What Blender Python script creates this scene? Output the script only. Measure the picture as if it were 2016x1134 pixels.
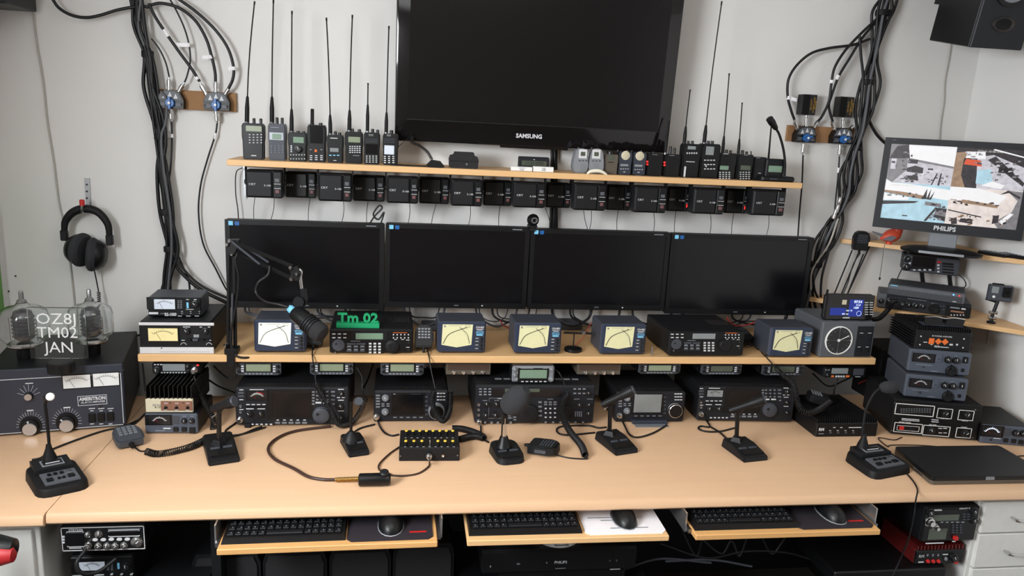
import bpy, bmesh, math, random
from mathutils import Vector, Matrix
random.seed(7)
for o in list(bpy.data.objects): bpy.data.objects.remove(o)
S = bpy.context.scene
COL = S.collection
# ---------------------------------------------------------------- camera
FPX = 1490.0; CX, CY = 1008.0, 567.0
YAW, PIT, ROL = (math.radians(a) for a in (8.57, 12.29, -2.91))
CAM = Vector((0, -2.75, 1.71))
FW = Vector((math.sin(YAW)*math.cos(PIT), math.cos(YAW)*math.cos(PIT), -math.sin(PIT)))
_R = Vector((math.cos(YAW), -math.sin(YAW), 0)); _D = FW.cross(_R)
RT = _R*math.cos(ROL) + _D*math.sin(ROL); DN = -_R*math.sin(ROL) + _D*math.cos(ROL)
cd = bpy.data.cameras.new('camera'); cam = bpy.data.objects.new('camera', cd); COL.objects.link(cam)
cd.sensor_width = 36.0; cd.lens = FPX/2016*36.0; cd.clip_start = .02
cam.matrix_world = Matrix(((RT.x, -DN.x, -FW.x, CAM.x), (RT.y, -DN.y, -FW.y, CAM.y), (RT.z, -DN.z, -FW.z, CAM.z), (0, 0, 0, 1)))
S.camera = cam
# ---------------------------------------------------------------- world, lights, exposure
w = bpy.data.worlds.new('world'); S.world = w; w.use_nodes = True
bg = w.node_tree.nodes['Background']; bg.inputs[0].default_value = (.90, .95, 1.0, 1); bg.inputs[1].default_value = .05
def area(name, loc, tgt, sx, sy, power, col):
    l = bpy.data.lights.new(name, 'AREA'); l.shape = 'RECTANGLE'; l.size = sx; l.size_y = sy; l.energy = power; l.color = col
    o = bpy.data.objects.new(name, l); COL.objects.link(o); o.location = loc
    o.rotation_euler = (Vector(tgt)-Vector(loc)).to_track_quat('-Z', 'Y').to_euler(); return o
area('window_light_left', (-1.31, -2.30, 1.62), (.6, -2.25, 1.25), 1.25, 1.15, 130, (.945, .975, 1))
area('ceiling_lamp_light', (.35, -1.75, 2.44), (.35, -1.6, 0), .9, .5, 8, (1, .90, .78))
S.view_settings.view_transform = 'Standard'; S.view_settings.look = 'None'; S.view_settings.gamma = 1
S.view_settings.use_curve_mapping = False
S.view_settings.exposure = .40
# ---------------------------------------------------------------- pixel <-> world helpers (real depths)
def ray(x, y): return FW + RT*((x-CX)/FPX) + DN*((y-CY)/FPX)
def ay(x, y, Y): d = ray(x, y); return CAM + d*((Y-CAM.y)/d.y)
def az(x, y, Z): d = ray(x, y); return CAM + d*((Z-CAM.z)/d.z)
def proj(p): v = p-CAM; k = FPX/v.dot(FW); return CX+k*v.dot(RT), CY+k*v.dot(DN)
def q(c, x, y): return (x/c[2]+c[0], y/c[2]+c[1]) if c else (x, y)
def height_at(p, py):
    a, b = 0.0, .3
    for _ in range(30):
        fa, fb = proj(p+Vector((0, 0, a)))[1]-py, proj(p+Vector((0, 0, b)))[1]-py
        if abs(fb-fa) < 1e-9: break
        a, b = b, b-fb*(b-a)/(fb-fa)
    return b
A1=(0,0,2.8353);A2=(460,0,3.15);A3=(760,230,5.04);A4=(1100,150,3.78);A5=(1500,0,3.907);A6=(1600,250,3.659);A7=(0,340,2.985);A8=(0,560,3.337)
B1=(250,560,3.335);B2=(430,440,4.052);B3=(600,600,4.3625);B4=(900,600,4.3625);B5=(1180,600,4.362);B6=(1540,560,3.658);B7=(1700,480,4.7247);B8=(1700,680,4.05)
C1=(0,760,3.031);C2=(380,760,5.305);C3=(700,760,4.2);C4=(1140,740,4.8);C5=(360,980,3.733);C6=(880,980,4.032);C7=(1300,960,4.032);C8=(1620,840,3.856)
DZ = .74; SZ = .96; WSZ = 1.552   # desk top, equipment shelf top, wall shelf top
# ---------------------------------------------------------------- materials
def lin(c):
    c = c/255.0
    return c/12.92 if c <= .04045 else ((c+.055)/1.055)**2.4
MATS = {}
def mk(name, rgb, rough=.5, metal=0, emit=0, var=.06, scale=40, bump=0, spec=.5, alpha=1, trans=0, stretch=None):
    m = bpy.data.materials.new(name); m.use_nodes = True; nt = m.node_tree; b = nt.nodes['Principled BSDF']
    c = [lin(v) for v in rgb]
    tc = nt.nodes.new('ShaderNodeTexCoord'); nz = nt.nodes.new('ShaderNodeTexNoise'); nz.inputs['Scale'].default_value = scale; nz.inputs['Detail'].default_value = 4
    mp = nt.nodes.new('ShaderNodeMapping'); nt.links.new(tc.outputs['Object'], mp.inputs[0]); nt.links.new(mp.outputs[0], nz.inputs['Vector'])
    if stretch: mp.inputs['Scale'].default_value = stretch
    mx = nt.nodes.new('ShaderNodeMix'); mx.data_type = 'RGBA'
    mx.inputs['A'].default_value = (*[max(0, v*(1-var)) for v in c], 1); mx.inputs['B'].default_value = (*[min(1, v*(1+var)) for v in c], 1)
    nt.links.new(nz.outputs['Fac'], mx.inputs['Factor']); nt.links.new(mx.outputs['Result'], b.inputs['Base Color'])
    b.inputs['Roughness'].default_value = rough; b.inputs['Metallic'].default_value = metal; b.inputs['Specular IOR Level'].default_value = spec
    if emit: nt.links.new(mx.outputs['Result'], b.inputs['Emission Color']); b.inputs['Emission Strength'].default_value = emit
    if bump:
        bp = nt.nodes.new('ShaderNodeBump'); bp.inputs['Strength'].default_value = bump; bp.inputs['Distance'].default_value = .002
        nt.links.new(nz.outputs['Fac'], bp.inputs['Height']); nt.links.new(bp.outputs[0], b.inputs['Normal'])
    if trans: b.inputs['Transmission Weight'].default_value = trans; b.inputs['IOR'].default_value = 1.45
    if alpha < 1: b.inputs['Alpha'].default_value = alpha
    MATS[name] = m
mk('wall', (222, 221, 219), .9, var=.02, scale=6, bump=.05)
mk('floor', (60, 55, 52), .8); mk('wall_dark', (128, 112, 98), .9)
mk('desk', (220, 182, 146), .36, var=.05, scale=3, stretch=(1, 14, 6), spec=.4)
mk('shelf', (222, 180, 128), .5, var=.08, scale=4, stretch=(1, 16, 10))
mk('pine', (214, 164, 104), .5, var=.22, scale=5, stretch=(.6, 14, 22))
mk('mdf', (150, 112, 76), .8, var=.1)
mk('blk', (21, 22, 25), .5, spec=.3); mk('blk2', (14, 15, 17), .4, spec=.35); mk('face', (26, 28, 34), .5, spec=.35); mk('rub', (14, 14, 16), .6, spec=.3)
mk('knob', (22, 23, 25), .35); mk('dkgrey', (62, 66, 74), .5); mk('grey', (120, 124, 130), .45); mk('mid', (84, 87, 93), .5)
mk('navy', (40, 50, 72), .45); mk('psu', (74, 81, 94), .5); mk('bluegrey', (58, 62, 72), .5); mk('slate', (46, 51, 63), .45)
mk('screen', (13, 13, 16), .22, var=.0, spec=.35); mk('tvscreen', (20, 18, 20), .22, var=.05, scale=2, spec=.3); mk('gloss', (20, 17, 18), .08)
mk('wire', (17, 17, 20), .45, spec=.4); mk('wiregrey', (82, 84, 88), .5); mk('wirelite', (176, 172, 164), .6); mk('brownwire', (58, 38, 32), .4)
mk('redwire', (140, 30, 28), .5)
mk('chrome', (205, 205, 205), .22, 1); mk('steel', (170, 172, 175), .35, 1); mk('alu', (200, 200, 202), .3, .9); mk('gold', (190, 150, 70), .3, 1)
mk('white', (232, 232, 230), .5); mk('cabinet', (216, 216, 212), .5); mk('paper', (238, 236, 240), .6); mk('print', (205, 208, 212), .6); mk('printdim', (130, 134, 142), .6)
mk('lcd', (134, 146, 122), .3); mk('lcdgrey', (132, 138, 140), .25); mk('lcdgreen', (112, 138, 118), .3, emit=.06); mk('lcddark', (78, 86, 74), .3)
mk('meterlit', (218, 216, 172), .4, emit=.05); mk('meterwhite', (234, 238, 224), .4, emit=.18); mk('metercream', (232, 218, 160), .4, emit=.05)
mk('meterblue', (196, 204, 216), .4, emit=.12); mk('meterdark', (26, 24, 26), .3); mk('meterwht', (222, 224, 224), .4, emit=.05)
mk('ink', (40, 36, 34), .6); mk('red', (190, 36, 34), .4); mk('redled', (235, 40, 36), .4, emit=1.2); mk('blueled', (90, 150, 255), .4, emit=2)
mk('orange', (226, 110, 44), .5); mk('ltblue', (120, 190, 225), .5, emit=.1); mk('blue', (26, 92, 160), .4); mk('green', (14, 150, 96), .5)
mk('beige', (206, 198, 172), .5); mk('brown', (132, 92, 74), .5); mk('taupe', (86, 78, 68), .5); mk('maroon', (104, 68, 70), .4); mk('umber', (70, 54, 44), .5); mk('yellow', (240, 206, 70), .4); mk('silver', (150, 154, 160), .35, .4)
mk('bird', (206, 74, 48), .5); mk('birdgrey', (110, 112, 118), .5); mk('foam', (44, 45, 49), .95, bump=.8, scale=300); mk('cream', (228, 224, 206), .5)
mk('redamp', (92, 20, 18), .5); mk('finblk', (18, 18, 20), .5, spec=.3); mk('lcdblue', (20, 40, 130), .3, emit=.35); mk('lcdtext', (215, 230, 255), .4, emit=.9)
mk('weave', (34, 34, 36), .9, bump=.6, scale=500); mk('pad', (34, 28, 36), .75); mk('armred', (170, 40, 44), .4); mk('poster', (96, 150, 70), .6, var=.3, scale=9)
mk('glass', (250, 252, 252), .02, trans=1, var=0, spec=.5); mk('acrylic', (245, 250, 250), .03, trans=1, var=0)
mk('paneglass', (225, 235, 245), .2, emit=.6, var=0); mk('amber', (200, 190, 150), .4); mk('tubegrey', (92, 92, 96), .45, .3); mk('etch', (212, 213, 213), .7); mk('trim', (206, 206, 208), .35)
# ---------------------------------------------------------------- mesh collector
class MB:
    def __init__(s): s.v = []; s.f = []
    def add(s, vs, fs, mt=None):
        n = len(s.v); s.v += [tuple((mt @ Vector(v)) if mt else v) for v in vs]; s.f += [tuple(i+n for i in f) for f in fs]; return s
    def box(s, x0, x1, y0, y1, z0, z1, b=0, mt=None, seg=1):
        if b <= 0:
            return s.add([(x0,y0,z0),(x1,y0,z0),(x1,y1,z0),(x0,y1,z0),(x0,y0,z1),(x1,y0,z1),(x1,y1,z1),(x0,y1,z1)],
                         [(0,3,2,1),(4,5,6,7),(0,1,5,4),(1,2,6,5),(2,3,7,6),(3,0,4,7)], mt)
        bm = bmesh.new(); bmesh.ops.create_cube(bm, size=1)
        for v in bm.verts: v.co = Vector(((x0+x1)/2+v.co.x*(x1-x0), (y0+y1)/2+v.co.y*(y1-y0), (z0+z1)/2+v.co.z*(z1-z0)))
        b = min(b, .45*min(x1-x0, y1-y0, z1-z0))
        bmesh.ops.bevel(bm, geom=bm.edges[:], offset=b, segments=seg, affect='EDGES', profile=.5)
        return s.bm(bm, mt)
    def bm(s, bm, mt=None):
        bm.verts.index_update(); s.add([v.co[:] for v in bm.verts], [[v.index for v in f.verts] for f in bm.faces], mt); bm.free(); return s
    def lathe(s, prof, n=20, mt=None, cap=True):   # prof (r,z) about +z
        vs = []; fs = []
        for r, z in prof:
            for i in range(n): a = 2*math.pi*i/n; vs.append((r*math.cos(a), r*math.sin(a), z))
        for k in range(len(prof)-1):
            for i in range(n): j = (i+1) % n; fs.append((k*n+i, k*n+j, (k+1)*n+j, (k+1)*n+i))
        if cap: fs.append(tuple(range(n-1, -1, -1))); fs.append(tuple(range((len(prof)-1)*n, len(prof)*n)))
        return s.add(vs, fs, mt)
    def prism(s, poly, d0, d1, mt=None):   # poly (x,z) counter-clockwise seen from -y, extruded y d0..d1
        n = len(poly); vs = [(x, d0, z) for x, z in poly]+[(x, d1, z) for x, z in poly]
        fs = [tuple(range(n)), tuple(range(2*n-1, n-1, -1))]+[(i, i+n, (i+1) % n+n, (i+1) % n) for i in range(n)]
        return s.add(vs, fs, mt)
    def cyl(s, p0, p1, r0, r1=None, n=12):
        p0 = Vector(p0); p1 = Vector(p1); d = p1-p0
        mt = Matrix.Translation(p0) @ d.to_track_quat('Z', 'Y').to_matrix().to_4x4()
        return s.lathe([(r0, 0), (r0 if r1 is None else r1, d.length)], n, mt)
    def rev(s, p0, p1, prof, n=16):     # profile of (r, fraction) along p0..p1
        p0 = Vector(p0); p1 = Vector(p1); d = p1-p0; L = d.length
        mt = Matrix.Translation(p0) @ d.to_track_quat('Z', 'Y').to_matrix().to_4x4()
        return s.lathe([(r, t*L) for r, t in prof], n, mt)
    def tube(s, pts, r, n=6):
        pts = [Vector(p) for p in pts]; vs = []; fs = []; m = len(pts)
        t0 = (pts[1]-pts[0]).normalized(); up = t0.orthogonal().normalized()
        for i in range(m):
            t = (pts[min(i+1, m-1)]-pts[max(i-1, 0)])
            t = t.normalized() if t.length > 1e-9 else t0
            up = (up - t*up.dot(t)); up = up.normalized() if up.length > 1e-6 else t.orthogonal().normalized()
            sd = t.cross(up); rr = r[i] if isinstance(r, (list, tuple)) else r
            for k in range(n): a = 2*math.pi*k/n; vs.append(tuple(pts[i]+up*(rr*math.cos(a))+sd*(rr*math.sin(a))))
        for i in range(m-1):
            for k in range(n): j = (k+1) % n; fs.append((i*n+k, i*n+j, (i+1)*n+j, (i+1)*n+k))
        fs.append(tuple(range(n-1, -1, -1))); fs.append(tuple(range((m-1)*n, m*n)))
        return s.add(vs, fs)
    def mesh(s, name, m, ang=35):
        me = bpy.data.meshes.new(name); me.from_pydata(s.v, [], s.f); me.update()
        me.polygons.foreach_set('use_smooth', [True]*len(me.polygons)); me.set_sharp_from_angle(angle=math.radians(ang))
        me.materials.append(MATS[m]); return me
    def obj(s, name, m, parent=None, ang=35, kind=None): return link(name, s.mesh(name, m, ang), parent, kind)
def link(name, me, parent=None, kind=None):
    o = bpy.data.objects.new(name, me); COL.objects.link(o)
    if parent: o.parent = parent
    if kind: o['kind'] = kind
    return o
def tag(o, label, cat, group=None):
    o['label'] = label; o['category'] = cat
    if group: o['group'] = group
    return o
def thing(name, label, cat, loc=(0, 0, 0), rotz=0, group=None):
    o = bpy.data.objects.new(name, None); COL.objects.link(o); o.empty_display_size = .02
    o.location = loc; o.rotation_euler = (0, 0, rotz); return tag(o, label, cat, group)
def copy_tree(o, parent=None):
    c = o.copy(); COL.objects.link(c); c.parent = parent
    for ch in o.children: copy_tree(ch, c)
    return c
def spline(pts, k=8):
    P = [Vector(p) for p in pts]
    if len(P) < 3: return [P[0].lerp(P[1], i/k) for i in range(k+1)]
    P = [2*P[0]-P[1]]+P+[2*P[-1]-P[-2]]; out = []
    for i in range(1, len(P)-2):
        a, b, c, d = P[i-1:i+3]
        for j in range(k):
            t = j/k; out.append(.5*((2*b)+(c-a)*t+(2*a-5*b+4*c-d)*t*t+(3*b-a-3*c+d)*t**3))
    out.append(P[-2]); return out
def helix(pts, R, turns, per=9, k=16):
    P = spline(pts, k); L = [0]
    for a, b in zip(P, P[1:]): L.append(L[-1]+(b-a).length)
    up = (P[1]-P[0]).orthogonal().normalized(); out = []; N = int(turns*per); j = 0
    for i in range(N+1):
        s = L[-1]*i/N
        while j < len(L)-2 and L[j+1] < s: j += 1
        u = (s-L[j])/max(1e-9, L[j+1]-L[j]); p = P[j].lerp(P[j+1], u); t = (P[j+1]-P[j]).normalized()
        up = (up-t*up.dot(t)).normalized(); sd = t.cross(up); a = 2*math.pi*i/per
        out.append(p+up*(R*math.cos(a))+sd*(R*math.sin(a)))
    return out
_TXT = {}
def text(s, size, m, parent, x, y, z, name='lettering', align='CENTER', ext=.0003, rx=90, rz=0, bold=0, sx=1):
    key = (s, size, m, align, ext, bold)
    if key not in _TXT:
        cu = bpy.data.curves.new('lettering', 'FONT'); cu.body = s; cu.size = size; cu.align_x = align; cu.align_y = 'CENTER'; cu.extrude = ext; cu.offset = bold; cu.resolution_u = 2
        ob = bpy.data.objects.new('tmp', cu); me = bpy.data.meshes.new_from_object(ob)
        bpy.data.objects.remove(ob); bpy.data.curves.remove(cu)
        me.materials.clear(); me.materials.append(MATS[m]); _TXT[key] = me
    o = link(name, _TXT[key], parent); o.location = (x, y, z); o.rotation_euler = (math.radians(rx), 0, math.radians(rz)); o.scale.x = sx; return o
_MC = {}
FRONT = Matrix.Rotation(math.radians(90), 4, 'X')    # +z of a lathe -> -y (towards the viewer)
def knob_mesh(r, d, style):
    k = (round(r, 4), round(d, 4), style)
    if k not in _MC:
        b = MB()
        if style == 'jack': b.lathe([(r, 0), (r, d*.5), (r*.7, d*.5), (r*.6, d*.2)], 14, FRONT)
        elif style == 'plug': b.lathe([(r, 0), (r, d*.25), (r*.85, d*.25), (r*.85, d*.6), (r*.6, d*.65), (r*.55, d), (r*.3, d)], 16, FRONT)
        elif style == 'dial': b.lathe([(r*1.04, 0), (r*1.04, d*.2), (r, d*.25), (r*.97, d*.9), (r*.9, d), (r*.3, d*1.0), (r*.2, d*.97)], 36, FRONT)
        else: b.lathe([(r*1.1, 0), (r*1.05, d*.3), (r*.85, d*.35), (r*.8, d*.92), (r*.7, d)], 18, FRONT)
        _MC[k] = b
    return _MC[k]
_KM = {}
def knob(parent, x, z, r, d=None, m='knob', style='knob', name=None, y=0):
    d = d or r*1.1; k = (round(r, 4), round(d, 4), style, m); nm = name or {'jack': 'socket', 'plug': 'mic_plug', 'dial': 'tuning_dial'}.get(style, 'knob')
    if k not in _KM: _KM[k] = knob_mesh(r, d, style).mesh(nm, m)
    o = link(nm, _KM[k], parent); o.location = (x, y, z)
    if style == 'dial':
        b = MB(); b.lathe([(r*.16, 0), (r*.16, .0012), (r*.08, .0004)], 12, FRONT @ Matrix.Translation((r*.45*math.cos(2.6), r*.45*math.sin(2.6)*1, d)))
        b.obj('finger_dimple', 'blk2', o)
    elif style == 'knob' and r > .006:
        MB().box(-r*.08, r*.08, -d-.0006, -d*.85, 0, r*.72).obj('pointer', 'print', o).rotation_euler = (0, random.uniform(-.9, .9), 0)
    return o
# ---------------------------------------------------------------- boxed equipment with a front panel
class Dev:
    def mm(s, c, x, y):      # crop coordinates -> local (x, z) on the front plane
        px = q(c, x, y); p0 = s.inv @ CAM; d = s.inv.to_3x3() @ ray(*px)
        k = -p0.y/d.y; p = p0+d*k; return p.x, p.z
    def sc(s, c): return s.dist/FPX/(c[2] if c else 1)
def dev(name, label, cat, c, bl, br, top, depth, z=DZ, Y=None, zb=None, body='blk', face='face', group=None, fth=.006, bev=.003, W=None, feet=0, tilt=0, fb=None, case='case'):
    A, B = q(c, *bl), q(c, *br)
    if Y is None: a, b = az(*A, z), az(*B, z)
    else: a, b = ay(*A, Y), ay(*B, Y)
    if zb is not None: a.z = b.z = zb
    if Y is not None and zb is None: b.z = a.z
    t = Dev(); t.W = W or (b-a).length
    t.H = height_at(a, q(c, 0, top)[1]) if top > 3 else top
    if Y is not None: t.H = (ay(A[0], q(c, 0, top)[1], Y).z - a.z) if top > 3 else top
    ang = math.atan2(b.y-a.y, b.x-a.x); mid = (a+b)/2
    t.o = thing(name, label, cat, mid, ang, group); t.o.rotation_euler = (math.radians(tilt), 0, ang); t.depth = depth; t.c = c
    t.inv = (Matrix.Translation(mid) @ t.o.rotation_euler.to_matrix().to_4x4()).inverted(); t.dist = (mid-CAM).dot(FW)
    w2 = t.W/2; t.z0 = feet
    if body: MB().box(-w2, w2, fth, depth, feet, t.H, bev).obj(case, body, t.o)
    if face: MB().box(-w2+.0005, w2-.0005, 0, fth+.004, feet+.0005, t.H-.0005, bev if fb is None else fb).obj('front_panel', face, t.o)
    if feet:
        for sx in (-1, 1):
            for yy in (.03, depth-.03): MB().cyl((sx*w2*.8, yy, 0), (sx*w2*.8, yy, feet+.001), .009).obj('foot', 'rub', t.o)
    return t
def F(t, c, feats, y=0):
    k = t.sc(c); o = t.o
    for f in feats:
        a = f[0]
        if a in 'KJPDBMOX' and len(a) == 1: x, z = t.mm(c, f[1], f[2])
        if a == 'K': knob(o, x, z, f[3]*k, (f[5]*k if len(f) > 5 else None), f[4] if len(f) > 4 else 'knob', y=y)
        elif a == 'O': knob(o, x, z, f[3]*k, f[5]*k if len(f) > 5 else f[3]*k*.55, f[4] if len(f) > 4 else 'dkgrey', 'dial', y=y)
        elif a == 'J': knob(o, x, z, f[3]*k, .006, f[4] if len(f) > 4 else 'steel', 'jack', y=y)
        elif a == 'X': knob(o, x, z, f[3]*k, .022, 'chrome', 'plug', y=y)
        elif a in ('D', 'P', 'B'):
            w, h = f[3]*k/2, f[4]*k/2; m = f[5]; th = f[6] if len(f) > 6 else {'D': .0012, 'P': .001, 'B': .003}[a]
            nm = f[7] if len(f) > 7 else {'D': 'display', 'P': 'label_plate', 'B': 'button'}[a]
            MB().box(x-w, x+w, y-th, y+.002, z-h, z+h, min(.0012, h*.4, th*.4)).obj(nm, m, o)
        elif a == 'G':    # grid of tiny buttons, too small to pick apart: x0,y0,x1,y1,nx,ny,w,h,mat
            _, x0, y0, x1, y1, nx, ny, w, h, m = f[:10]; b = MB(); th = f[10] if len(f) > 10 else .0025
            for i in range(nx):
                for j in range(ny):
                    x, z = t.mm(c, x0+(x1-x0)*(i/(nx-1) if nx > 1 else .5), y0+(y1-y0)*(j/(ny-1) if ny > 1 else .5))
                    b.box(x-w*k/2, x+w*k/2, y-th, y+.001, z-h*k/2, z+h*k/2)
            b.obj('legend' if th < .001 else 'small_buttons', m, o, kind='stuff')
        elif a == 'T':
            x, z = t.mm(c, f[1], f[2]); text(f[4], f[3]*k*1.35, f[5] if len(f) > 5 else 'print', o, x, y-.0006, z, bold=f[6] if len(f) > 6 else 0, sx=f[7] if len(f) > 7 else 1)
        elif a == 'R':    # outline frame
            _, x0, y0, x1, y1, lw, m = f; xa, za = t.mm(c, x0, y0); xb, zb = t.mm(c, x1, y1); l = lw*k; b = MB()
            for bb in ((xa, xb, za-l, za), (xa, xb, zb, zb+l), (xa, xa+l, zb, za), (xb-l, xb, zb, za)): b.box(bb[0], bb[1], y-.001, y+.001, bb[2], bb[3])
            b.obj('frame', m, o)
        elif a == 'M': meter(o, x, z, f[3]*k, f[4]*k, f[5], f[6] if len(f) > 6 else 'ink', y)
def arcpts(cx, cz, r, a0, a1, n, y): return [(cx+r*math.cos(math.radians(a0+(a1-a0)*i/n)), y, cz+r*math.sin(math.radians(a0+(a1-a0)*i/n))) for i in range(n+1)]
def meter(o, x, z, w, h, m, ink='ink', y=0, na=118):
    p = MB().box(x-w/2, x+w/2, y-.0016, y+.002, z-h/2, z+h/2).obj('meter', m, o)
    cz, r = (z-h*.75, h*1.02) if ink == 'ink' else (z-h*.42, min(w*.37, h*.72)); hw = min(40 if ink == 'ink' else 62, math.degrees(math.asin(min(.98, w*.42/r))))
    b = MB().tube(arcpts(x, cz, r, 90-hw, 90+hw, 16, y-.0018), .0006 if ink == 'ink' else .0011, 4)
    for i in range(11):
        a = math.radians(90-hw+2*hw*i/10); l = h*(.13 if i % 5 else .2)
        b.tube([(x+r*math.cos(a), y-.0018, cz+r*math.sin(a)), (x+(r+l)*math.cos(a), y-.0018, cz+(r+l)*math.sin(a))], .0005 if ink == 'ink' else .0008, 4)
    b.obj('scale', ink, p)
    a = math.radians(90+hw*.7); MB().tube([(x+.35*r*math.cos(a), y-.0026, max(cz+.35*r*math.sin(a), z-h*.48)), (x+r*1.02*math.cos(a), y-.0026, cz+r*1.02*math.sin(a))], .0004, 4).obj('needle', 'red' if ink != 'ink' else 'ink', p)
    MB().box(x-w/2-.002, x+w/2+.002, y-.0022, y+.002, z-h/2-.002, z-h/2).box(x-w/2-.002, x+w/2+.002, y-.0022, y+.002, z+h/2, z+h/2+.002).box(x-w/2-.002, x-w/2, y-.0022, y+.002, z-h/2, z+h/2).box(x+w/2, x+w/2+.002, y-.0022, y+.002, z-h/2, z+h/2).obj('meter_bezel', 'blk2', o)
def clone(t, label, c, bl, br, z=DZ):
    a, b = az(*q(c, *bl), z), az(*q(c, *br), z); n = copy_tree(t.o); n.location = (a+b)/2; n.rotation_euler = (0, 0, math.atan2(b.y-a.y, b.x-a.x)); n['label'] = label; return n
def struct(name, mb, m, parent=None):
    o = mb.obj(name, m, parent)
    if not parent: o['kind'] = 'structure'
    return o
def cable(label, pts, r=.003, m='wire', name='cable', k=8, group=None):
    return tag(MB().tube(spline(pts, k), r).obj(name, m, ang=80), label, 'cable', group)
def WP(c, pts, Y): return [ay(*q(c, p[0], p[1]), p[2] if len(p) > 2 else Y) for p in pts]
def ZP(c, pts, Z): return [az(*q(c, p[0], p[1]), p[2] if len(p) > 2 else Z) for p in pts]
# ================================================================ the setting
XL, XR = -1.335, 2.176
struct('wall_back', MB().box(XL-.1, XR+.1, 0, .1, 0, 2.55), 'wall')
struct('wall_left', MB().box(XL-.1, XL, -4.4, 0, 0, 2.55), 'wall')
struct('wall_right', MB().box(XR, XR+.1, -4.4, 0, 0, 2.55), 'wall')
struct('wall_front', MB().box(XL-.1, XR+.1, -4.5, -4.4, 0, 2.55), 'wall_dark')
struct('ceiling', MB().box(XL-.1, XR+.1, -4.5, .1, 2.5, 2.6), 'wall')
struct('floor', MB().box(XL-.1, XR+.1, -4.5, .1, -.05, 0), 'floor')
wn = struct('window_1', MB().box(XL-.005, XL+.012, -2.97, -1.63, 1.0, 2.24), 'white')
MB().box(XL+.006, XL+.013, -2.93, -1.67, 1.04, 2.20).obj('pane', 'paneglass', wn)
cl = thing('ceiling_lamp', 'flat square ceiling lamp above the room centre', 'lamp', (.35, -1.75, 2.5)); MB().box(-.46, .46, -.26, .26, -.05, 0, .01).obj('housing', 'white', cl)
# desk: two laminate boards with a seam, rounded nose
def board(name, label, x0, x1, y0, y1, legs):
    b = MB(); r = .014; prof = [(y1, DZ-.03), (y1, DZ), (y0+r, DZ), (y0+r*.4, DZ-r*.2), (y0, DZ-r), (y0, DZ-.024), (y0+.006, DZ-.03)]
    n = len(prof); vs = [(x0, y, z) for y, z in prof]+[(x1, y, z) for y, z in prof]
    b.add(vs, [tuple(range(n)), tuple(range(2*n-1, n-1, -1))]+[(i, i+n, (i+1) % n+n, (i+1) % n) for i in range(n)])
    t = thing(name, label, 'desk', ((x0+x1)/2, y0, 0)); o = b.obj('tabletop', 'desk', t); o.location = -t.location
    for x in legs: MB().box(x-.012-t.location.x, x+.012-t.location.x, .12, y1-y0-.02, 0, DZ-.03).obj('leg_panel', 'blk', t)
    if legs: MB().box(-.825-t.location.x, legs[1]-.012-t.location.x, y1-y0-.015, y1-y0, 0, .52).obj('added_dark_panel', 'blk', t)  # black sheet added to stand in for the deep shade under the desk
    return t
board('desk', 'long beech laminate desk top carrying the row of radios', -.8325, XR-.005, -.962, -.165, (-.475, 1.678))
board('desk_section', 'short beech desk section left of the seam, under the valve amplifier', XL+.004, -.8345, -.972, -.165, ())
tag(MB().box(-.795, 1.672, -.392, -.002, SZ-.024, SZ, .002).obj('equipment_shelf', 'shelf'), 'long beech shelf over the radios, carrying the meters and receivers', 'shelf')
tag(MB().box(-.556, 1.411, -.205, -.002, WSZ-.02, WSZ, .0015).obj('wall_shelf', 'shelf'), 'thin beech wall shelf with handheld radios, below the television', 'shelf')
def tri_shelf(label, z, x0, y1):
    vs = [(x0, -.003), (XR-.003, y1), (XR-.003, -.003)]; b = MB()
    b.add([(x, y, z-.016) for x, y in vs]+[(x, y, z) for x, y in vs], [(2, 1, 0), (3, 4, 5), (0, 1, 4, 3), (1, 2, 5, 4), (2, 0, 3, 5)])
    return tag(b.obj('corner_shelf', 'shelf'), label, 'shelf')
U0 = ay(1655, 470, -.003); tri_shelf('upper corner shelf holding the camera monitor', U0.z, U0.x, -.408)
LZ = 1.10; tri_shelf('lower corner shelf holding the amplifier boxes and action camera', LZ, 1.54, -.556)
for lab, z, pts in (('upper', U0.z, [(1741, 487), (1732, 548)]), ('upper', U0.z, [(1983, 520), (1979, 560)]), ('lower', LZ, [(1945, 647), (1939, 710)])):
    t = thing('shelf_rod', {487: 'thin rod hanging from upper corner shelf, left of the mobile radio', 520: 'thin rod hanging from upper corner shelf above the action camera', 647: 'thin rod hanging from lower corner shelf beside the power supplies'}[pts[0][1]], 'rod', ay(*pts[0], -.2 if pts[0][0] < 1800 else -.3))
    p = t.location; e = ay(*pts[1], p.y)-p
    MB().tube([(0, 0, .012), (e.x, 0, e.z)], .0016, 5).obj('rod', 'steel', t); MB().rev((e.x, 0, e.z+.004), (e.x, 0, e.z-.006), [(.002, 0), (.004, .4), (.002, 1)], 8).obj('knob_end', 'blk', t)
# ================================================================ television
TVX0, TVX1 = -.03, .934
t = thing('television', 'large black flat television mounted on the wall', 'television', ((TVX0+TVX1)/2, -.09, 1.632)); t.rotation_euler = (math.radians(4), 0, 0)
w2 = (TVX1-TVX0)/2
MB().box(-w2, w2, -.02, .035, 0, .60, .008, seg=2).obj('cabinet', 'gloss', t)
MB().box(-w2+.045, w2-.045, -.0215, -.018, .075, .56).obj('screen', 'tvscreen', t)
MB().box(-w2+.04, w2-.04, -.0225, -.019, .0735, .0765).obj('screen_trim', 'blk', t)
MB().box(-w2*.7, w2*.7, .03, .07, .1, .5, .01).obj('back_cover', 'blk', t)
text('SAMSUNG', .02, 'print', t, -.022, -.0208, .037, name='brand_lettering', bold=.0006)
MB().box(-.12, .12, -.016, .02, -.006, .004, .002).obj('lower_lip', 'gloss', t)
MB().box(-.15, .15, .065, .085, .15, .45).obj('wall_bracket', 'steel', t)
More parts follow.
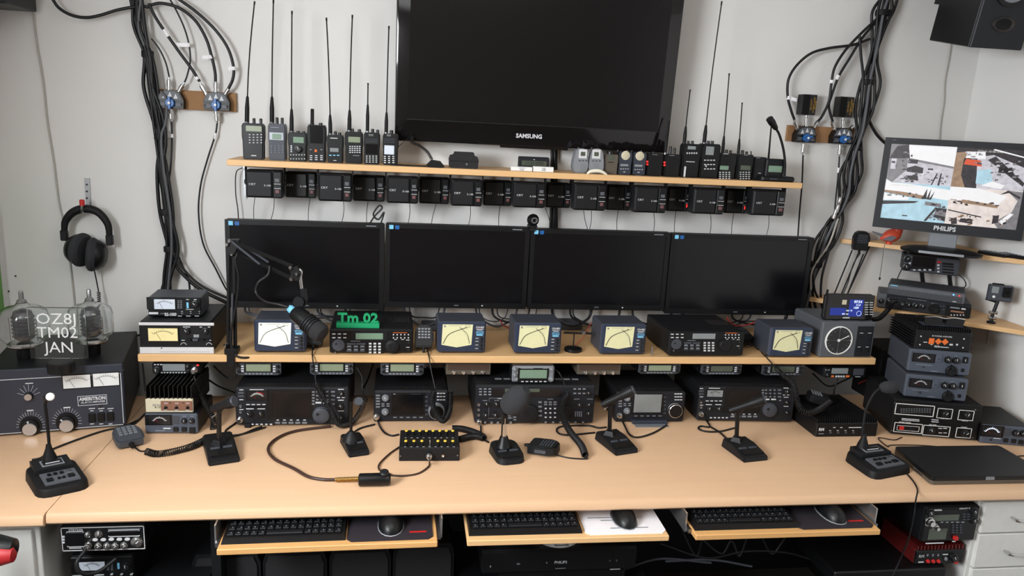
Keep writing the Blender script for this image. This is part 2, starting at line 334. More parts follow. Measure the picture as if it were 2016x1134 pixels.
# ================================================================ four monitors
MX = [-.582, -.056, .447, .962, 1.516]; MBZ = [1.052, 1.061, 1.062, 1.052]; MTZ = [1.352, 1.355, 1.352, 1.350]
ords = ['leftmost wide black monitor, behind the boom microphone', 'second wide black monitor from the left, webcam at its right corner', 'third wide black monitor from the left, right of the webcam', 'rightmost wide black monitor in the row, by the cable bundle']
for i in range(4):
    x0, x1 = MX[i]+.002, MX[i+1]-.002; z0, z1 = MBZ[i], MTZ[i]
    t = thing('monitor', ords[i], 'monitor', ((x0+x1)/2, -.15, z0), 0, 'row of four dark monitors'); w2 = (x1-x0)/2; H = z1-z0
    MB().box(-w2, w2, .004, .035, 0, H, .004).obj('housing', 'blk', t)
    b = MB(); bz = .016
    b.box(-w2, w2, -.002, .006, 0, .020).box(-w2, w2, -.002, .006, H-bz, H).box(-w2, -w2+bz, -.002, .006, .02, H-bz).box(w2-bz, w2, -.002, .006, .02, H-bz)
    b.obj('bezel', 'blk2', t); MB().box(-w2+bz, w2-bz, .001, .007, .02, H-bz).obj('screen', 'screen', t)
    MB().box(-w2+.012, -w2+.026, -.0025, 0, H-.019, H-.005).obj('energy_sticker', 'ltblue', t); MB().box(-w2+.032, -w2+.046, -.0025, 0, H-.019, H-.006).obj('energy_sticker', 'blue', t)
    MB().box(w2-.062, w2-.028, -.0026, 0, H-.0095, H-.0065).obj('model_lettering', 'printdim', t); MB().box(-.008, .008, -.0026, 0, .008, .012).obj('logo', 'mid', t)
    MB().box(-.035, .035, .03, .15, .08, .20, .005).obj('wall_mount', 'blk', t); MB().box(w2-.16, w2-.155, -.0026, 0, .008, .012).obj('power_light', 'print', t)
wp = ay(1049, 431, -.15)
t = thing('webcam', 'small round black webcam clipped on top of the second monitor', 'webcam', (wp.x, -.15, MTZ[1]))
MB().lathe([(.002, -.019), (.012, -.017), (.020, -.008), (.0215, 0), (.020, .008), (.012, .017), (.002, .019)], 20, Matrix.Translation((0, -.005, .028)) @ FRONT).obj('body', 'blk2', t)
MB().lathe([(.010, .0), (.011, .004), (.007, .004), (.006, .001)], 18, Matrix.Translation((.002, -.022, .029)) @ FRONT).obj('lens_ring', 'steel', t)
MB().lathe([(.0075, 0), (.004, .003)], 14, Matrix.Translation((.002, -.0215, .029)) @ FRONT).obj('lens', 'screen', t)
MB().box(-.016, .016, -.012, .02, 0, .012, .003).box(-.01, .01, -.012, -.004, -.012, .002, .002).obj('clip', 'blk', t)
# ================================================================ wall shelf: handheld radios
def ht(label, xl, xr, ytop, ybase, c, feats, ant=None, body='blk', face='blk2', Y=-.165, depth=.034, knobs=(), group='handheld radios on the wall shelf', oval=False, name='handheld_radio', cat='radio', shape=None):
    d = dev(name, label, cat, c, (xl, ybase), (xr, ybase), ytop, depth, Y=Y, zb=WSZ, body=None, face=None, group=group)
    w, H, o = d.W/2, d.H, d.o
    if oval:
        poly = [(w*x, H*z) for x, z in ((-.55, 0), (.55, 0), (.85, .06), (1, .25), (.95, .5), (.78, .8), (.62, .94), (.3, 1), (-.3, 1), (-.62, .94), (-.78, .8), (-.95, .5), (-1, .25), (-.85, .06))]
    else:
        poly = [(w*x, H*z) for x, z in (shape or ((-.82, 0), (.82, 0), (.92, .03), (.94, .5), (1, .62), (1, .93), (.86, 1), (-.86, 1), (-1, .93), (-1, .62), (-.94, .5), (-.92, .03)))]
    MB().prism(poly, .005, depth).obj('case', body, o)
    MB().prism([(x*.88, H*.5+(z-H*.5)*.93) for x, z in poly], 0, .006).obj('front_panel', face, o)
    MB().box(-w*.7, w*.7, depth-.002, depth+.006, H*.03, H*.55, .003).obj('battery_pack', 'blk', o)
    k = d.sc(c)
    if ant:
        bx, by, tx, ty, r0, base = ant
        p0 = d.mm(c, bx, by); p1 = d.mm(c, tx, ty); P0 = Vector((p0[0], depth*.5, min(p0[1], H-.002))); P1 = Vector((p1[0], depth*.5+.01, p1[1]))
        f = base/(P1-P0).length; r1 = .0021 if base > .03 and r0 > 0 else r0 or .0045
        L = (P1-P0).length; f = min(f, .9); path = []; rr = []
        us = (0, f*.3, f*.6, f*.98, f*1.04, f+(1-f)*.25, f+(1-f)*.5, f+(1-f)*.75, .97, .975, 1) if L > .1 else (0, .3, .7, .97, 1)
        for u in us:
            path.append(P0.lerp(P1, u)+Vector((-(P1.x-P0.x)*.18*math.sin(math.pi*u), 0, 0))); rr.append((r0*1.2*(1 if u < f*.7 else .62) if u < f else (r1 if u < .972 else r1*1.35)) if L > .1 else r0*(1 if u < .98 else .7))
        a = MB().tube(path, rr, 8).obj('antenna', 'rub', o, ang=70)
        MB().cyl(P0-Vector((0, 0, .002)), P0+Vector((0, 0, .006)), r0*1.15, n=12).obj('collar', 'steel' if ant[5] > .06 else 'blk2', a)
    for kx, ky, kr in knobs:
        x, z = d.mm(c, kx, ky); MB().rev((x, depth*.5, H-.003), (x, depth*.5, max(z, H+.004)), [(kr*k, 0), (kr*k, .9), (kr*k*.8, 1)], 12).obj('knob', 'knob', o)
    F(d, c, feats)
    return d
ht('black scanner handheld with grey display, leftmost on the wall shelf', 52, 190, 762, 985, A2, [('D',125,798,94,34,'lcd'),('G',100,835,172,885,4,4,9,5,'print'),('P',125,965,30,6,'print')], (75,745,120,0,.006,.085), knobs=((120,733,9),(163,735,9)))
ht('charcoal handheld with silver surround display, second on wall shelf', 215, 325, 765, 990, A2, [('P',265,845,84,46,'silver'),('D',268,847,52,32,'lcdgreen',.002),('G',235,905,305,945,4,4,8,4,'printdim'),('P',255,790,50,5,'printdim')], (232,748,238,-10,.006,.085), knobs=((264,728,9),(296,730,9)), body='bluegrey', face='bluegrey')
ht('black handheld with green display, third on wall shelf', 337, 455, 820, 995, A2, [('D',402,868,64,36,'lcdgreen'),('G',358,905,358,940,1,4,9,7,'print'),('K',403,925,22),('G',355,960,440,985,6,2,7,5,'print')], (355,822,354,60,.0055,.075), knobs=((395,812,10),(430,815,9)))
ht('black handheld with big dark screen, red key and stub antenna', 457, 572, 772, 1003, A2, [('D',514,835,78,106,'screen'),('G',480,965,545,990,3,3,15,5,'print'),('B',510,935,16,16,'orange'),('G',478,928,545,928,2,1,12,5,'printdim')], (483,778,482,675,.0058,.03), knobs=((537,762,11),))
ht('small black handheld with low grey display and three blue keys', 578, 680, 835, 1012, A2, [('P',622,857,44,5,'print'),('D',624,930,52,24,'lcdgrey'),('G',600,963,648,963,3,1,14,6,'ltblue'),('P',628,995,18,4,'print')], (597,822,570,103,.0052,.065), knobs=((628,815,9),(655,822,9)))
ht('rounded black handheld with olive display above a white keypad', 688, 800, 815, 1015, A2, [('D',748,866,72,34,'lcd'),('G',722,908,782,945,5,4,9,6,'print'),('P',760,965,40,4,'printdim')], (715,808,733,85,.0055,.07), knobs=((735,798,9),(778,802,10)))
ht('black handheld with short thick antenna and dark screen', 805, 905, 820, 1025, A2, [('T',852,840,12,'TYT'),('D',856,925,74,60,'screen'),('G',825,968,885,1005,4,4,10,5,'print'),('G',820,862,890,884,1,4,74,2,'dkgrey',.001)], (828,822,831,513,.0048,.09), knobs=((860,800,10),(892,805,9)))
ht('black handheld with bright white screen beside the television corner', 922, 1020, 828, 1030, A2, [('T',962,842,11,'TYT'),('D',965,930,60,55,'meterblue'),('G',938,970,990,1008,3,4,12,6,'print'),('G',930,862,1000,884,1,3,66,3,'dkgrey',.001)], (945,828,962,155,.005,.07), knobs=((978,808,11),))
gx = [('D',180,578,34,30,'lcddark',.003),('P',180,578,62,66,'trim',.0012,'display_ring'),('G',155,628,205,628,3,1,12,7,'dkgrey'),('G',160,655,202,710,1,7,40,2,'grey',.0012)]
g1 = ht('silver oval walkie-talkie with round display, left of its twin', 100, 220, 535, 733, A4, gx, oval=True, body='grey', face='silver', knobs=((155,528,9),))
gx2 = [(f[0], f[1]+100, f[2]+2)+f[3:] if f[0] != 'G' else ('G', f[1]+100, f[2]+2, f[3]+100, f[4]+2)+f[5:] for f in gx]
ht('silver oval walkie-talkie with round display, right of its twin', 220, 335, 537, 738, A4, gx2, oval=True, body='silver', face='silver', knobs=((255,530,9),))
ht('tiny taupe walkie-talkie with a small dark display', 342, 437, 580, 745, A4, [('D',388,605,46,34,'lcddark'),('P',388,640,44,5,'blk')], body='taupe', face='taupe', knobs=((395,560,26),))
for dx, dy, lab in ((0, 0, 'dark walkie-talkie with round pale speaker, next to the taupe one'), (106, 4, 'dark walkie-talkie with round pale speaker, next to the red-lit radio')):
    d = ht(lab, 435+dx, 540+dx, 556+dy, 749+dy, A4, [('D',488+dx,662+dy,60,16,'lcdgrey'),('G',462+dx,690+dy,514+dx,690+dy,4,1,8,5,'print'),('P',488+dx,712+dy,16,5,'print'),('P',487+dx,738+dy,34,6,'print')], body='blk', face='slate', knobs=((450+dx,548+dy,7),(520+dx,548+dy,7)))
    x, z = d.mm(A4, 498+dx, 590+dy); r = 33*d.sc(A4)
    b = MB().lathe([(r, 0), (r, .001), (r*.9, .002)], 24, Matrix.Translation((x, 0, z)) @ FRONT).obj('speaker_grille', 'beige', d.o)
    h = MB()
    for i in range(5):
        for j in range(5): h.box(x+(i-2)*r*.32-.0007, x+(i-2)*r*.32+.0007, -.0024, 0, z+(j-2)*r*.32-.0007, z+(j-2)*r*.32+.0007)
    h.obj('grille_holes', 'ink', b, kind='stuff')
for dx, dy, an, lab in ((0, 0, None, 'black walkie-talkie with two red lights, half under the television'), (128, 6, (804, 580, 840, 330, .0045, .07), 'black walkie-talkie with two red lights and slim short antenna')):
    ht(lab, 650+dx, 768+dx, 572+dy, 758+dy, A4, [('B',659+dx,636+dy,14,12,'redled'),('B',659+dx,656+dy,14,12,'redled'),('G',690+dx,610+dy,740+dx,700+dy,1,7,52,3,'blk2',.0012),('P',716+dx,584+dy,40,4,'printdim')], an, knobs=((715+dx, 562+dy, 8),) if not an else ((846,522,11),(876,535,10)))
ht('tall black handheld with white side lettering and chrome antenna base', 905, 1040, 500, 765, A4, [('D',990,533,62,24,'lcdgrey'),('G',955,570,1025,575,5,2,9,6,'print'),('P',980,637,68,5,'print'),('P',938,710,14,76,'print')], (948,490,1000,98,.0055,.06), knobs=((978,482,10),(1010,482,10)))
ht('glossy black handheld with large grey display and very long antenna', 1040, 1185, 500, 768, A4, [('D',1125,555,62,62,'lcdgrey'),('G',1088,625,1155,690,4,3,14,7,'print'),('K',1095,670,8,'chrome')], (1098,480,1238,-567,.006,.065), knobs=((1128,482,12),(1158,482,12)), body='blk2', face='blk2')
ht('black handheld with lit display and dense keypad, tall thin antenna', 1183, 1310, 570, 775, A4, [('D',1232,682,66,30,'lcdgreen'),('G',1200,715,1268,760,4,4,12,7,'print'),('P',1245,578,40,4,'print'),('G',1215,600,1275,655,1,5,62,3,'blk',.0012)], (1235,565,1293,-25,.005,.06), knobs=((1265,548,11),(1294,553,10)))
ht('black handheld with dark screen over white keys, thin whip', 1315, 1436, 580, 778, A4, [('D',1390,682,76,34,'lcddark'),('G',1352,715,1415,762,4,4,11,6,'print'),('P',1395,588,34,4,'printdim')], (1352,575,1390,195,.0045,.055), knobs=((1384,552,11),(1415,562,10)))
ht('plain black radio unit without keypad beside the desk charger', 1442, 1535, 600, 783, A4, [('P',1485,608,30,4,'printdim'),('P',1495,722,22,4,'print'),('G',1470,640,1510,690,1,5,44,3,'blk2',.0012)], (1452,600,1455,560,.0018,.01))
# radio in a desk charger with gooseneck mic
d = dev('paging_radio', 'black desk radio with display and curved gooseneck microphone, end of shelf', 'radio', A4, (1512, 795), (1756, 795), 742, .075, Y=-.195, zb=WSZ, body='blk', face='blk2', fb=.006, case='base')
x0, z0 = d.mm(A4, 1556, 745); x1, z1 = d.mm(A4, 1708, 622)
MB().box(x0, x1, .02, .055, d.H-.005, z1, .004).obj('radio_body', 'blk', d.o)
xa, za = d.mm(A4, 1578, 715); xb, zb = d.mm(A4, 1682, 672); MB().box(xa, xb, .0185, .022, za, zb).obj('display', 'lcdgreen', d.o)
gp = [d.mm(A4, *p) for p in ((1692, 745), (1696, 650), (1683, 540), (1655, 440), (1630, 392))]
MB().tube(spline([(x, .012, z) for x, z in gp], 8), .0045, 8).obj('gooseneck', 'rub', d.o, ang=80)
ga, gb = d.mm(A4, 1632, 395), d.mm(A4, 1560, 312)
MB().rev((ga[0], .012, ga[1]), (gb[0], -.005, gb[1]), [(.004, -.05), (.009, .1), (.0115, .45), (.013, .6), (.0125, .95), (.008, 1)], 16).obj('mic_head', 'blk2', d.o)
aa, ab = d.mm(A4, 1600, 620), d.mm(A4, 1625, 332); MB().tube([(aa[0], .04, aa[1]), (aa[0]*.5+ab[0]*.5, .04, (aa[1]+ab[1])/2), (ab[0], .04, ab[1])], [.004, .003, .0025], 8).obj('antenna', 'rub', d.o)
F(d, A4, [('P', 1600, 765, 60, 8, 'dkgrey')])
# belt-clip hand mic with coiled cord hanging from behind the TV
t = thing('speaker_microphone', 'black speaker microphone with coiled cord lying under the television corner', 'microphone', ay(*q(A3, 485, 515), -.17)); t.location.z = WSZ
def rel(c, pts, Y, t): return [ay(*q(c, p[0], p[1]), p[2] if len(p) > 2 else Y)-t.location for p in pts]
pp = rel(A3, [(395, 480), (450, 425), (540, 440), (580, 490), (545, 515), (420, 515)], -.17, t)
MB().prism([(p.x, max(p.z, 0)) for p in reversed(pp)], -.03, .01).obj('body', 'blk2', t)
MB().tube(helix(rel(A3, [(262, 190), (255, 250), (330, 285), (410, 350), (455, 425)], -.13, t), .005, 22), .0013, 5).obj('coiled_cord', 'wire', t, ang=80)
MB().tube(rel(A3, [(45, 492), (130, 480), (250, 488), (400, 494)], -.17, t), .004, 6).obj('clip_arm', 'blk', t)
a = rel(A3, [(120, 300), (185, 240)], -.15, t); MB().tube(a, .0015, 5).obj('hook', 'blk', t)
d = dev('camera_case', 'small black zipped camera case on the wall shelf', 'case', A3, (628, 537), (915, 537), 382, .06, Y=-.17, zb=WSZ, body=None, face=None)
poly = [(x*d.W/2, z*d.H) for x, z in ((-.9, 0), (.9, 0), (.98, .1), (1, .75), (.92, .95), (.72, 1.0), (.66, 1.28), (-.62, 1.28), (-.7, 1.05), (-.92, .98), (-1, .75), (-.98, .12))]
MB().prism(poly, 0, .06).obj('shell', 'weave', d.o); MB().box(-d.W*.51, d.W*.51, -.001, .061, d.H*.55, d.H*.6).obj('zip', 'blk2', d.o)
x, z = d.mm(A3, 800, 470); MB().lathe([(.0035, 0), (.0035, .002), (.002, .002)], 12, Matrix.Translation((x, 0, z)) @ FRONT).obj('zip_pull', 'steel', d.o)
d = dev('digital_clock', 'small dark digital clock behind two white boxes', 'clock', A3, (1312, 556), (1615, 556), 392, .025, Y=-.12, zb=WSZ, body='blk', face='face')
F(d, A3, [('D', 1470, 462, 250, 48, 'lcddark'), ('P', 1470, 425, 14, 8, 'print')]); x, z = d.mm(A3, 1470, 462); text('11:35 0702', .015, 'ink', d.o, x, -.0022, z, name='digits')
for x0, x1, lab, s in ((1240, 1450, 'small white label box on wall shelf, left one under the clock', 'OZ7CH\nTM02'), (1460, 1662, 'small white label box on wall shelf, right one under the clock', 'OZ8J\nTM02')):
    d = dev('name_box', lab, 'box', A3, (x0, 568), (x1, 570), 492, .02, Y=-.19, zb=WSZ, body='white', face='white', bev=.001, group='white boxes on the wall shelf')
    text(s, .006, 'printdim', d.o, 0, -.0006, d.H*.5)
t = thing('earpiece', 'small white curved earpiece lying in front of silver walkie-talkies', 'earpiece', ay(*q(A4, 285, 745), -.198)); t.location.z = WSZ
MB().tube(spline(rel(A4, [(208, 742), (230, 712), (285, 704), (330, 715), (372, 748)], -.196, t), 6), [.0025+.004*math.sin(math.pi*i/24) for i in range(25)], 8).obj('band', 'cream', t, ang=80)
# ================================================================ battery charger cradles hung under the wall shelf
cr = [(761,824,347,400,A3,0)]
def cradle(label, px0, px1, y0, y1, rear):
    Y = -.10 if rear else -.20
    a, b = ay(px0, y1, Y), ay(px1, y1, Y); top = WSZ-.02
    t = thing('shelf_loudspeaker', label, 'speaker', ((a.x+b.x)/2, Y, a.z), 0, 'speaker boxes hung under the wall shelf'); w = (b.x-a.x)/2; H = ay(px0, y0, Y).z-a.z
    MB().box(-w, w, .006, .06, 0, H, .006, seg=2).obj('case', 'blk', t)
    MB().box(-w+.002, w*.46, 0, .012, .002, H-.002, .005).obj('grille', 'blk2' if rear else 'blk', t)
    MB().box(w*.48, w-.002, .001, .012, .002, H-.002, .003).obj('control_strip', 'blk2', t)
    text('CRT', .0095, 'print', t, -w*.62, -.0008, H*.49, name='brand_lettering', sx=1.2); text('S-100', .0085, 'print', t, w*.2, -.0008, H*.46, name='model_lettering', sx=1.1)
    MB().box(w*.6, w*.84, -.001, .002, H*.6, H*.72).obj('knob', 'mid', t); MB().box(w*.56, w*.92, -.0005, .002, H*.52, H*.535).box(w*.56, w*.92, -.0005, .002, H*.36, H*.375).obj('legend', 'print', t, kind='stuff')
    MB().box(w*.62, w*.84, -.002, .002, H*.19, H*.32, .001).obj('switch', 'redled' if rear == 2 else 'maroon', t)
    for s in (-1, 1): MB().cyl((s*w, .03, H*.55), (s*(w+.007), .03, H*.55), .007, n=12).obj('bracket_screw', 'blk2', t)
    MB().box(-w-.003, -w-.001, .015, .045, H*.45, top-a.z).box(w+.001, w+.003, .015, .045, H*.45, top-a.z).box(-w-.003, w+.003, .015, .045, top-a.z-.003, top-a.z-.0005).obj('bracket', 'blk', t)
    return t
names = ['first', 'second', 'third', 'fourth', 'fifth', 'sixth', 'seventh', 'eighth']
fr = [(483,556,334,389),(626,692,341,396),(761,823,347,400),(888,949,353,405.5),(1010,1073,358,408.6),(1129,1192,361,414),(1247,1311,366,418.5),(1363,1425,370,421),(1479,1544,373,424)]
names.append('last')
for i, r in enumerate(fr): cradle('black speaker box in the nearer row under wall shelf, %s from the left' % names[i] if i < 8 else 'black speaker box in the nearer row under wall shelf, furthest right', *r, 0)
re_ = [(560,622,338,389,1),(694,757,345,396,1),(825,884,349,401,1),(951,1007,355,405,1),(1074,1123,360,409,1),(1193,1241,364,414,1),(1312,1359,368,416,2),(1426,1473,372,420,2)]
for i, r in enumerate(re_): cradle('black speaker box set back near the wall under shelf, %s from the left' % names[i], *r)
ORD = 'first second third fourth fifth sixth seventh eighth ninth tenth eleventh twelfth thirteenth fourteenth fifteenth sixteenth seventeenth eighteenth'.split()
for i, (x0, y0, x1, y1) in enumerate([(503,389,500,430),(540,389,532,432),(612,389,607,434),(676,396,672,436),(726,396,722,436),(806,400,802,440),(862,401,848,442),(926,405,920,446),(986,405,982,448),(1070,409,1086,452),(1148,414,1160,455),(1164,414,1158,456),(1218,414,1215,457),(1286,418,1285,460),(1332,416,1328,462),(1398,421,1396,464),(1446,420,1440,466),(1514,424,1506,468)]):
    cable('thin black speaker lead dropping behind the monitors, %s from the left' % ORD[i], [ay(x0, y0-8, -.09), ay((x0+x1)/2+(3 if i % 2 else -2), (y0+y1)/2, -.07), ay(x1, y1+6, -.06)], .0011, name='speaker_lead', k=5, group='thin leads behind the monitors')
# ================================================================ equipment shelf
N2=(270,560,7.561);N3=(1000,610,11.342);N5=(1540,150,7.089);N6=(290,120,6.3);N7=(1740,700,6.3);N8=(110,1030,10.61)
d = dev('power_meter', 'black meter unit with yellow dial and silver strips, left end of shelf', 'meter', N2, (45,1030), (1120,1030), 555, .24, z=SZ, body='blk', face='blk', bev=.004)
d0 = d
F(d, N2, [('P',590,588,1050,44,'trim',.003,'trim_strip'),('P',598,980,1040,98,'trim',.003,'trim_strip'),('P',350,760,530,290,'blk2',.002,'meter_surround'),('T',180,968,26,'CMC','ink'),('P',368,945,24,16,'ink',.0036),
  ('G',360,1000,1070,1000,24,1,14,8,'printdim',.0034),('K',742,692,48),('K',1020,692,48),('B',780,818,70,34,'blk2',.008),('B',872,818,80,38,'dkgrey',.008),('B',970,818,70,34,'blk2',.008),('B',1042,818,50,34,'blk2',.008),
  ('G',735,632,735,632,1,1,100,10,'print',.0006),('G',948,634,1070,634,2,1,34,10,'print',.0006),('G',880,755,880,778,1,2,76,12,'print',.0006),('G',685,830,1078,832,2,1,44,10,'print',.0006)])
x, z = d.mm(N2, 390, 742); meter(d.o, x, z, 410*d.sc(N2), 195*d.sc(N2), 'metercream', 'ink', -.0022)
for cx in (692, 1072):
    x, z = d.mm(N2, cx, 905); MB().tube(arcpts(x, z, 40*d.sc(N2), 10, 170, 10, -.001), .0009, 4).obj('index_arc', 'print', d.o)
zt = SZ+d.H
d = dev('swr_meter', 'compact black SWR meter with white dial standing on the yellow-dial unit', 'meter', N2, (165,495), (960,497), 195, .12, z=zt, body='dkgrey', face='blk2', feet=.004, bev=.003)
F(d, N2, [('P',355,280,395,185,'blk',.001,'meter_surround'),('M',410,292,290,150,'meterblue'),('P',265,202,140,8,'printdim'),('G',615,245,655,350,2,5,24,12,'printdim',.0006),('P',752,310,30,90,'ltblue',.002,'indicator'),
  ('K',868,292,52),('P',245,428,130,32,'print'),('T',498,448,50,'RS-1000','print',.0004,.72),('G',625,415,890,415,3,1,36,60,'blk',.005),('G',665,400,920,400,3,1,32,6,'print',.0006),('G',665,428,920,428,3,1,32,6,'print',.0006),('G',635,470,890,470,3,1,60,7,'print',.0006),('P',378,432,60,8,'printdim'),('G',750,222,865,226,2,1,40,10,'print',.0006),('P',782,370,110,8,'print')])
# cross-needle meters
def cross(label, bl, br, lit):
    d = dev('cross_needle_meter', label, 'meter', None, bl, br, .108, .13, z=SZ, body='bluegrey', face='navy', feet=.005, bev=.005, W=.158, group='cross-needle meters on the shelf')
    w, H, o = d.W, d.H, d.o
    U = lambda u: (u-.5)*w
    V = lambda v: d.z0+v*(H-d.z0)
    p = MB().prism([(U(.08), V(.26)), (U(.395), V(.175)), (U(.70), V(.26)), (U(.72), V(.93)), (U(.095), V(.93))], -.0008, .002).obj('meter', lit, o)
    b = MB()
    for (ax, bx, cx), r in (((.11, .24, .60), .0011), ((.66, .60, .44), .0009)):
        b.tube(spline([(U(ax), -.0014, V(.30)), (U(bx), -.0014, V(.62)), (U(cx), -.0014, V(.84))], 8), r, 4)
    b.obj('needles', 'ink', p)
    b = MB()
    for i in range(9): u = .645-.02*i; b.box(U(u), U(u)+.004, -.0013, 0, V(.36+.055*i), V(.36+.055*i)+.0006)
    b.box(U(.22), U(.5), -.0013, 0, V(.885), V(.895)).box(U(.12), U(.16), -.0013, 0, V(.84), V(.9))
    b.obj('scale', 'printdim', p, kind='stuff')
    MB().box(U(.56), U(.66), -.0014, 0, V(.84), V(.845)).box(U(.56), U(.66), -.0014, 0, V(.905), V(.91)).box(U(.56), U(.563), -.0014, 0, V(.84), V(.91)).box(U(.657), U(.66), -.0014, 0, V(.84), V(.91)).obj('scale_frame', 'ink', p)
    MB().box(U(.765), U(.97), -.001, .002, V(.08), V(.92), .001).obj('control_panel', 'slate', o)
    text('CN-801', .0085, 'print', o, U(.87), -.0018, V(.84), name='model_lettering', bold=.0002); MB().box(U(.79), U(.94), -.0016, 0, V(.77), V(.785)).box(U(.81), U(.92), -.0016, 0, V(.74), V(.752)).obj('legend', 'print', o, kind='stuff')
    MB().box(U(.785), U(.95), -.002, 0, V(.635), V(.71)).obj('blue_label', 'ltblue', o); MB().box(U(.8), U(.93), -.002, 0, V(.57), V(.615)).obj('blue_label', 'ltblue', o)
    text('DAIWA', .0085, 'navy', o, U(.868), -.0023, V(.672), bold=.0003)
    for v in (.47, .37, .25, .13): knob(o, U(.91), V(v), .0042, .005, 'knob', y=-.001); MB().box(U(.785), U(.845), -.0016, 0, V(v), V(v)+.0018).obj('legend', 'print', o, kind='stuff')
    for u in (.13, .62): MB().lathe([(.0016, 0), (.0016, .001)], 8, Matrix.Translation((U(u), 0, V(.09))) @ FRONT).obj('screw', 'ink', o)
    return d
cross('cross-needle meter with bright white dial, behind the boom microphone', (500,696), (603,696), 'meterwhite')
cross('cross-needle meter just right of the receiver with the green sign', (861,697), (955,697), 'meterlit')
cross('cross-needle meter directly left of the small round mast stand', (1012,698.6), (1103,698.6), 'meterlit')
cross('cross-needle meter between the round mast stand and right receiver', (1180,700), (1270,700), 'meterlit')
cross('cross-needle meter beside the rotator controller, furthest right', (1509,705), (1599,705.5), 'meterlit')
# two wideband receivers
def receiver(label, c, bl, br, top, ox, oy, k):
    d = dev('receiver', label, 'receiver', c, bl, br, top, .245, z=SZ, body='blk', face='blk2', bev=.004, feet=.004, group='wideband receivers on the shelf')
    g = lambda x, y: (ox+x*k, oy+y*k)
    def f(l):
        out = []
        for e in l:
            if e[0] in 'GR':
                a = g(e[1], e[2]); b = g(e[3], e[4]); out.append((e[0],)+a+b+((e[5], e[6], e[7]*k, e[8]*k)+e[9:] if e[0] == 'G' else e[5:]))
            else:
                a = g(e[1], e[2]); out.append((e[0],)+a+tuple(v*k if isinstance(v, (int, float)) and i < (2 if e[0] in 'DPB' else 1) else v for i, v in enumerate(e[3:])))
        return out
    F(d, c, f([('P',555,270,300,80,'blk',.001,'display_surround'),('D',555,270,230,54,'lcdgreen' if ox < 50 and c is B3 else 'lcdgrey',.002),('G',250,250,345,282,3,2,26,8,'print'),('O',290,347,50,'dkgrey',6),('G',400,335,482,335,2,1,74,18,'dkgrey'),
      ('G',382,365,495,395,3,2,42,16,'dkgrey'),('G',382,355,495,385,3,2,30,4,'print',.0006),('G',562,333,642,408,3,4,22,14,'print'),('O',750,358,56,'blk',26),('G',762,256,890,283,5,2,10,10,'print'),('P',820,240,120,4,'orange'),
      ('K',895,328,12),('K',893,390,12),('G',780,298,840,298,2,1,22,5,'print',.0006),('J',262,408,7),('G',400,312,470,312,1,1,80,5,'printdim',.0006),('G',885,303,885,365,1,2,30,5,'print',.0006)]))
    b = MB()
    for i in range(9): b.box(d.W*.2+i*.008, d.W*.2+i*.008+.004, .10, .16, d.H-.0005, d.H+.0006)
    b.obj('vent_slots', 'ink', d.o, kind='stuff')
    return d
rl = receiver('black receiver with numeric keypad carrying the green sign', B3, (212,425), (930,425), 212, 0, 0, 1)
receiver('black receiver with numeric keypad, right of the middle meters', B5, (592,450), (1232,450), 235, 592-212*.891, 235-212*.97, .891)
# green 3d printed sign
t = thing('call_sign_plaque', 'green printed plaque reading Tm 02 on top of the left receiver', 'sign', rl.o.location+Vector((-.045, .03, rl.H)))
MB().box(-.068, .068, -.015, .015, 0, .016, .001).obj('base', 'green', t)
text('Tm 02', .042, 'green', t, 0, 0, .030, ext=.006, bold=.0012, sx=1.15)
# hand mics on shelf beside receivers
def hand_mic(label, p, rz, tilt, keys=True, th=1, z=SZ, cord=None, size=1, coil=None, group=None, m='blk', ctail=None):
    t = thing('hand_microphone', label, 'microphone', p, rz, group); b = bmesh.new()
    prof = [(-.026, 0), (.026, 0), (.029, .012), (.030, .05), (.024, .066), (.012, .074), (-.012, .074), (-.024, .066), (-.030, .05), (-.029, .012)]
    mt = Matrix.Rotation(math.radians(tilt), 4, 'X') @ Matrix.Scale(size, 4) @ Matrix.Scale(th, 4, (0, 1, 0))
    body = MB().prism([(x, z) for x, z in prof], -.012, .012, mt).prism([(x*.9, .037+(z-.037)*.9) for x, z in prof], -.016, -.011, mt).obj('body', m, t)
    if keys:
        k = MB()
        for i in range(4):
            for j in range(4): k.box(-.019+i*.0105, -.0115+i*.0105, -.0185, -.015, .028+j*.0095, .0335+j*.0095, mt=mt)
        k.obj('keypad', 'grey', t, kind='stuff')
    else:
        k = MB()
        for j in range(5): k.box(-.019, .019, -.0175, -.015, .03+j*.007, .0335+j*.007, mt=mt)
        k.obj('grille_slots', 'dkgrey', t, kind='stuff')
    MB().box(.029, .033, -.006, .006, .02, .05, .001, mt).obj('talk_button', 'dkgrey', t)
    MB().cyl(mt @ Vector((0, 0, .002)), mt @ Vector((0, 0, -.016)), .006*size, .0035*size).obj('strain_relief', 'rub', t)
    Mi = Matrix.Rotation(-rz, 4, 'Z')
    if cord:
        pts = [Mi @ (Vector(v)-Vector(p)) for v in cord]; MB().tube(spline(pts, 8), .0022).obj('cord', 'wire', t, ang=80)
    if coil:
        R, n = coil[0]*1.12, coil[1]*1.2; pts = [Mi @ (Vector(v)-Vector(p)) for v in coil[2]]
        MB().tube(helix(pts, R, n), .0018, 5).obj('coiled_cord', 'wire', t, ang=80)
    if ctail:
        pts = [Mi @ (Vector(v)-Vector(p)) for v in ctail]; MB().tube(spline(pts, 8), .0022).obj('cord_tail', 'wire', t, ang=80)
    return t
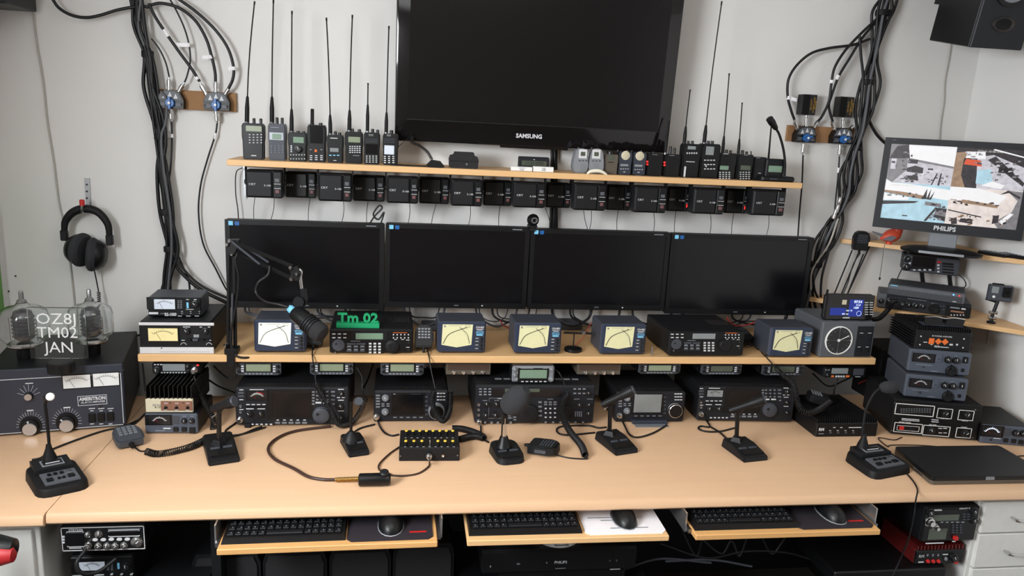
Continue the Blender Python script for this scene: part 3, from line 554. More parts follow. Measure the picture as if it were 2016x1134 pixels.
hand_mic('black hand microphone leaning by the second cross-needle meter', az(*q(B3, 1020, 405), SZ)+Vector((0, -.005, .016)), 0, -28, True,
  cord=[az(*q(B3, 1050, 395), SZ)+Vector((0, -.01, .01)), ay(*q(B3, 1068, 450), -.40), ay(*q(B3, 1085, 560), -.42), ay(*q(B3, 1120, 720), -.45)],
  coil=(.0075, 46, [ay(*q(B3, 1112, 735), -.45), ay(*q(B3, 1095, 830), -.46), ay(*q(B3, 1125, 930), -.47), ay(*q(B3, 1190, 995), -.46), ay(*q(B3, 1245, 900), -.41), ay(*q(B3, 1250, 745), -.39)]))
hand_mic('black hand microphone under the boom microphone, cord over the shelf edge', az(*q(B3, 75, 392), SZ)+Vector((-.002, .01, .014)), 0, -35, False,
  cord=[az(*q(B3, 70, 390), SZ)+Vector((0, 0, .01)), ay(*q(B3, 66, 440), -.40), ay(*q(B3, 85, 580), -.41), ay(*q(B3, 97, 680), -.43)],
  coil=(.0072, 44, [ay(*q(B3, 100, 680), -.44), ay(*q(B3, 165, 800), -.48), ay(*q(B3, 230, 920), -.49), ay(*q(B3, 300, 1030), -.47), ay(*q(B3, 420, 1000), -.44), ay(*q(B3, 505, 860), -.41), ay(*q(B3, 520, 800), -.40)]),
  ctail=[ay(*q(B3, 515, 800), -.40), ay(*q(B3, 495, 720), -.40), ay(*q(B3, 490, 620), -.38), ay(*q(B3, 445, 540), -.36)])
hm = hand_mic('black hand microphone lying between right receiver and right meter', az(*q(B5, 1300, 400), SZ)+Vector((.005, .03, .022)), math.radians(28), -62, False,
  cord=[az(*q(B5, 1385, 430), SZ)+Vector((0, 0, .012)), ay(*q(B5, 1455, 475), -.40), ay(*q(B5, 1510, 535), -.41)],
  coil=(.0075, 52, [ay(*q(B5, 1512, 535), -.41), ay(*q(B5, 1580, 610), -.43), ay(1561, 755, -.47), ay(1567, 778, -.52), ay(1573, 800, -.55), ay(1588, 812, -.57), ay(1610, 807, -.56), ay(1634, 791, -.50)]))
# small mast stand with round base
p = az(*q(B4, 995, 395), SZ)
t = thing('mast_stand', 'small round-based black stand with a crossbar and thin cable', 'stand', p)
MB().lathe([(.030, 0), (.031, .004), (.030, .010), (.012, .014), (.004, .016)], 28).obj('base', 'blk2', t)
MB().cyl((0, 0, .012), (0, 0, .062), .0022).obj('post', 'blk', t)
MB().tube([(-.036, 0, .064), (.062, 0, .062)], .004, 8).obj('crossbar', 'blk2', t)
MB().lathe([(.006, -.01), (.008, 0), (.006, .01)], 14, Matrix.Translation((.03, -.006, .068)) @ FRONT).obj('connector', 'steel', t)
MB().tube(spline([(.004, -.004, .02), (.03, -.002, .045), (.045, 0, .075), (.06, .01, .1)], 6), .0014).obj('lead', 'redwire', t, ang=80)
t = tag(MB().cyl(az(*q(B5, 448, 440), SZ)+Vector((0, 0, .004)), az(*q(B5, 446, 440), SZ)+Vector((0, 0, .036)), .0042, .003).obj('plug_adapter', 'chrome'), 'tiny chrome plug standing left of the right receiver', 'plug')
b = az(*q(B3, 1075, 225), SZ); tag(MB().box(b.x-.03, b.x+.035, b.y-.01, b.y+.08, SZ, SZ+.02, .004).obj('network_box', 'dkgrey'), 'flat dark grey box at the back between receiver and meter', 'box')
b = az(*q(B4, 1000, 240), SZ); tag(MB().box(b.x-.05, b.x+.04, b.y+.03, b.y+.12, SZ, SZ+.03, .004).obj('network_box', 'dkgrey'), 'flat dark grey box at the back behind the mast stand', 'box')
# rotator controller
d = dev('rotator_controller', 'grey antenna rotator controller with round white-rimmed compass dial', 'controller', B6, (262,525), (640,527), 268, .20, z=SZ, body='mid', face='mid', bev=.005, fb=.003)
k = d.sc(B6); F(d, B6, [('P',588,410,125,225,'face',.0012,'control_panel')])
x, z = d.mm(B6, 405, 402); r = 105*k
MB().lathe([(r, 0), (r, .004), (r*.93, .005), (r*.92, .001)], 40, Matrix.Translation((x, 0, z)) @ FRONT).obj('dial_rim', 'white', d.o)
dl = MB().lathe([(r*.94, 0), (r*.94, .0015)], 40, Matrix.Translation((x, 0, z)) @ FRONT).obj('compass_dial', 'meterdark', d.o)
b = MB()
for i in range(24):
    a = math.radians(i*15); r0, r1 = r*(.72 if i % 2 else .62), r*.82
    b.tube([(x+r0*math.cos(a), -.002, z+r0*math.sin(a)), (x+r1*math.cos(a), -.002, z+r1*math.sin(a))], .0005, 4)
for a in (0, math.pi/2): b.tube([(x-r*.8*math.cos(a), -.002, z-r*.8*math.sin(a)), (x+r*.8*math.cos(a), -.002, z+r*.8*math.sin(a))], .0003, 4)
b.obj('compass_marks', 'printdim', dl, kind='stuff')
for n, a in (('N', 90), ('E', 0), ('S', 270), ('W', 180)): text(n, .009, 'print', dl, x+r*.88*math.cos(math.radians(a)), -.002, z+r*.88*math.sin(math.radians(a)))
a = math.radians(25); MB().tube([(x, -.003, z), (x+r*.78*math.cos(a), -.003, z+r*.78*math.sin(a))], .0014, 5).lathe([(.005, 0), (.005, .004)], 14, Matrix.Translation((x, 0, z)) @ FRONT).obj('needle', 'white', dl)
F(d, B6, [('T',585,315,9,'ROTATOR','print'),('G',570,355,628,345,2,1,26,4,'print',.0018),('B',565,382,10,14,'blk2',.004),('B',630,380,14,24,'blk2',.006),('G',552,450,610,450,2,1,22,4,'print',.0018),('B',552,472,26,26,'blk2',.006),('B',608,472,26,26,'blk2',.006),('P',575,505,50,4,'printdim')])
zr = SZ+d.H; yr = d.o.location.y
d = dev('weather_station', 'black weather station with glowing blue display on the rotator controller', 'weather station', B6, (300,262), (648,268), 72, .03, Y=yr+.02, zb=zr, body='blk2', face='gloss', bev=.008)
F(d, B6, [('D',530,170,110,125,'lcdblue'),('D',400,195,120,55,'lcdblue'),('P',448,128,34,34,'beige'),('P',460,240,54,8,'print',.001,'lettering')])
x, z = d.mm(B6, 545, 125); text('07:54', .0135, 'lcdtext', d.o, x, -.002, z, name='digits'); x, z = d.mm(B6, 545, 148); text('11.4', .010, 'lcdtext', d.o, x, -.002, z, name='digits'); x, z = d.mm(B6, 530, 168); text('1329', .010, 'lcdtext', d.o, x, -.002, z, name='digits'); x, z = d.mm(B6, 480, 188); text('-0.4  71', .008, 'lcdtext', d.o, x, -.002, z, name='digits'); x, z = d.mm(B6, 450, 212); text('10.5  2.4', .007, 'lcdtext', d.o, x, -.002, z, name='digits')
F(d, B6, [('G',605,130,640,215,2,6,24,5,'print')])
x, z = d.mm(B6, 550, 208); MB().tube(arcpts(x, z, 18*d.sc(B6), 0, 360, 16, -.0018), .0004, 4).obj('wind_dial', 'lcdtext', d.o)
for x in (-.05, .05): MB().box(x-.008, x+.008, -.004, .05, -.001, .004).obj('foot', 'blk', d.o)
# ================================================================ boom arm microphone
YB = -.37
g = lambda x, y, Y=YB: ay(*q(B2, x, y), Y)
base = az(*q(B2, 110, 1035), SZ); base.y = YB; base.z = SZ
t = thing('boom_arm', 'black scissor boom arm clamped to the shelf, holding the microphone', 'microphone arm', base)
def rl_(*ps): return [p-base for p in ps]
for i, (a, b_) in enumerate((((78, 1030), (85, 160)), ((135, 1030), (128, 235)))):
    MB().tube(rl_(g(*a), g(*b_)), .0065, 6).obj('upright_bar', 'blk2', t)
MB().tube(rl_(g(105, 980, YB-.012), g(112, 560, YB-.012)), .0035, 6).obj('spring', 'dkgrey', t)
E1 = (600, 345); YT = -.47
MB().tube(rl_(g(95, 138), g(598, 345, YT)), .0065, 6).obj('upper_bar', 'blk2', t)
MB().tube(rl_(g(140, 225), g(590, 440, YT)), .0065, 6).obj('lower_bar', 'blk2', t)
for a, b_ in (((100, 140), (330, 325)), ((185, 165), (400, 310))): MB().tube(rl_(g(*a, YB-.01), g(*b_, YB-.05)), .0035, 6).obj('spring', 'dkgrey', t)
pp = rl_(g(575, 345, YT), g(635, 340, YT), g(662, 395, YT), g(640, 450, YT), g(580, 455, YT)); MB().prism([(p.x, p.z) for p in reversed(pp)], pp[0].y-.008, pp[0].y+.008).obj('elbow_plate', 'blk2', t)
pp = rl_(g(70, 125), g(170, 125), g(165, 165), g(125, 250), g(70, 230)); MB().prism([(p.x, p.z) for p in reversed(pp)], -.009, .009).obj('elbow_plate', 'blk2', t)
for p in ((95, 138), (78, 165), (113, 243), (63, 965), (102, 1042)): MB().rev(g(*p)-base+Vector((0, -.006, 0)), g(*p)-base+Vector((0, -.018, 0)), [(.006, 0), (.006, .6), (.003, 1)], 10).obj('bolt', 'chrome', t)
for p in ((578, 350), (628, 400), (585, 440)): MB().rev(g(*p, YT)-base+Vector((0, -.006, 0)), g(*p, YT)-base+Vector((0, -.018, 0)), [(.006, 0), (.006, .6), (.003, 1)], 10).obj('bolt', 'chrome', t)
MB().tube(spline(rl_(g(615, 395, YT), g(640, 372, YT), g(660, 385, YT), g(655, 430, YT), g(665, 520, YT)), 6), .006, 8).obj('swivel_arm', 'chrome', t, ang=80)
pp = rl_(g(655, 515, YT), g(710, 520, YT), g(718, 600, YT), g(690, 660, YT), g(665, 640, YT)); MB().prism([(p.x, p.z) for p in reversed(pp)], pp[0].y-.009, pp[0].y+.009).obj('mic_clamp', 'blk2', t)
c0 = g(640, 625, YT-.012)-base; MB().lathe([(.016, -.006), (.016, .006)], 18, Matrix.Translation(c0) @ FRONT).obj('clamp_knob', 'blk', t)
MB().tube(spline(rl_(g(410, 340, YT+.03), g(395, 410, YT+.02), g(320, 470, YT+.02), g(300, 550, YT), g(370, 620, YT), g(480, 645, YT), g(560, 668, YT-.01)), 8), .0042, 8).obj('mic_cable', 'wire', t, ang=80)
MB().tube(spline(rl_(g(150, 240, YB-.016), g(135, 300, YB-.018), g(160, 420, YB-.018), g(150, 580, YB-.018), g(120, 760, YB-.018), g(95, 900, YB-.018), g(110, 1000, YB-.02), g(150, 1060, YB-.025), g(230, 1070, YB-.022), g(300, 1045, YB-.005)), 8), .0036, 8).obj('mic_cable', 'wire', t, ang=80)
MB().box(-.02, .02, -.025, .02, 0, .02, .003).box(-.012, .012, -.03, -.022, -.04, .012, .002).obj('clamp', 'blk2', t)
m0, m1 = g(600, 700, YT-.01), g(835, 890, YT-.075)
t = thing('broadcast_microphone', 'fat black studio microphone with ribbed barrel hanging from the boom arm', 'microphone', m0)
v = m1-m0
MB().rev((0, 0, 0), v, [(.014, 0), (.022, .04), (.026, .1), (.026, .42), (.028, .44)], 28).obj('barrel', 'blk2', t)
for i in range(4): MB().rev((0, 0, 0), v, [(.027, .44+i*.075), (.0295, .45+i*.075), (.0295, .49+i*.075), (.027, .5+i*.075)], 28).obj('rib', 'blk', t)
MB().rev((0, 0, 0), v, [(.026, .44), (.027, .74), (.029, .76), (.029, .92), (.024, .99), (.012, 1.03)], 28).obj('grille', 'weave', t)
MB().rev((0, 0, 0), v*-.16, [(.012, 0), (.012, .7), (.009, 1)], 18).obj('connector_ring', 'ltblue', t)
MB().rev(v*-.15, v*-.24, [(.009, 0), (.006, 1)], 16).obj('connector', 'blk2', t)
# ================================================================ desk, left part
d = dev('linear_amplifier', 'large dark valve amplifier with two dial meters, left corner of desk', 'amplifier', A8, (-70, 1010), (832, 938), 572, .37, body='blk', face='slate', bev=.003, feet=.008)
k = d.sc(A8); da = d
F(d, A8, [('R',-55,630,815,921,4,'print')])
F(d, A8, [('K',190,735,24,'blk2',16),('K',202,930,60,'blk2',26),('K',440,905,60,'blk2',26)], 0)
for x, y, r in ((190,733,22),(202,940,42),(443,917,42)):
    xx, zz = d.mm(A8, x, y); MB().lathe([(r*k, 0), (r*k*.95, .004)], 26, Matrix.Translation((xx, -.5*r*k-.004, zz)) @ FRONT).obj('knob_cap', 'alu', d.o)
F(d, A8, [('M',505,637,158,88,'meterwht'),('M',697,623,152,88,'meterwht'),('R',508,735,705,785,3,'print'),('T',608,750,24,'AMERITRON','print',.0006,.85),('T',612,772,13,'AL-811H AMPLIFIER','print',.0001,.95),
  ('B',605,875,40,60,'blk2',.006,'rocker_switch'),('B',665,870,40,60,'blk2',.006,'rocker_switch'),('B',726,866,40,60,'blk2',.006,'rocker_switch'),('J',662,797,9,'ink'),
  ('G',604,822,726,808,3,1,36,5,'print',.0008),('G',604,835,726,825,3,1,20,5,'print',.0008),('G',605,922,726,910,3,1,24,6,'print',.0008),('P',440,808,40,8,'print'),('P',198,828,38,8,'print'),('P',192,650,44,6,'print')])
def ticks(d, c, cx, cy, r0, r1, a0, a1, n, m='print'):
    b = MB()
    for i in range(n):
        a = math.radians(a0+(a1-a0)*i/(n-1)); p = d.mm(c, cx+r0*math.cos(a), cy-r0*math.sin(a)); e = d.mm(c, cx+r1*math.cos(a), cy-r1*math.sin(a)); b.tube([(p[0], -.0006, p[1]), (e[0], -.0006, e[1])], .0005, 4)
    b.obj('dial_ticks', m, d.o, kind='stuff')
ticks(d, A8, 202, 930, 72, 96, -5, 185, 17); ticks(d, A8, 440, 905, 72, 98, -5, 185, 17); ticks(d, A8, 190, 735, 34, 78, 20, 165, 7)
for x, y in ((400, 596), (808, 563), (815, 916)): xx, zz = d.mm(A8, x, y); MB().lathe([(.0035, 0), (.002, .0025)], 10, Matrix.Translation((xx, 0, zz)) @ FRONT).obj('screw', 'ink', d.o)
ZA = DZ+d.H
# transmitting valves on top
def valve(label, px, py, ptop, rpx, pw):
    p = az(*q(A8, px, py), ZA); t = thing('glass_valve', label, 'valve', p, 0, 'glass valves on the amplifier'); kk = (p-CAM).dot(FW)/FPX/A8[2]
    H = height_at(p, q(A8, 0, ptop)[1]); R = rpx*kk
    MB().rev((0, 0, 0), (0, 0, H*.19), [(R*.34, 0), (R*.36, .1), (R*.36, .9), (R*.3, 1)], 24).obj('base', 'blk2', t)
    MB().rev((0, 0, H*.19), (0, 0, H*.255), [(R*.66, 0), (R*.7, .2), (R*.7, .5), (R*.6, 1)], 28).obj('metal_collar', 'chrome', t)
    pr = [(.50, .235), (.78, .26), (.97, .33), (1.0, .42), (1.0, .62), (.93, .71), (.62, .765), (.30, .785), (.2, .83)]
    MB().lathe([(R*r, H*z) for r, z in pr]+[(R*r*.97-.0005, H*z) for r, z in reversed(pr)], 36, cap=False).obj('glass_envelope', 'glass', t, ang=80)
    an = MB().lathe([(R*.3, H*.28), (R*.4, H*.31), (R*.42, H*.62), (R*.36, H*.69), (R*.16, H*.73)], 20).obj('anode', 'tubegrey', t)
    b = MB()
    for i in range(6): b.lathe([(R*.44, H*(.33+i*.055)), (R*.47, H*(.335+i*.055)), (R*.44, H*(.345+i*.055))], 20, cap=False)
    b.obj('anode_rings', 'dkgrey', an)
    for sx in (-1, 1): MB().tube([(sx*R*.56, -.004, H*.27), (sx*R*.56, -.004, H*.6)], .0012, 5).obj('support_wire', 'chrome', an)
    MB().rev((0, 0, H*.82), (0, 0, H), [(R*.2, 0), (R*.2, .2), (R*.1, .35), (R*.1, .9), (R*.06, 1)], 14).obj('top_cap', 'steel', t)
    return t
valve('large clear glass valve with grey anode, left one on the amplifier', 175, 480, 42, 148, 0)
valve('large clear glass valve with grey anode, right one on the amplifier', 612, 455, 32, 132, 0)
# acrylic call sign plate
p = az(*q(A8, 405, 570), ZA); t = thing('call_sign_plate', 'clear acrylic plate with three lines of engraved lettering on round black base', 'sign', p); kk = (p-CAM).dot(FW)/FPX/A8[2]
MB().lathe([(82*kk, 0), (82*kk, 62*kk), (74*kk, 70*kk)], 32).obj('base', 'blk2', t)
zt = height_at(p, q(A8, 0, 150)[1]); zb = height_at(p, q(A8, 0, 488)[1])
MB().box(-180*kk, 172*kk, -.002, .002, zb, zt, .0016).obj('plate', 'acrylic', t)
for s, yy, sx, dx in (('OZ8J', 228, 1.08, -5), ('TM02', 318, 1.0, -5), ('JAN', 415, 1.0, 0)): text(s, 104*kk, 'etch', t, dx*kk, -.0024, height_at(p, q(A8, 0, yy)[1]), sx=sx, name='engraved_lettering')
# gooseneck desk microphones
def goose(label, c, fl, fr, bl, br, stem, path, head, headm, rz0):
    P = [az(*q(c, *v), DZ+h_) for v, h_ in ((fl, 0), (fr, 0), (br, .03), (bl, .03))]
    for p_ in P: p_.z = DZ
    ctr = sum(P, Vector())/4; t = thing('gooseneck_microphone', label, 'microphone', ctr)
    L = [v-ctr for v in P]
    def quad(s0, h0, h1): # scaled footprint with front h0, back h1
        return [Vector((L[0].x*s0, L[0].y*s0, h0)), Vector((L[1].x*s0, L[1].y*s0, h0)), Vector((L[2].x*s0, L[2].y*s0, h1)), Vector((L[3].x*s0, L[3].y*s0, h1))]
    bm = bmesh.new(); lo = [bm.verts.new(v) for v in quad(1, 0, 0)]; hi = [bm.verts.new(v) for v in quad(.97, .022, .03)]
    bm.faces.new(lo[::-1]); bm.faces.new(hi)
    for i in range(4): bm.faces.new((lo[i], lo[(i+1) % 4], hi[(i+1) % 4], hi[i]))
    bmesh.ops.bevel(bm, geom=[e for e in bm.edges if abs(e.verts[0].co.z-e.verts[1].co.z) > .015], offset=.028, segments=3, affect='EDGES', profile=.5)
    bmesh.ops.bevel(bm, geom=[e for e in bm.edges if min(e.verts[0].co.z, e.verts[1].co.z) > .012], offset=.007, segments=2, affect='EDGES', profile=.5)
    MB().bm(bm).obj('base', 'rub', t)
    ux = (L[1]-L[0]).normalized(); uy = (L[3]-L[0]); dp = uy.length; uy = uy.normalized(); wd = (L[1]-L[0]).length
    fz = lambda v: .022+.008*v
    def slab(u0, u1, v0, v1, th, m, nm, par=t, lift=0):
        f0 = (L[0]+L[1])*.5
        vs = []
        for hh in (0, th):
            for u, v in ((u0, v0), (u1, v0), (u1, v1), (u0, v1)):
                w_ = L[0].lerp(L[1], u).lerp(L[3].lerp(L[2], u), v); vs.append((w_.x*.97, w_.y*.97, fz(v)+lift+hh-.001))
        return MB().add(vs, [(3,2,1,0),(4,5,6,7),(0,1,5,4),(1,2,6,5),(2,3,7,6),(3,0,4,7)]).obj(nm, m, par)
    slab(.12, .86, .56, .97, .014, 'blk', 'raised_deck'); slab(.18, .86, .12, .53, .005, 'mid', 'control_panel'); 
    mt_ = slab(.28, .72, .64, .86, .002, 'silver', 'meter_frame', t, .014); slab(.31, .69, .67, .83, .0015, 'meterdark', 'meter', mt_, .0155); slab(.36, .64, .70, .72, .001, 'print', 'meter_scale', mt_, .0172)
    for u, v, m, s in ((.30, .24, 'blk2', .085), (.48, .24, 'blk2', .04), (.57, .24, 'blk2', .04), (.72, .26, 'blk2', .085), (.34, .42, 'blk2', .05), (.46, .42, 'blk2', .05), (.58, .42, 'blk2', .05), (.72, .44, 'chrome', .05)):
        slab(u-s*.7, u+s*.7, v-s*.55, v+s*.55, .007, m, 'button' if m != 'chrome' else 'knob', t, .002)
    s0 = az(*q(c, *stem), DZ+.045)
    sb = s0-ctr; rc = (L[2]+L[3])/2; sb = sb if (sb-rc).dot(uy) < -.02 else sb+uy*(-.02-(sb-rc).dot(uy))
    MB().rev((sb.x, sb.y, .03), (sb.x, sb.y, .085), [(.021, 0), (.016, .4), (.008, .8), (.006, 1)], 18).obj('neck_boot', 'rub', t)
    gp = [Vector((sb.x, sb.y, .075))]+[ay(*q(c, v[0], v[1]), s0.y+v[2])-ctr for v in path]
    MB().tube(spline(gp, 8), .0042, 8).obj('gooseneck', 'rub', t, ang=80)
    a, b = [ay(*q(c, v[0], v[1]), s0.y+v[2])-ctr for v in head]
    if headm == 'foam': MB().rev(a, b, [(.006, -.02), (.014, .1), (.019, .35), (.0205, .6), (.018, .85), (.010, 1)], 20).obj('foam_windscreen', 'foam', t)
    else:
        MB().rev(a, b, [(.011, 0), (.0115, .2), (.0115, 1)], 20).obj('mic_head', 'rub', t); MB().rev(b, b+(b-a)*.08, [(.0105, 0), (.008, 1)], 20).obj('mic_cap', 'white', t)
    return t
goose('black gooseneck microphone base with silver-tipped head, front left of desk', C1, (225,682), (548,612), (132,478), (440,418), (295,430), [(292,330,0),(280,200,-.003),(270,110,-.008),(280,80,-.012)], [(284,70,-.005),(300,64,-.03)], 'cap', 0)
goose('black gooseneck microphone base with grey foam head, beside the laptop', C8, (385,412), (692,352), (152,175), (455,146), (298,146), [(300,60,.01),(325,-120,.02),(380,-240,.02),(430,-290,.02)], [(440,-298,.02),(560,-300,.03)], 'foam', 0)
# dx stack: supply with heatsink amplifier
d = dev('power_supply', 'slate power supply with backlit meter at bottom of left stack', 'power supply', B1, (120,984), (468,984), 850, .17, body='blk', face='psu', bev=.003, feet=.003)
F(d, B1, [('P',208,890,170,72,'blk2',.001,'meter_surround'),('M',215,890,130,56,'meterdark','print'),('P',320,890,44,56,'dkgrey',.001,'blank_panel'),('K',377,895,18),('K',427,895,18),('P',262,945,46,8,'print'),('P',218,960,60,5,'printdim'),('B',322,950,32,32,'blk2',.004),('B',376,950,32,32,'blk2',.004),('B',430,955,36,40,'blk2',.005,'rocker_switch'),('G',377,865,427,865,2,1,22,5,'printdim',.0006)])
zs = DZ+d.H
d = dev('heatsink_amplifier', 'beige-fronted amplifier with tall black cooling fins on the left stack', 'amplifier', B1, (122,842), (435,842), 750, .19, z=zs, body='finblk', face='beige', bev=.002)
F(d, B1, [('P',326,796,196,66,'brown',.002,'switch_panel'),('T',195,792,12,'ZETAGI','printdim'),('T',205,806,13,'B 132','ink')])
for x in (257, 327, 400): F(d, B1, [('K',x,805,9,'blk2',22)], -.002)
F(d, B1, [('J',286,775,5,'ink'),('J',372,775,5,'ink'),('G',257,778,400,778,3,1,22,4,'print',.0026),('G',257,822,400,822,3,1,22,4,'print',.0026)])
fz = height_at(d.o.location, q(B1, 0, 668)[1])
me = MB().box(-.0012, .0012, 0, .19, 0, fz-d.H).mesh('cooling_fin', 'finblk')
for i in range(11): f = link('cooling_fin', me, d.o); f.location = (-d.W/2+.004+i*(d.W-.008)/10, 0, d.H-.0005)
MB().box(-d.W/2, d.W/2, .12, .19, d.H, fz-.004).obj('fin_block', 'finblk', d.o)
hand_mic('charcoal keypad hand microphone lying on the desk by the valve amplifier', az(*q(C1, 785, 372), DZ)+Vector((0, 0, .014)), math.radians(30), -80, True, size=1.25, th=.55,
  cord=[az(*q(C1, 790, 362), DZ)+Vector((0, 0, .008)), az(*q(C1, 830, 385), DZ+.003), az(*q(C1, 872, 388), DZ+.006)],
  coil=(.008, 60, [az(*q(C1, 872, 390), DZ+.009), az(*q(C1, 940, 405), DZ+.009), az(*q(C1, 1060, 385), DZ+.009), az(*q(C1, 1180, 345), DZ+.009), ay(*q(B1, 545, 990), -.47), ay(*q(B1, 570, 900), -.45), ay(*q(B1, 520, 800), -.44), ay(*q(B1, 480, 720), -.43)]),
  ctail=[ay(*q(B1, 484, 725), -.43), ay(*q(B1, 455, 650), -.43), ay(*q(B1, 440, 600), -.42)], m='dkgrey')
# ================================================================ radios hung under the shelf
def under(name, label, c, bl, br, top, depth, Y=-.36, **k): return dev(name, label, 'radio', c, bl, br, top, depth, Y=Y, group='radios hung under the shelf', **k)
SB = SZ-.024
d = under('mobile_radio', 'silver-displayed mobile radio under the left shelf end with chrome mic plug', B1, (165,590), (478,590), 517, .15, Y=-.375, body='blk', face='blk2')
F(d, B1, [('D',308,545,140,48,'lcdgrey'),('K',197,563,26),('K',402,537,14),('K',400,572,12),('X',445,562,22),('B',465,530,14,9,'redled'),('G',185,525,225,525,3,1,12,6,'print'),('G',230,578,380,578,9,1,10,6,'print')])
def head(label, c, bl, br, top, Y=-.375, lcd='lcd'):
    d = under('mobile_radio', label, c, bl, br, top, .13, Y=Y, body='blk', face=None)
    w, H = d.W/2, d.H
    MB().prism([(-w, H*.15), (-w*.86, 0), (w*.86, 0), (w, H*.15), (w, H), (-w, H)], 0, .02).obj('front_panel', 'dkgrey', d.o)
    MB().box(-w*.62, w*.62, -.002, .001, H*.24, H*.97, .001).obj('display_surround', 'blk2', d.o); MB().box(-w*.54, w*.54, -.0028, 0, H*.34, H*.93).obj('display', lcd, d.o)
    b = MB()
    for i in range(8): b.box(-w*.6+i*w*.16, -w*.6+i*w*.16+w*.11, -.002, .001, H*.06, H*.19)
    b.obj('small_buttons', 'grey', d.o, kind='stuff')
    for sx in (-1, 1):
        knob(d.o, sx*w*.86, H*.76, w*.075, .012, 'knob'); knob(d.o, sx*w*.86, H*.34, w*.075, .012, 'knob')
        b = MB()
        for j in range(3): b.box(sx*w*.7-.004, sx*w*.7+.004, -.002, .001, H*(.3+.2*j), H*(.4+.2*j))
        b.obj('small_buttons', 'print', d.o, kind='stuff')
    return d
head('mobile radio with olive display under shelf, above the left end of the big transceiver', B1, (715,595), (1012,595), 517)
head('mobile radio with olive display under shelf, right of the boom microphone cord', B3, (45,600), (415,602), 500)
head('mobile radio with olive display under shelf, above the small left transceiver', B3, (650,605), (1020,607), 502)
head('mobile radio under shelf with pale display, above the small right transceiver', B5, (335,592), (690,598), 512)
head('mobile radio under shelf with dim display, left above the right big transceiver', B5, (870,598), (1215,604), 518, lcd='lcddark')
head('mobile radio under shelf with dim display, near the dangling right coiled cord', B5, (1395,605), (1745,612), 522, lcd='lcddark')
# detachable head on top of the big centre transceiver
d = under('mobile_radio', 'silver mobile radio head with green display, front of the centre transceiver top', B4, (468,668), (832,668), 527, .06, Y=-.42, body='blk', face='grey', fb=.006)
F(d, B4, [('P',655,602,270,120,'blk2',.001,'display_surround'),('D',655,595,236,76,'lcdgreen',.002),('K',492,550,20,'grey'),('K',490,600,20,'grey'),('K',505,638,18,'grey'),('K',808,550,20,'grey'),('K',805,635,24,'grey'),('G',560,658,755,658,6,1,22,8,'print'),('P',600,547,110,6,'print'),('P',755,547,40,6,'print')])
# metal filter boxes with four knobs
def fourk(label, c, bl, br, top, ks, ky):
    d = under('switch_unit', label, c, bl, br, top, .12, Y=-.37, body='taupe', face='taupe', bev=.001); d.o['category'] = 'switch box'; d.o['group'] = 'metal switch boxes under the shelf'
    x0, z0 = d.mm(c, ks[0]-50, ky-25); x1, z1 = d.mm(c, ks[-1]+50, ky-70); MB().box(-d.W*.46, d.W*.46, -.001, .001, d.H*.4, d.H*.95).obj('label_plate', 'umber', d.o)
    for x in ks: F(d, c, [('K', x, ky, 16, 'chrome', 22)])
fourk('brown metal box with four chrome knobs, under the shelf left of centre', B3, (1212,600), (1595,600), 503, (1280,1364,1447,1527), 582)
fourk('brown metal box with four chrome knobs, under the shelf right of centre', B4, (1030,600), (1400,600), 510, (1100,1182,1260,1335), 585)
d = under('mobile_radio', 'mobile radio with orange keys and pale display, right shelf end', B6, (300,672), (598,672), 598, .14, Y=-.37, body='blk', face='blk2')
F(d, B6, [('D',415,623,126,42,'lcdgrey'),('B',362,661,20,14,'orange'),('B',470,661,28,14,'orange'),('G',388,661,442,661,4,1,11,12,'print'),('K',318,650,14),('G',315,615,335,615,2,1,10,8,'printdim'),('P',550,630,80,50,'dkgrey',.001,'speaker_panel'),('P',545,665,40,4,'print')])
# ================================================================ transceivers on the desk
def f756(c, o, s, lcd, met):   # features in C2-like coordinates (x0=445,y0=30,w=1180,h=400)
    g = lambda x, y: (o[0]+(x-445)*s, o[1]+(y-30)*s)
    L = [('P',1015,190,470,330,'blk2',.0012,'display_surround'),('D',1031,192,390,266,lcd,.002),('P',670,100,226,108,'blk2',.0012,'meter_surround'),('B',503,72,62,26,'dkgrey'),('B',503,106,62,22,'dkgrey'),('J',497,208,16),('J',497,270,16),('X',493,347,32),('K',590,287,34),('K',712,287,34),
      ('G',575,193,740,193,4,1,36,10,'print',.0006),('G',575,215,740,215,4,1,40,14,'blk2'),('G',595,238,712,238,2,1,76,10,'print',.0006),('G',620,398,815,398,5,1,26,12,'print'),('G',885,382,1165,382,5,1,50,20,'grey'),('G',885,355,1165,355,5,1,26,10,'print',.0006),
      ('G',1257,60,1257,185,1,5,26,16,'grey'),('G',1298,58,1455,140,4,3,22,14,'grey'),('G',1310,172,1390,172,2,1,58,16,'print'),('G',1470,58,1470,185,1,4,24,14,'grey'),('O',1340,300,86,'dkgrey',40),('K',1545,78,30),('K',1545,207,30),('K',1545,330,30),('G',1545,35,1545,260,1,3,60,8,'print',.0006),('G',1520,120,1570,120,2,1,30,8,'print',.0006),('P',665,38,140,8,'print'),('G',505,40,505,245,1,3,40,8,'print',.0006)]
    out = []
    for e in L:
        if e[0] == 'G': a = g(e[1], e[2]); b = g(e[3], e[4]); out.append(('G',)+a+b+(e[5], e[6], e[7]*s, e[8]*s)+e[9:])
        else: a = g(e[1], e[2]); n = 2 if e[0] in 'DPB' else 1; out.append((e[0],)+a+tuple(v*s if i < n or (e[0] == 'O' and i == 2) else v for i, v in enumerate(e[3:])))
    out.append(('M',)+g(670, 100)+(196*s, 84*s, met, 'print' if met == 'meterdark' else 'ink'))
    return out
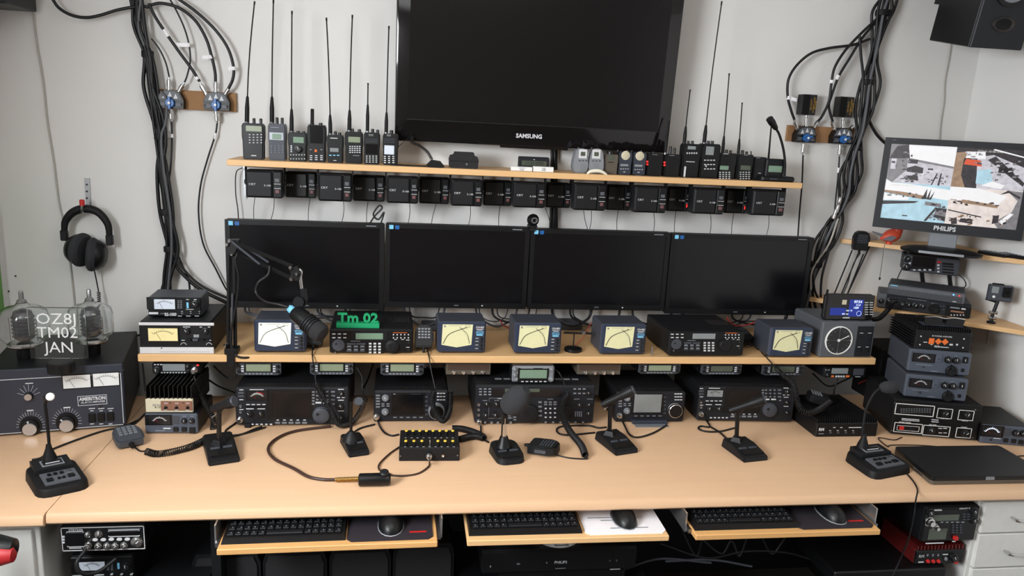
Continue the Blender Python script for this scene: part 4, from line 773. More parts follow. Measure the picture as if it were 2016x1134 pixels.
def vents(d, n=40, y0=.02, y1=.05):
    b = MB()
    for i in range(n):
        for j in range(3): x = -d.W*.42+d.W*.84*i/n; b.box(x, x+.003, y0+j*.01, y0+j*.01+.004, d.H-.0005, d.H+.0004)
    b.obj('vent_holes', 'ink', d.o, kind='stuff')
tx = dict(group='transceivers on the desk')
d = dev('transceiver', 'wide black transceiver with coloured meter and dark screen, left of desk', 'transceiver', C2, (447,428), (1625,420), 20, .285, body='blk', face='face', bev=.004, feet=.006, **tx); F(d, C2, f756(None and C2 or C2, (445, 30), 1, 'screen', 'meterdark')); vents(d)
b = MB(); x, z = d.mm(C2, 670, 100); kk = d.sc(C2)
MB().tube(arcpts(x, z-75*kk, 112*kk, 55, 90, 8, -.0022), .0011, 4).obj('red_scale', 'red', d.o); MB().tube(arcpts(x, z-78*kk, 92*kk, 60, 125, 10, -.0022), .0009, 4).obj('green_scale', 'lcdgreen', d.o)
MB().box(-d.W*.42, -d.W*.36, -.01, .02, -.0, .012, .002).obj('tilt_foot', 'rub', d.o)
d = dev('transceiver', 'wide black transceiver with grey meter, behind the rightmost desk microphone', 'transceiver', B5, (835,1008), (1655,1020), 705, .285, body='blk', face='face', bev=.004, feet=.006, **tx); F(d, B5, f756(B5, (835, 712), .698, 'screen', 'lcdgrey')); vents(d)
def f73(o, s, lcd, dialm):
    g = lambda x, y: (o[0]+(x-578)*s, o[1]+(y-750)*s)
    L = [('P',890,852,290,205,'blk2',.0012,'display_surround'),('D',886,850,262,176,lcd,.002),('G',628,778,628,875,1,5,34,12,'grey'),('K',693,800,28,'grey'),('K',690,918,28,'grey'),('G',672,850,715,868,2,2,26,9,'grey'),('X',617,957,26),('G',1045,790,1045,940,1,5,22,14,'dkgrey'),('G',1145,760,1195,815,3,3,20,8,'print'),('G',775,966,1000,966,5,1,30,8,'grey'),('P',770,768,24,10,'print',.0014,'lettering'),('P',950,768,90,5,'printdim',.0014)]
    out = []
    for e in L:
        if e[0] == 'G': a = g(e[1], e[2]); b = g(e[3], e[4]); out.append(('G',)+a+b+(e[5], e[6], e[7]*s, e[8]*s)+e[9:])
        else: a = g(e[1], e[2]); n = 2 if e[0] in 'DPB' else 1; out.append((e[0],)+a+tuple(v*s if i < n else v for i, v in enumerate(e[3:])))
    return out, g(1130, 905), 66*s
def dial(d, c, px, py, r, ring):
    x, z = d.mm(c, px, py); r *= d.sc(c)
    MB().lathe([(r*1.06, 0), (r*1.06, .008), (r, .010), (r, .02), (r*.95, .021)], 40, Matrix.Translation((x, 0, z)) @ FRONT).obj('dial_ring', ring, d.o)
    knob(d.o, x, z, r*.93, .024, 'blk2', 'dial')
d = dev('transceiver', 'small black touchscreen transceiver with dark screen behind the switch box', 'transceiver', B3, (590,1008), (1225,1003), 742, .24, body='blk', face='face', bev=.005, **tx); fl, dp, dr = f73((578, 750), 1, 'screen', 0); F(d, B3, fl); dial(d, B3, *dp, dr, 'grey'); vents(d, 30)
d = dev('transceiver', 'small black touchscreen transceiver with pale grey screen and chrome dial', 'transceiver', B5, (132,1010), (722,1008), 752, .24, body='blk', face='face', bev=.005, **tx); fl, dp, dr = f73((132, 755), .92, 'lcdgrey', 1); F(d, B5, fl); dial(d, B5, *dp, dr, 'chrome'); vents(d, 30)
MB().box(-.065, .06, -.02, .06, .0, .012, .003).obj('stand_block', 'slate', d.o); MB().box(-.06, .055, -.045, -.01, .0, .002).obj('stand_pad', 'silver', d.o)
d = dev('transceiver', 'largest black transceiver with dense controls in the centre of desk', 'transceiver', B4, (147,1035), (1168,1032), 695, .32, body='blk', face='face', bev=.005, feet=.006, **tx)
F(d, B4, [('D',600,757,600,72,'meterdark',.0012,'display_window'),('P',560,735,300,30,'lcddark',.0016,'display'),('G',200,722,280,770,3,3,24,10,'printdim'),('G',1010,722,1090,760,3,2,24,10,'printdim'),('K',1122,757,22),('K',250,850,26),('K',335,850,26),('K',237,945,26),('K',320,945,26),('J',185,857,14),('J',183,900,14),('J',183,945,14),('X',187,1000,22),
  ('O',610,925,82,'blk',38),('O',930,920,62,'blk',26),('G',712,835,712,950,1,4,28,14,'grey'),('G',760,835,840,855,3,2,26,12,'grey'),('G',760,890,840,965,3,3,16,10,'print'),('K',1048,857,24),('K',1125,857,24),('K',1122,932,24),('G',1015,920,1065,955,4,4,8,8,'printdim'),('G',452,890,452,970,1,5,26,12,'grey'),('G',495,900,495,985,1,5,22,10,'grey'),('G',240,1010,460,1010,5,1,18,14,'grey'),('G',760,1005,1080,1010,6,1,18,10,'printdim'),('T',365,805,12,'YAESU','print'),('G',240,822,340,822,2,1,40,5,'printdim',.0006),('G',800,805,1140,815,4,1,50,5,'printdim',.0006),('R',275,800,480,975,2,'printdim')])
b = MB()
for i in list(range(3))+list(range(7, 10)): b.box(-.13+i*.029, -.13+i*.029+.022, .06, .075, d.H-.0005, d.H+.0005)
b.obj('vent_slots', 'grey', d.o, kind='stuff')
# ================================================================ desk microphones
def deskmic(label, c, fl, fr, bl, stem, top, tail, hd, r=.012, round_=False, foam=False, sm='blk2'):
    A, B, D_ = (az(*q(c, *v), DZ) for v in (fl, fr, bl)); bx = (B-A); by = (D_-A); w, dp = bx.length, by.length
    ang = math.atan2(by.y, by.x)-math.pi/2; t = thing('desk_microphone', label, 'microphone', (A+B)/2, ang, 'desk microphones')
    Mi = Matrix.Rotation(-ang, 4, 'Z'); lp = lambda v: Mi @ (v-t.location)
    w2 = w/2
    bm = bmesh.new(); co = [(-w2, 0, 0), (w2, 0, 0), (w2, dp, 0), (-w2, dp, 0), (-w2*.96, .004, .016), (w2*.96, .004, .016), (w2*.94, dp*.6, .028), (w2*.94, dp-.004, .03), (-w2*.94, dp-.004, .03), (-w2*.94, dp*.6, .028)]
    v = [bm.verts.new(p) for p in co]
    for f in ((0,3,2,1),(0,1,5,4),(4,5,6,9),(9,6,7,8),(2,3,8,7)): bm.faces.new([v[i] for i in f])
    bm.faces.new([v[i] for i in (1,2,7,6,5)]); bm.faces.new([v[i] for i in (3,0,4,9,8)])
    if foam: bmesh.ops.bevel(bm, geom=[e for e in bm.edges if {round(e.verts[0].co.z, 3), round(e.verts[1].co.z, 3)} in ({0, .016}, {0, .03})], offset=.026, segments=4, affect='EDGES', profile=.5)
    bmesh.ops.bevel(bm, geom=bm.edges[:], offset=.002 if foam else .0035, segments=2, affect='EDGES', clamp_overlap=True); MB().bm(bm).obj('base', 'blk', t)
    sl = lambda y: .016+(.012)*min(1, y/(dp*.6))
    bt = MB()
    for i in range(3): yy = dp*(.12+.0*i); 
    bt.add([(-w2*.8, dp*.12, sl(dp*.12)-.001), (w2*.8, dp*.12, sl(dp*.12)-.001), (w2*.8, dp*.28, sl(dp*.28)-.001), (-w2*.8, dp*.28, sl(dp*.28)-.001), (-w2*.8, dp*.12, sl(dp*.12)+.004), (w2*.8, dp*.12, sl(dp*.12)+.004), (w2*.8, dp*.28, sl(dp*.28)+.004), (-w2*.8, dp*.28, sl(dp*.28)+.004)], [(3,2,1,0),(4,5,6,7),(0,1,5,4),(1,2,6,5),(2,3,7,6),(3,0,4,7)])
    bt.obj('talk_bar', 'blk2', t)
    MB().box(-w2*.7, -w2*.1, dp*.36, dp*.42, sl(dp*.4)-.002, sl(dp*.4)+.003, .001).obj('button', 'dkgrey', t); MB().box(w2*.1, w2*.7, dp*.36, dp*.42, sl(dp*.4)-.002, sl(dp*.4)+.003, .001).obj('button', 'dkgrey', t)
    s0 = az(*q(c, *stem), DZ+.04); tp = ay(*q(c, *top), s0.y); a, b = lp(s0), lp(tp)
    if round_: MB().rev((a.x, a.y, .026), (a.x, a.y, .055), [(.026, 0), (.022, .4), (.007, 1)], 20).obj('stem_boot', 'blk', t)
    else: MB().rev((a.x, a.y, .024), (a.x, a.y, .042), [(.024, 0), (.022, .3), (.015, 1)], 4).obj('stem_boot', 'blk', t)
    if foam: MB().rev((a.x, a.y, .03), (a.x, a.y, .062), [(.024, 0), (.017, .5), (.011, 1)], 20).obj('stem_cone', 'blk2', t)
    MB().tube([(a.x, a.y, .03), b], .0085 if foam else .0068 if not round_ else .0045, 8).obj('stem', sm, t)
    m0, m1 = lp(ay(*q(c, *tail), s0.y)), lp(ay(*q(c, *hd), s0.y-.03))
    if foam:
        MB().rev(m0, m1, [(.012, -.1), (.030, .05), (.037, .3), (.038, .55), (.032, .85), (.014, 1.08)], 24).obj('foam_windscreen', 'foam', t)
        MB().box(b.x-.008, b.x+.008, b.y-.008, b.y+.008, b.z-.02, b.z+.012, .002).obj('swivel', 'blk2', t)
    elif round_: MB().rev(m0, m1, [(.012, 0), (.0135, .3), (.0135, .8), (.011, 1)], 20).obj('mic_head', 'dkgrey', t)
    else:
        MB().rev(m0, m1, [(r*.7, 0), (r*.85, .1), (r*.9, .55), (r*1.0, .6), (r*1.25, .78), (r*1.25, .95), (r*.9, 1)], 20).obj('mic_barrel', 'blk', t)
        MB().rev(m0.lerp(m1, .97), m0.lerp(m1, 1.01), [(r*1.15, 0), (r, 1)], 20).obj('mic_grille', 'dkgrey', t)
        MB().tube([b, b.lerp((m0+m1)/2, .6)], .007, 8).obj('clip', 'blk2', t); MB().tube([b, b+Vector((-.02, .0, -.015))], .0015, 5).obj('lever', 'steel', t)
    return t
deskmic('black desk microphone on slab base, left beside the coiled cord', C2, (160,848), (497,795), (95,600), (270,560), (272,270), (200,240), (435,155), .0135)
deskmic('small black desk microphone with slim round stem before the left transceiver', C2, (1625,755), (1850,725), (1530,590), (1650,520), (1652,170), (1720,165), (1735,158), round_=True)
deskmic('black desk microphone in front of the pale-screen transceiver', C4, (345,762), (565,730), (140,600), (290,520), (295,270), (215,275), (520,130), .0125)
deskmic('black desk microphone in front of the right wide transceiver', C4, (1560,828), (1790,800), (1338,665), (1490,580), (1500,340), (1420,330), (1760,220), .0125)
deskmic('desk microphone with large grey foam ball on chrome stem, centre of desk', C3, (1180,662), (1420,645), (1080,520), (1225,470), (1230,260), (1255,190), (1400,40), foam=True, sm='chrome', round_=False)
hand_mic('black hand microphone lying right of the foam-topped desk microphone', az(*q(C3, 1440, 520), DZ)+Vector((.0, -.01, .016)), math.radians(-118), -86, False, size=1.2, th=.75,
  cord=[az(*q(C3, 1590, 540), DZ+.006), az(*q(C3, 1700, 580), DZ+.003), az(*q(C3, 1800, 598), DZ+.003), az(*q(C3, 1915, 600), DZ+.004), az(*q(C3, 1900, 575), DZ+.012)],
  coil=(.0085, 62, [az(*q(C3, 1898, 570), DZ+.012), az(*q(C3, 1860, 480), DZ+.012), ay(*q(C3, 1770, 370), -.55), ay(*q(C3, 1705, 230), -.50), ay(*q(C3, 1715, 130), -.47), ay(*q(C3, 1755, 75), -.45)]),
  ctail=[ay(*q(B4, 950, 770), -.45), ay(*q(B4, 920, 680), -.43), ay(*q(B4, 880, 590), -.42), ay(*q(B4, 840, 555), -.40)])
# ================================================================ microphone switch box with yellow knobs
d = dev('switch_box', 'black box with two rows of yellow-tipped knobs and chrome front socket', 'switch box', C3, (358,630), (860,628), 518, .135, body='blk', face=None, bev=.0015)
knobs_ = [(420,405),(475,405),(530,405),(585,405),(640,405),(695,405),(750,405),(803,405),(415,490),(482,490),(548,490),(680,490),(740,490),(803,490)]
for x, y in knobs_:
    p = az(*q(C3, x, y), DZ+d.H); lp = d.inv @ p
    kb = MB().rev((lp.x, lp.y, d.H), (lp.x, lp.y, d.H+.013), [(.0055, 0), (.005, .7), (.0045, 1)], 12).obj('knob', 'blk2', d.o)
    MB().rev((lp.x, lp.y, d.H+.0125), (lp.x, lp.y, d.H+.0155), [(.0046, 0), (.004, 1)], 12).obj('knob_tip', 'yellow', kb)
p = d.inv @ az(*q(C3, 615, 490), DZ+d.H); MB().tube([(p.x, p.y, d.H), (p.x, p.y-.002, d.H+.018)], .0022, 6).obj('toggle_switch', 'chrome', d.o)
b = MB()
for i in range(9): b.box(-d.W*.42+i*d.W*.1, -d.W*.42+i*d.W*.1+.006, .012, .0135, d.H, d.H+.0004).box(-d.W*.42+i*d.W*.1, -d.W*.42+i*d.W*.1+.006, .075, .0765, d.H, d.H+.0004)
b.obj('legend', 'print', d.o, kind='stuff')
F(d, C3, [('X',608,575,24),('J',722,575,12,'chrome'),('J',370,577,6,'steel'),('J',842,572,6,'steel')])
# flexible brown cord with spring and cylindrical ptt
P = ZP(C2, [(1440,420),(1080,468),(880,545),(785,650),(850,760),(1050,860),(1200,945),(1350,975),(1480,978)], DZ+.005)
t = thing('push_to_talk_switch', 'black cylindrical push-to-talk switch with spring and brown cord', 'switch', P[-1])
MB().tube(spline([p-P[-1] for p in P], 8), .0045, 8).obj('cord', 'brownwire', t, ang=80)
e0, e1 = az(*q(C2, 1490, 978), DZ+.008), az(*q(C2, 1735, 968), DZ+.012); MB().tube(helix([e0-P[-1], e0.lerp(e1, .5)-P[-1], e1-P[-1]], .0055, 18), .0014, 5).obj('spring', 'gold', t, ang=80)
c0, c1 = az(*q(C3, 25, 775), DZ+.018), az(*q(C3, 290, 770), DZ+.018)
MB().rev(c0-P[-1], c1-P[-1], [(.014, 0), (.017, .03), (.0175, .7), (.0165, .72), (.0165, .95), (.012, 1)], 24).obj('barrel', 'blk2', t)
m_ = c0.lerp(c1, .8)-P[-1]; MB().rev(m_+Vector((0, 0, .012)), m_+Vector((0, -.006, .026)), [(.012, 0), (.012, .8), (.008, 1)], 16).obj('push_button', 'blk', t)
cable('thin brown lead looping from the push-to-talk switch to the switch box', ZP(C3, [(290,738),(400,742),(520,722),(600,670),(612,640)], DZ+.003)+[d.o.matrix_world @ Vector((0, 0, 0)) if False else az(*q(C3, 610, 615), DZ+.03)], .0026, 'brownwire')
cable('thin brown lead looping left of the switch box', ZP(C3, [(358,505),(280,560),(200,640),(195,690),(250,712),(300,735)], DZ+.004), .0026, 'brownwire')
# ================================================================ right corner of the desk
d = dev('finned_amplifier', 'black flat amplifier with ribbed top right of the wide transceiver', 'amplifier', B6, (238,1100), (678,1095), 1000, .24, body='finblk', face='blk2', bev=.002)
b = MB()
for i in range(26): x = -d.W/2+.004+i*(d.W-.008)/25; b.box(x-.0014, x+.0014, .004, .24, d.H-.001, d.H+.012)
b.obj('cooling_fins', 'finblk', d.o, kind='stuff')
F(d, B6, [('T',282,1045,22,'RM','print',.0005),('G',280,1075,280,1075,1,1,40,6,'printdim',.0006),('G',375,1030,425,1030,2,1,18,5,'print',.0006),('P',530,1030,110,6,'print'),('G',345,1065,510,1065,4,1,14,14,'dkgrey',.004),('G',345,1052,510,1052,4,1,14,4,'print',.0006)])
hand_mic('black hand microphone lying on the flat ribbed amplifier', d.o.location+Vector((.0, .13, d.H+.028)), math.radians(70), -80, True)
dB = dev('tube_amplifier', 'black amplifier with white-outlined meter, red switch and round knobs', 'amplifier', B8, (210,712), (900,767), 430, .26, body='blk', face='blk2', bev=.002, feet=.004)
d = dB
F(d, N7, [('R',152,588,612,762,9,'white'),('D',383,675,425,112,'meterdark',.0008,'meter'),('G',215,660,570,700,12,3,18,6,'lcdgrey',.002),('R',672,650,838,788,7,'white'),('R',935,672,1102,812,7,'white'),('R',135,825,465,972,7,'white'),('R',168,862,432,945,4,'white'),('R',495,858,805,1010,7,'white'),('R',905,890,1072,1028,7,'white'),
  ('K',752,718,44),('K',1022,735,44),('K',580,925,46),('K',1000,962,46),('B',215,893,52,40,'red',.008,'power_switch'),('B',345,905,60,24,'blk',.006),('G',330,788,330,805,1,2,210,9,'print',.0008),('G',635,797,635,822,1,2,84,10,'print',.0008),('T',262,830,20,'FUNCTION','white'),('T',605,862,18,'ON THE','white'),('T',1003,808,20,'PLATE','white'),('T',993,892,20,'LOAD','white'),('T',750,782,16,'RELATIVE','white'),('G',700,900,760,905,2,1,44,10,'print',.0008),('G',700,955,760,962,2,1,40,8,'print',.0008)])
for x, y in ((1135, 672), (1100, 1020), (135, 588), (95, 930)): xx, zz = d.mm(N7, x, y); MB().lathe([(.0025, 0), (.002, .002)], 8, Matrix.Translation((xx, 0, zz)) @ FRONT).obj('screw', 'steel', d.o)
zt = DZ+dB.H
def psu(label, c, bl, br, top, z, f, kx=1):
    d = dev('power_supply', label, 'power supply', c, bl, br, top, .20, z=z, body='dkgrey', face='psu', bev=.004, feet=.004, group='slate power supplies'); F(d, c, f); return d
pf = lambda dx, dy: [('P',455+dx,345+dy,265,115,'blk2',.001,'meter_surround'),('M',455+dx,345+dy,240,95,'meterdark','print'),('P',305+dx,318+dy,18,115,'dkgrey',.001,'side_slot'),('B',640+dx,350+dy,74,100,'psu',.003,'meter_switch'),('P',640+dx,362+dy,20,26,'ink',.0034,'switch_mark'),('K',752+dx,368+dy,42),('K',852+dx,378+dy,40),('B',966+dx,372+dy,58,78,'blk2',.005,'rocker_switch'),('P',966+dx,375+dy,10,36,'print',.006,'switch_mark'),('O',790+dx,505+dy,64,'blk',34),('B',792+dx,456+dy,20,56,'blk',.018,'knob_pointer'),('B',935+dx,500+dy,36,44,'blk2',.003,'socket'),('P',455+dx,432+dy,190,7,'printdim'),('J',448+dx,458+dy,9,'ink'),('P',585+dx,512+dy,84,8,'printdim'),('G',752+dx,325+dy,852+dx,330+dy,2,1,40,6,'printdim',.0006)]
d2 = psu('slate power supply with large knob, lower of two on the tube amplifier', N7, (240,520), (1012,592), 232, zt, pf(0, 0))
d2.o.location.z = zt
d3 = dev('power_supply', 'slate power supply with large knob, upper of two on the tube amplifier', 'power supply', N7, (275,205), (1060,275), .092, .20, z=zt+d2.H, body='psu', face='psu', bev=.004, feet=.004, group='slate power supplies', W=d2.W); d3.H = d2.H
for ch in list(d3.o.children): bpy.data.objects.remove(ch)
for ch in d2.o.children: copy_tree(ch, d3.o)
zt2 = zt+d2.H*2
# orange-marked linear amplifier on top
d = dev('linear_amplifier', 'black ribbed amplifier with orange squares on top of the power supplies', 'amplifier', B7, (470,975), (985,1010), 800, .19, z=zt2, body='finblk', face='blk2', bev=.002)
F(d, B7, [('P',632,905,48,56,'orange',.0015,'orange_square'),('G',575,915,575,915,1,1,34,7,'print',.0008),('T',730,862,14,'RF POWER AMPLIFIER','print'),('T',680,955,17,'KLV','print',.0004),('P',745,962,90,7,'print'),('P',815,938,30,16,'print'),('P',870,938,18,16,'print'),('P',632,938,20,6,'print')])
for x, y in ((695, 908), (758, 912)):
    xx, zz = d.mm(B7, x, y); s = 31*d.sc(B7); MB().prism([(xx-s, zz), (xx, zz-s), (xx+s, zz), (xx, zz+s)], -.0015, .001).obj('orange_diamond', 'orange', d.o)
for x, y in ((535,860),(525,938),(935,885),(925,967)): xx, zz = d.mm(B7, x, y); MB().lathe([(.0028, 0), (.002, .002)], 8, Matrix.Translation((xx, 0, zz)) @ FRONT).obj('screw', 'print', d.o)
b = MB()
for i in range(24): x = -d.W/2+.004+i*(d.W-.008)/23; b.box(x-.0013, x+.0013, .006, .19, d.H-.001, d.H+.012)
for i in range(7):
    z_ = .008+i*(d.H-.012)/6
    b.box(-d.W/2-.010, -d.W/2+.001, .01, .19, z_-.0014, z_+.0014).box(d.W/2-.001, d.W/2+.010, .01, .19, z_-.0014, z_+.0014)
b.obj('cooling_fins', 'finblk', d.o, kind='stuff')
for sx in (-.6, .6): MB().cyl((sx*d.W/2, .015, -.006), (sx*d.W/2, .015, .002), .012).obj('foot', 'grey', d.o)
ck = thing('safety_glasses', 'dark blue tinted glasses lying folded on the ribbed amplifier', 'glasses', d.o.location+Matrix.Rotation(d.o.rotation_euler.z, 3, 'Z') @ Vector((0, .06, d.H+.0125)), d.o.rotation_euler.z)
for sx in (-1, 1):
    MB().prism([(sx*.005, .006), (sx*.06, .004), (sx*.066, .022), (sx*.055, .034), (sx*.008, .03)][::sx], -.045, -.042).obj('lens', 'screen', ck)
    MB().tube(spline([(sx*.066, -.043, .026), (sx*.07, .0, .02), (sx*.05, .05, .012)], 5), .0025, 6).obj('temple', 'blk2', ck)
MB().tube(spline([(-.066, -.044, .030), (-.03, -.047, .034), (0, -.046, .030), (.03, -.047, .034), (.066, -.044, .030)], 5), .002, 6).obj('frame', 'chrome', ck)
MB().box(-.066, .066, -.043, -.002, .0, .005, .002).obj('cloth', 'slate', ck)
d = dev('power_supply', 'slate power supply with glowing white meter at right desk end', 'power supply', B8, (905,777), (1340,812), 630, .20, W=.158, body='blk', face='psu', bev=.003, group='slate power supplies')
F(d, B8, [('P',1025,685,180,95,'blk2',.001,'meter_surround'),('M',1022,683,150,75,'meterdark','lcdtext'),('P',1145,690,54,70,'dkgrey',.001,'blank_panel'),('K',1210,698,26),('K',1268,703,26),('B',1132,755,34,34,'blk2',.004),('B',1195,762,34,34,'blk2',.004),('B',1252,770,34,36,'blk2',.005),('J',1013,752,7,'ink'),('P',1065,742,56,6,'print')])
# laptop
P4 = [az(*q(B8, *v), DZ+.012) for v in ((540,1085), (1500,1070), (1075,822), (240,832))]
ctr = sum(P4, Vector())/4; t = thing('laptop', 'closed black laptop lying at the right end of the desk', 'laptop', (ctr.x, ctr.y, DZ))
def slab4(P, z0, z1, ins, nm, m, bev=.012):
    bm = bmesh.new(); lo = [bm.verts.new(((p.x-ctr.x)*ins, (p.y-ctr.y)*ins, z0)) for p in P]; hi = [bm.verts.new(((p.x-ctr.x)*ins, (p.y-ctr.y)*ins, z1)) for p in P]
    bm.faces.new(lo[::-1]); bm.faces.new(hi)
    for i in range(4): bm.faces.new((lo[i], lo[(i+1) % 4], hi[(i+1) % 4], hi[i]))
    bmesh.ops.bevel(bm, geom=[e for e in bm.edges if abs(e.verts[0].co.z-e.verts[1].co.z) > 1e-4], offset=bev, segments=4, affect='EDGES', profile=.5); return MB().bm(bm).obj(nm, m, t)
slab4(P4, .002, .013, 1.0, 'base', 'taupe'); slab4(P4, .0135, .023, 1.0, 'lid', 'blk2'); slab4(P4, .0228, .024, .985, 'lid_top', 'blk')
m_ = (P4[0].lerp(P4[1], .48)-ctr); MB().box(m_.x-.014, m_.x+.014, m_.y-.002, m_.y+.008, .014, .0235, .001).obj('latch', 'grey', t)
e_ = P4[0].lerp(P4[3], .3)-ctr; MB().box(e_.x-.0025, e_.x+.004, e_.y-.02, e_.y+.02, .005, .010).obj('side_ports', 'ink', t)
for u in (.1, .9):
    for v in (.1, .9): f_ = P4[0].lerp(P4[1], u).lerp(P4[3].lerp(P4[2], u), v)-ctr; MB().cyl((f_.x, f_.y, 0), (f_.x, f_.y, .003), .006).obj('foot', 'rub', t)
cable('thin black lead trailing off the desk edge by the gooseneck base', [az(*q(C8, 640, 360), DZ+.003), az(*q(C8, 690, 420), DZ+.003), az(*q(C8, 718, 480), DZ+.003), az(*q(C8, 708, 545), DZ+.003), ay(*q(C8, 700, 590), -.966), ay(*q(C8, 690, 680), -.968), ay(*q(C8, 650, 850), -.96), ay(*q(C8, 590, 1000), -.95), ay(*q(C8, 530, 1130), -.95)], .0022, 'wire')
cable('black lead looping behind the laptop to the gooseneck base', ZP(C8, [(600,80),(540,100),(420,85),(490,150),(520,140),(700,140),(860,150),(930,162)], DZ+.003), .0018, 'wire')
cable('black lead at the far right desk edge beside the laptop', ZP(B8, [(1200,920),(1205,895),(1240,882),(1285,880)], DZ+.003), .002, 'wire')
P = ZP(B8, [(1228,935), (1290,930), (1290,965)], DZ+.004); tag(MB().box(P[0].x, P[0].x+.08, P[2].y, P[0].y+.005, DZ, DZ+.014, .004).obj('phone', 'blk2'), 'black phone partly out of frame beside the laptop', 'phone')
# ================================================================ lower corner shelf
RZ = math.radians(-33)
def corner(name, label, cat, c, bl, br, top, depth, zb, **k):
    return dev(name, label, cat, c, bl, br, top, depth, z=zb, **k)
d = corner('stereo_amplifier', 'grey amplifier with round knobs and red display on lower corner shelf', 'amplifier', B7, (128,592), (985,702), 462, .16, LZ, body='dkgrey', face='face', bev=.003)
F(d, B7, [('P',170,525,74,130,'mid',.0015,'side_panel'),('K',162,530,24),('K',245,532,30),('J',362,557,14),('K',418,568,26),('K',482,575,26),('K',548,582,24),('O',658,602,46,'blk2',24),('D',880,630,200,96,'blk2',.0015),('P',850,595,80,16,'grey',.002),('P',872,632,110,18,'brown',.002),('G',815,655,930,668,5,1,10,10,'print',.003),('B',930,606,36,14,'print'),('G',715,580,745,612,2,2,12,12,'dkgrey'),('P',500,520,160,4,'printdim'),('P',655,555,50,4,'printdim')])
za = LZ+d.H
d = corner('stereo_receiver', 'dark receiver with finely slotted grey front and two small lights', 'receiver', B7, (215,468), (935,567), 372, .15, za, body='dkgrey', face='mid', bev=.003)
b = MB()
x0, z0 = d.mm(B7, 228, 450); x1, z1 = d.mm(B7, 920, 500)
for i in range(60): x = x0+(x1-x0)*i/59; b.box(x-.0007, x+.0007, -.0012, .001, d.H*.1, d.H*.62)
b.obj('front_slots', 'blk2', d.o, kind='stuff')
F(d, B7, [('B',838,474,12,12,'blueled'),('B',893,484,12,12,'redled'),('P',845,538,34,10,'print'),('P',285,388,60,8,'ltblue')])
d.o.location.z = za
# action camera on stand
p = az(*q(B7, 1185, 738), LZ); t = thing('action_camera', 'small grey action camera on a jointed stand, lower corner shelf', 'camera', p, math.radians(-30)); kk = (p-CAM).dot(FW)/FPX/B7[2]
hz = lambda y: height_at(p, q(B7, 0, y)[1])
MB().lathe([(36*kk, 0), (38*kk, .004), (30*kk, .008)], 20).obj('base', 'blk2', t)
MB().tube([(0, 0, .004), (.0, 0, hz(660)), (.004, 0, hz(600)), (.008, 0, hz(530))], .006, 8).obj('stand_arm', 'blk', t)
for y in (640, 690): MB().cyl((-.012, 0, hz(y)), (.014, 0, hz(y)), .006).obj('joint_screw', 'chrome', t)
MB().tube([(.004, 0, hz(540)), (-.03, 0, hz(520))], .004, 8).obj('thumb_screw', 'blk2', t)
zc0, zc1 = hz(528), hz(380); w = 100*kk; cxo = .010
MB().box(cxo-w, cxo+w, -.012, .012, zc0, zc1, .004).obj('housing', 'dkgrey', t)
MB().box(cxo+w*.12, cxo+w*.85, -.02, -.010, zc0+(zc1-zc0)*.3, zc1-.004, .003).obj('lens_block', 'blk2', t); MB().lathe([(.006, 0), (.005, .002)], 16, Matrix.Translation((cxo+w*.48, -.02, zc0+(zc1-zc0)*.62)) @ FRONT).obj('lens', 'screen', t)
MB().box(cxo-w*.75, cxo-w*.2, -.0135, -.011, zc0+(zc1-zc0)*.5, zc1-.006).obj('status_display', 'lcdgrey', t); MB().lathe([(.0045, 0), (.0045, .002)], 14, Matrix.Translation((cxo-w*.5, -.012, zc0+(zc1-zc0)*.27)) @ FRONT).obj('shutter_button', 'white', t)
MB().box(cxo-w*.7, cxo+w*.2, -.008, .008, zc1-.001, zc1+.004, .001).obj('latch', 'blk2', t)
# ================================================================ mobile radio hung from upper corner shelf
ZU = U0.z
a, b_ = az(*q(B7, 355, 245), ZU-.10), az(*q(B7, 880, 300), ZU-.10)
d = dev('mobile_radio', 'black mobile radio with dark screen and slotted speaker under upper corner shelf', 'radio', B7, (357,250), (880,305), 95, .10, z=ZU-.105, body='blk', face='dkgrey', bev=.004, fb=.006)
F(d, B7, [('P',560,180,200,130,'blk2',.0012,'display_surround'),('D',558,172,178,88,'screen',.002),('K',405,140,28),('K',400,215,30),('J',430,180,9,'print'),('G',472,232,618,252,4,1,22,12,'print',.003),('B',703,170,36,16,'red'),('G',697,198,694,258,1,3,18,14,'print',.003),('P',785,188,92,20,'blk2',.0014),('T',785,188,14,'Anytone','print'),('G',785,212,785,268,1,3,96,14,'blk2',.0012)])
for sx in (-.42, .42): MB().box(sx*d.W-.003, sx*d.W+.003, .01, .05, d.H-.002, ZU-.016-d.o.location.z).obj('hanging_strap', 'blk', d.o)
MB().tube(spline([(-d.W*.5, .0, .01), (-d.W*.55, -.01, -.02), (-d.W*.58, -.012, -.05), (-d.W*.6, -.014, -.075)], 6), .002).obj('mic_lead', 'wire', d.o, ang=80)
MB().tube(spline([(d.W*.45, .03, .01), (d.W*.62, .02, -.01), (d.W*.68, .03, -.04), (d.W*.5, .04, -.05), (d.W*.3, .05, -.045)], 6), .002).obj('power_lead', 'wire', d.o, ang=80)
for sx in (-.12, .38): MB().tube([(sx*d.W, .06, .005), (sx*d.W+.015, .07, -.05)], .008, 8).obj('cable_leg', 'wire', d.o)
# coil hose from the shelf behind weather station
cable('thick black ribbed hose curving from weather station to lower corner shelf', [ay(*q(B7, 80, 705), -.3), ay(*q(B7, 150, 690), -.3), ay(*q(B7, 230, 610), -.3), ay(*q(B7, 270, 540), -.32), ay(*q(B7, 310, 530), -.32)], .009, 'rub', name='hose')
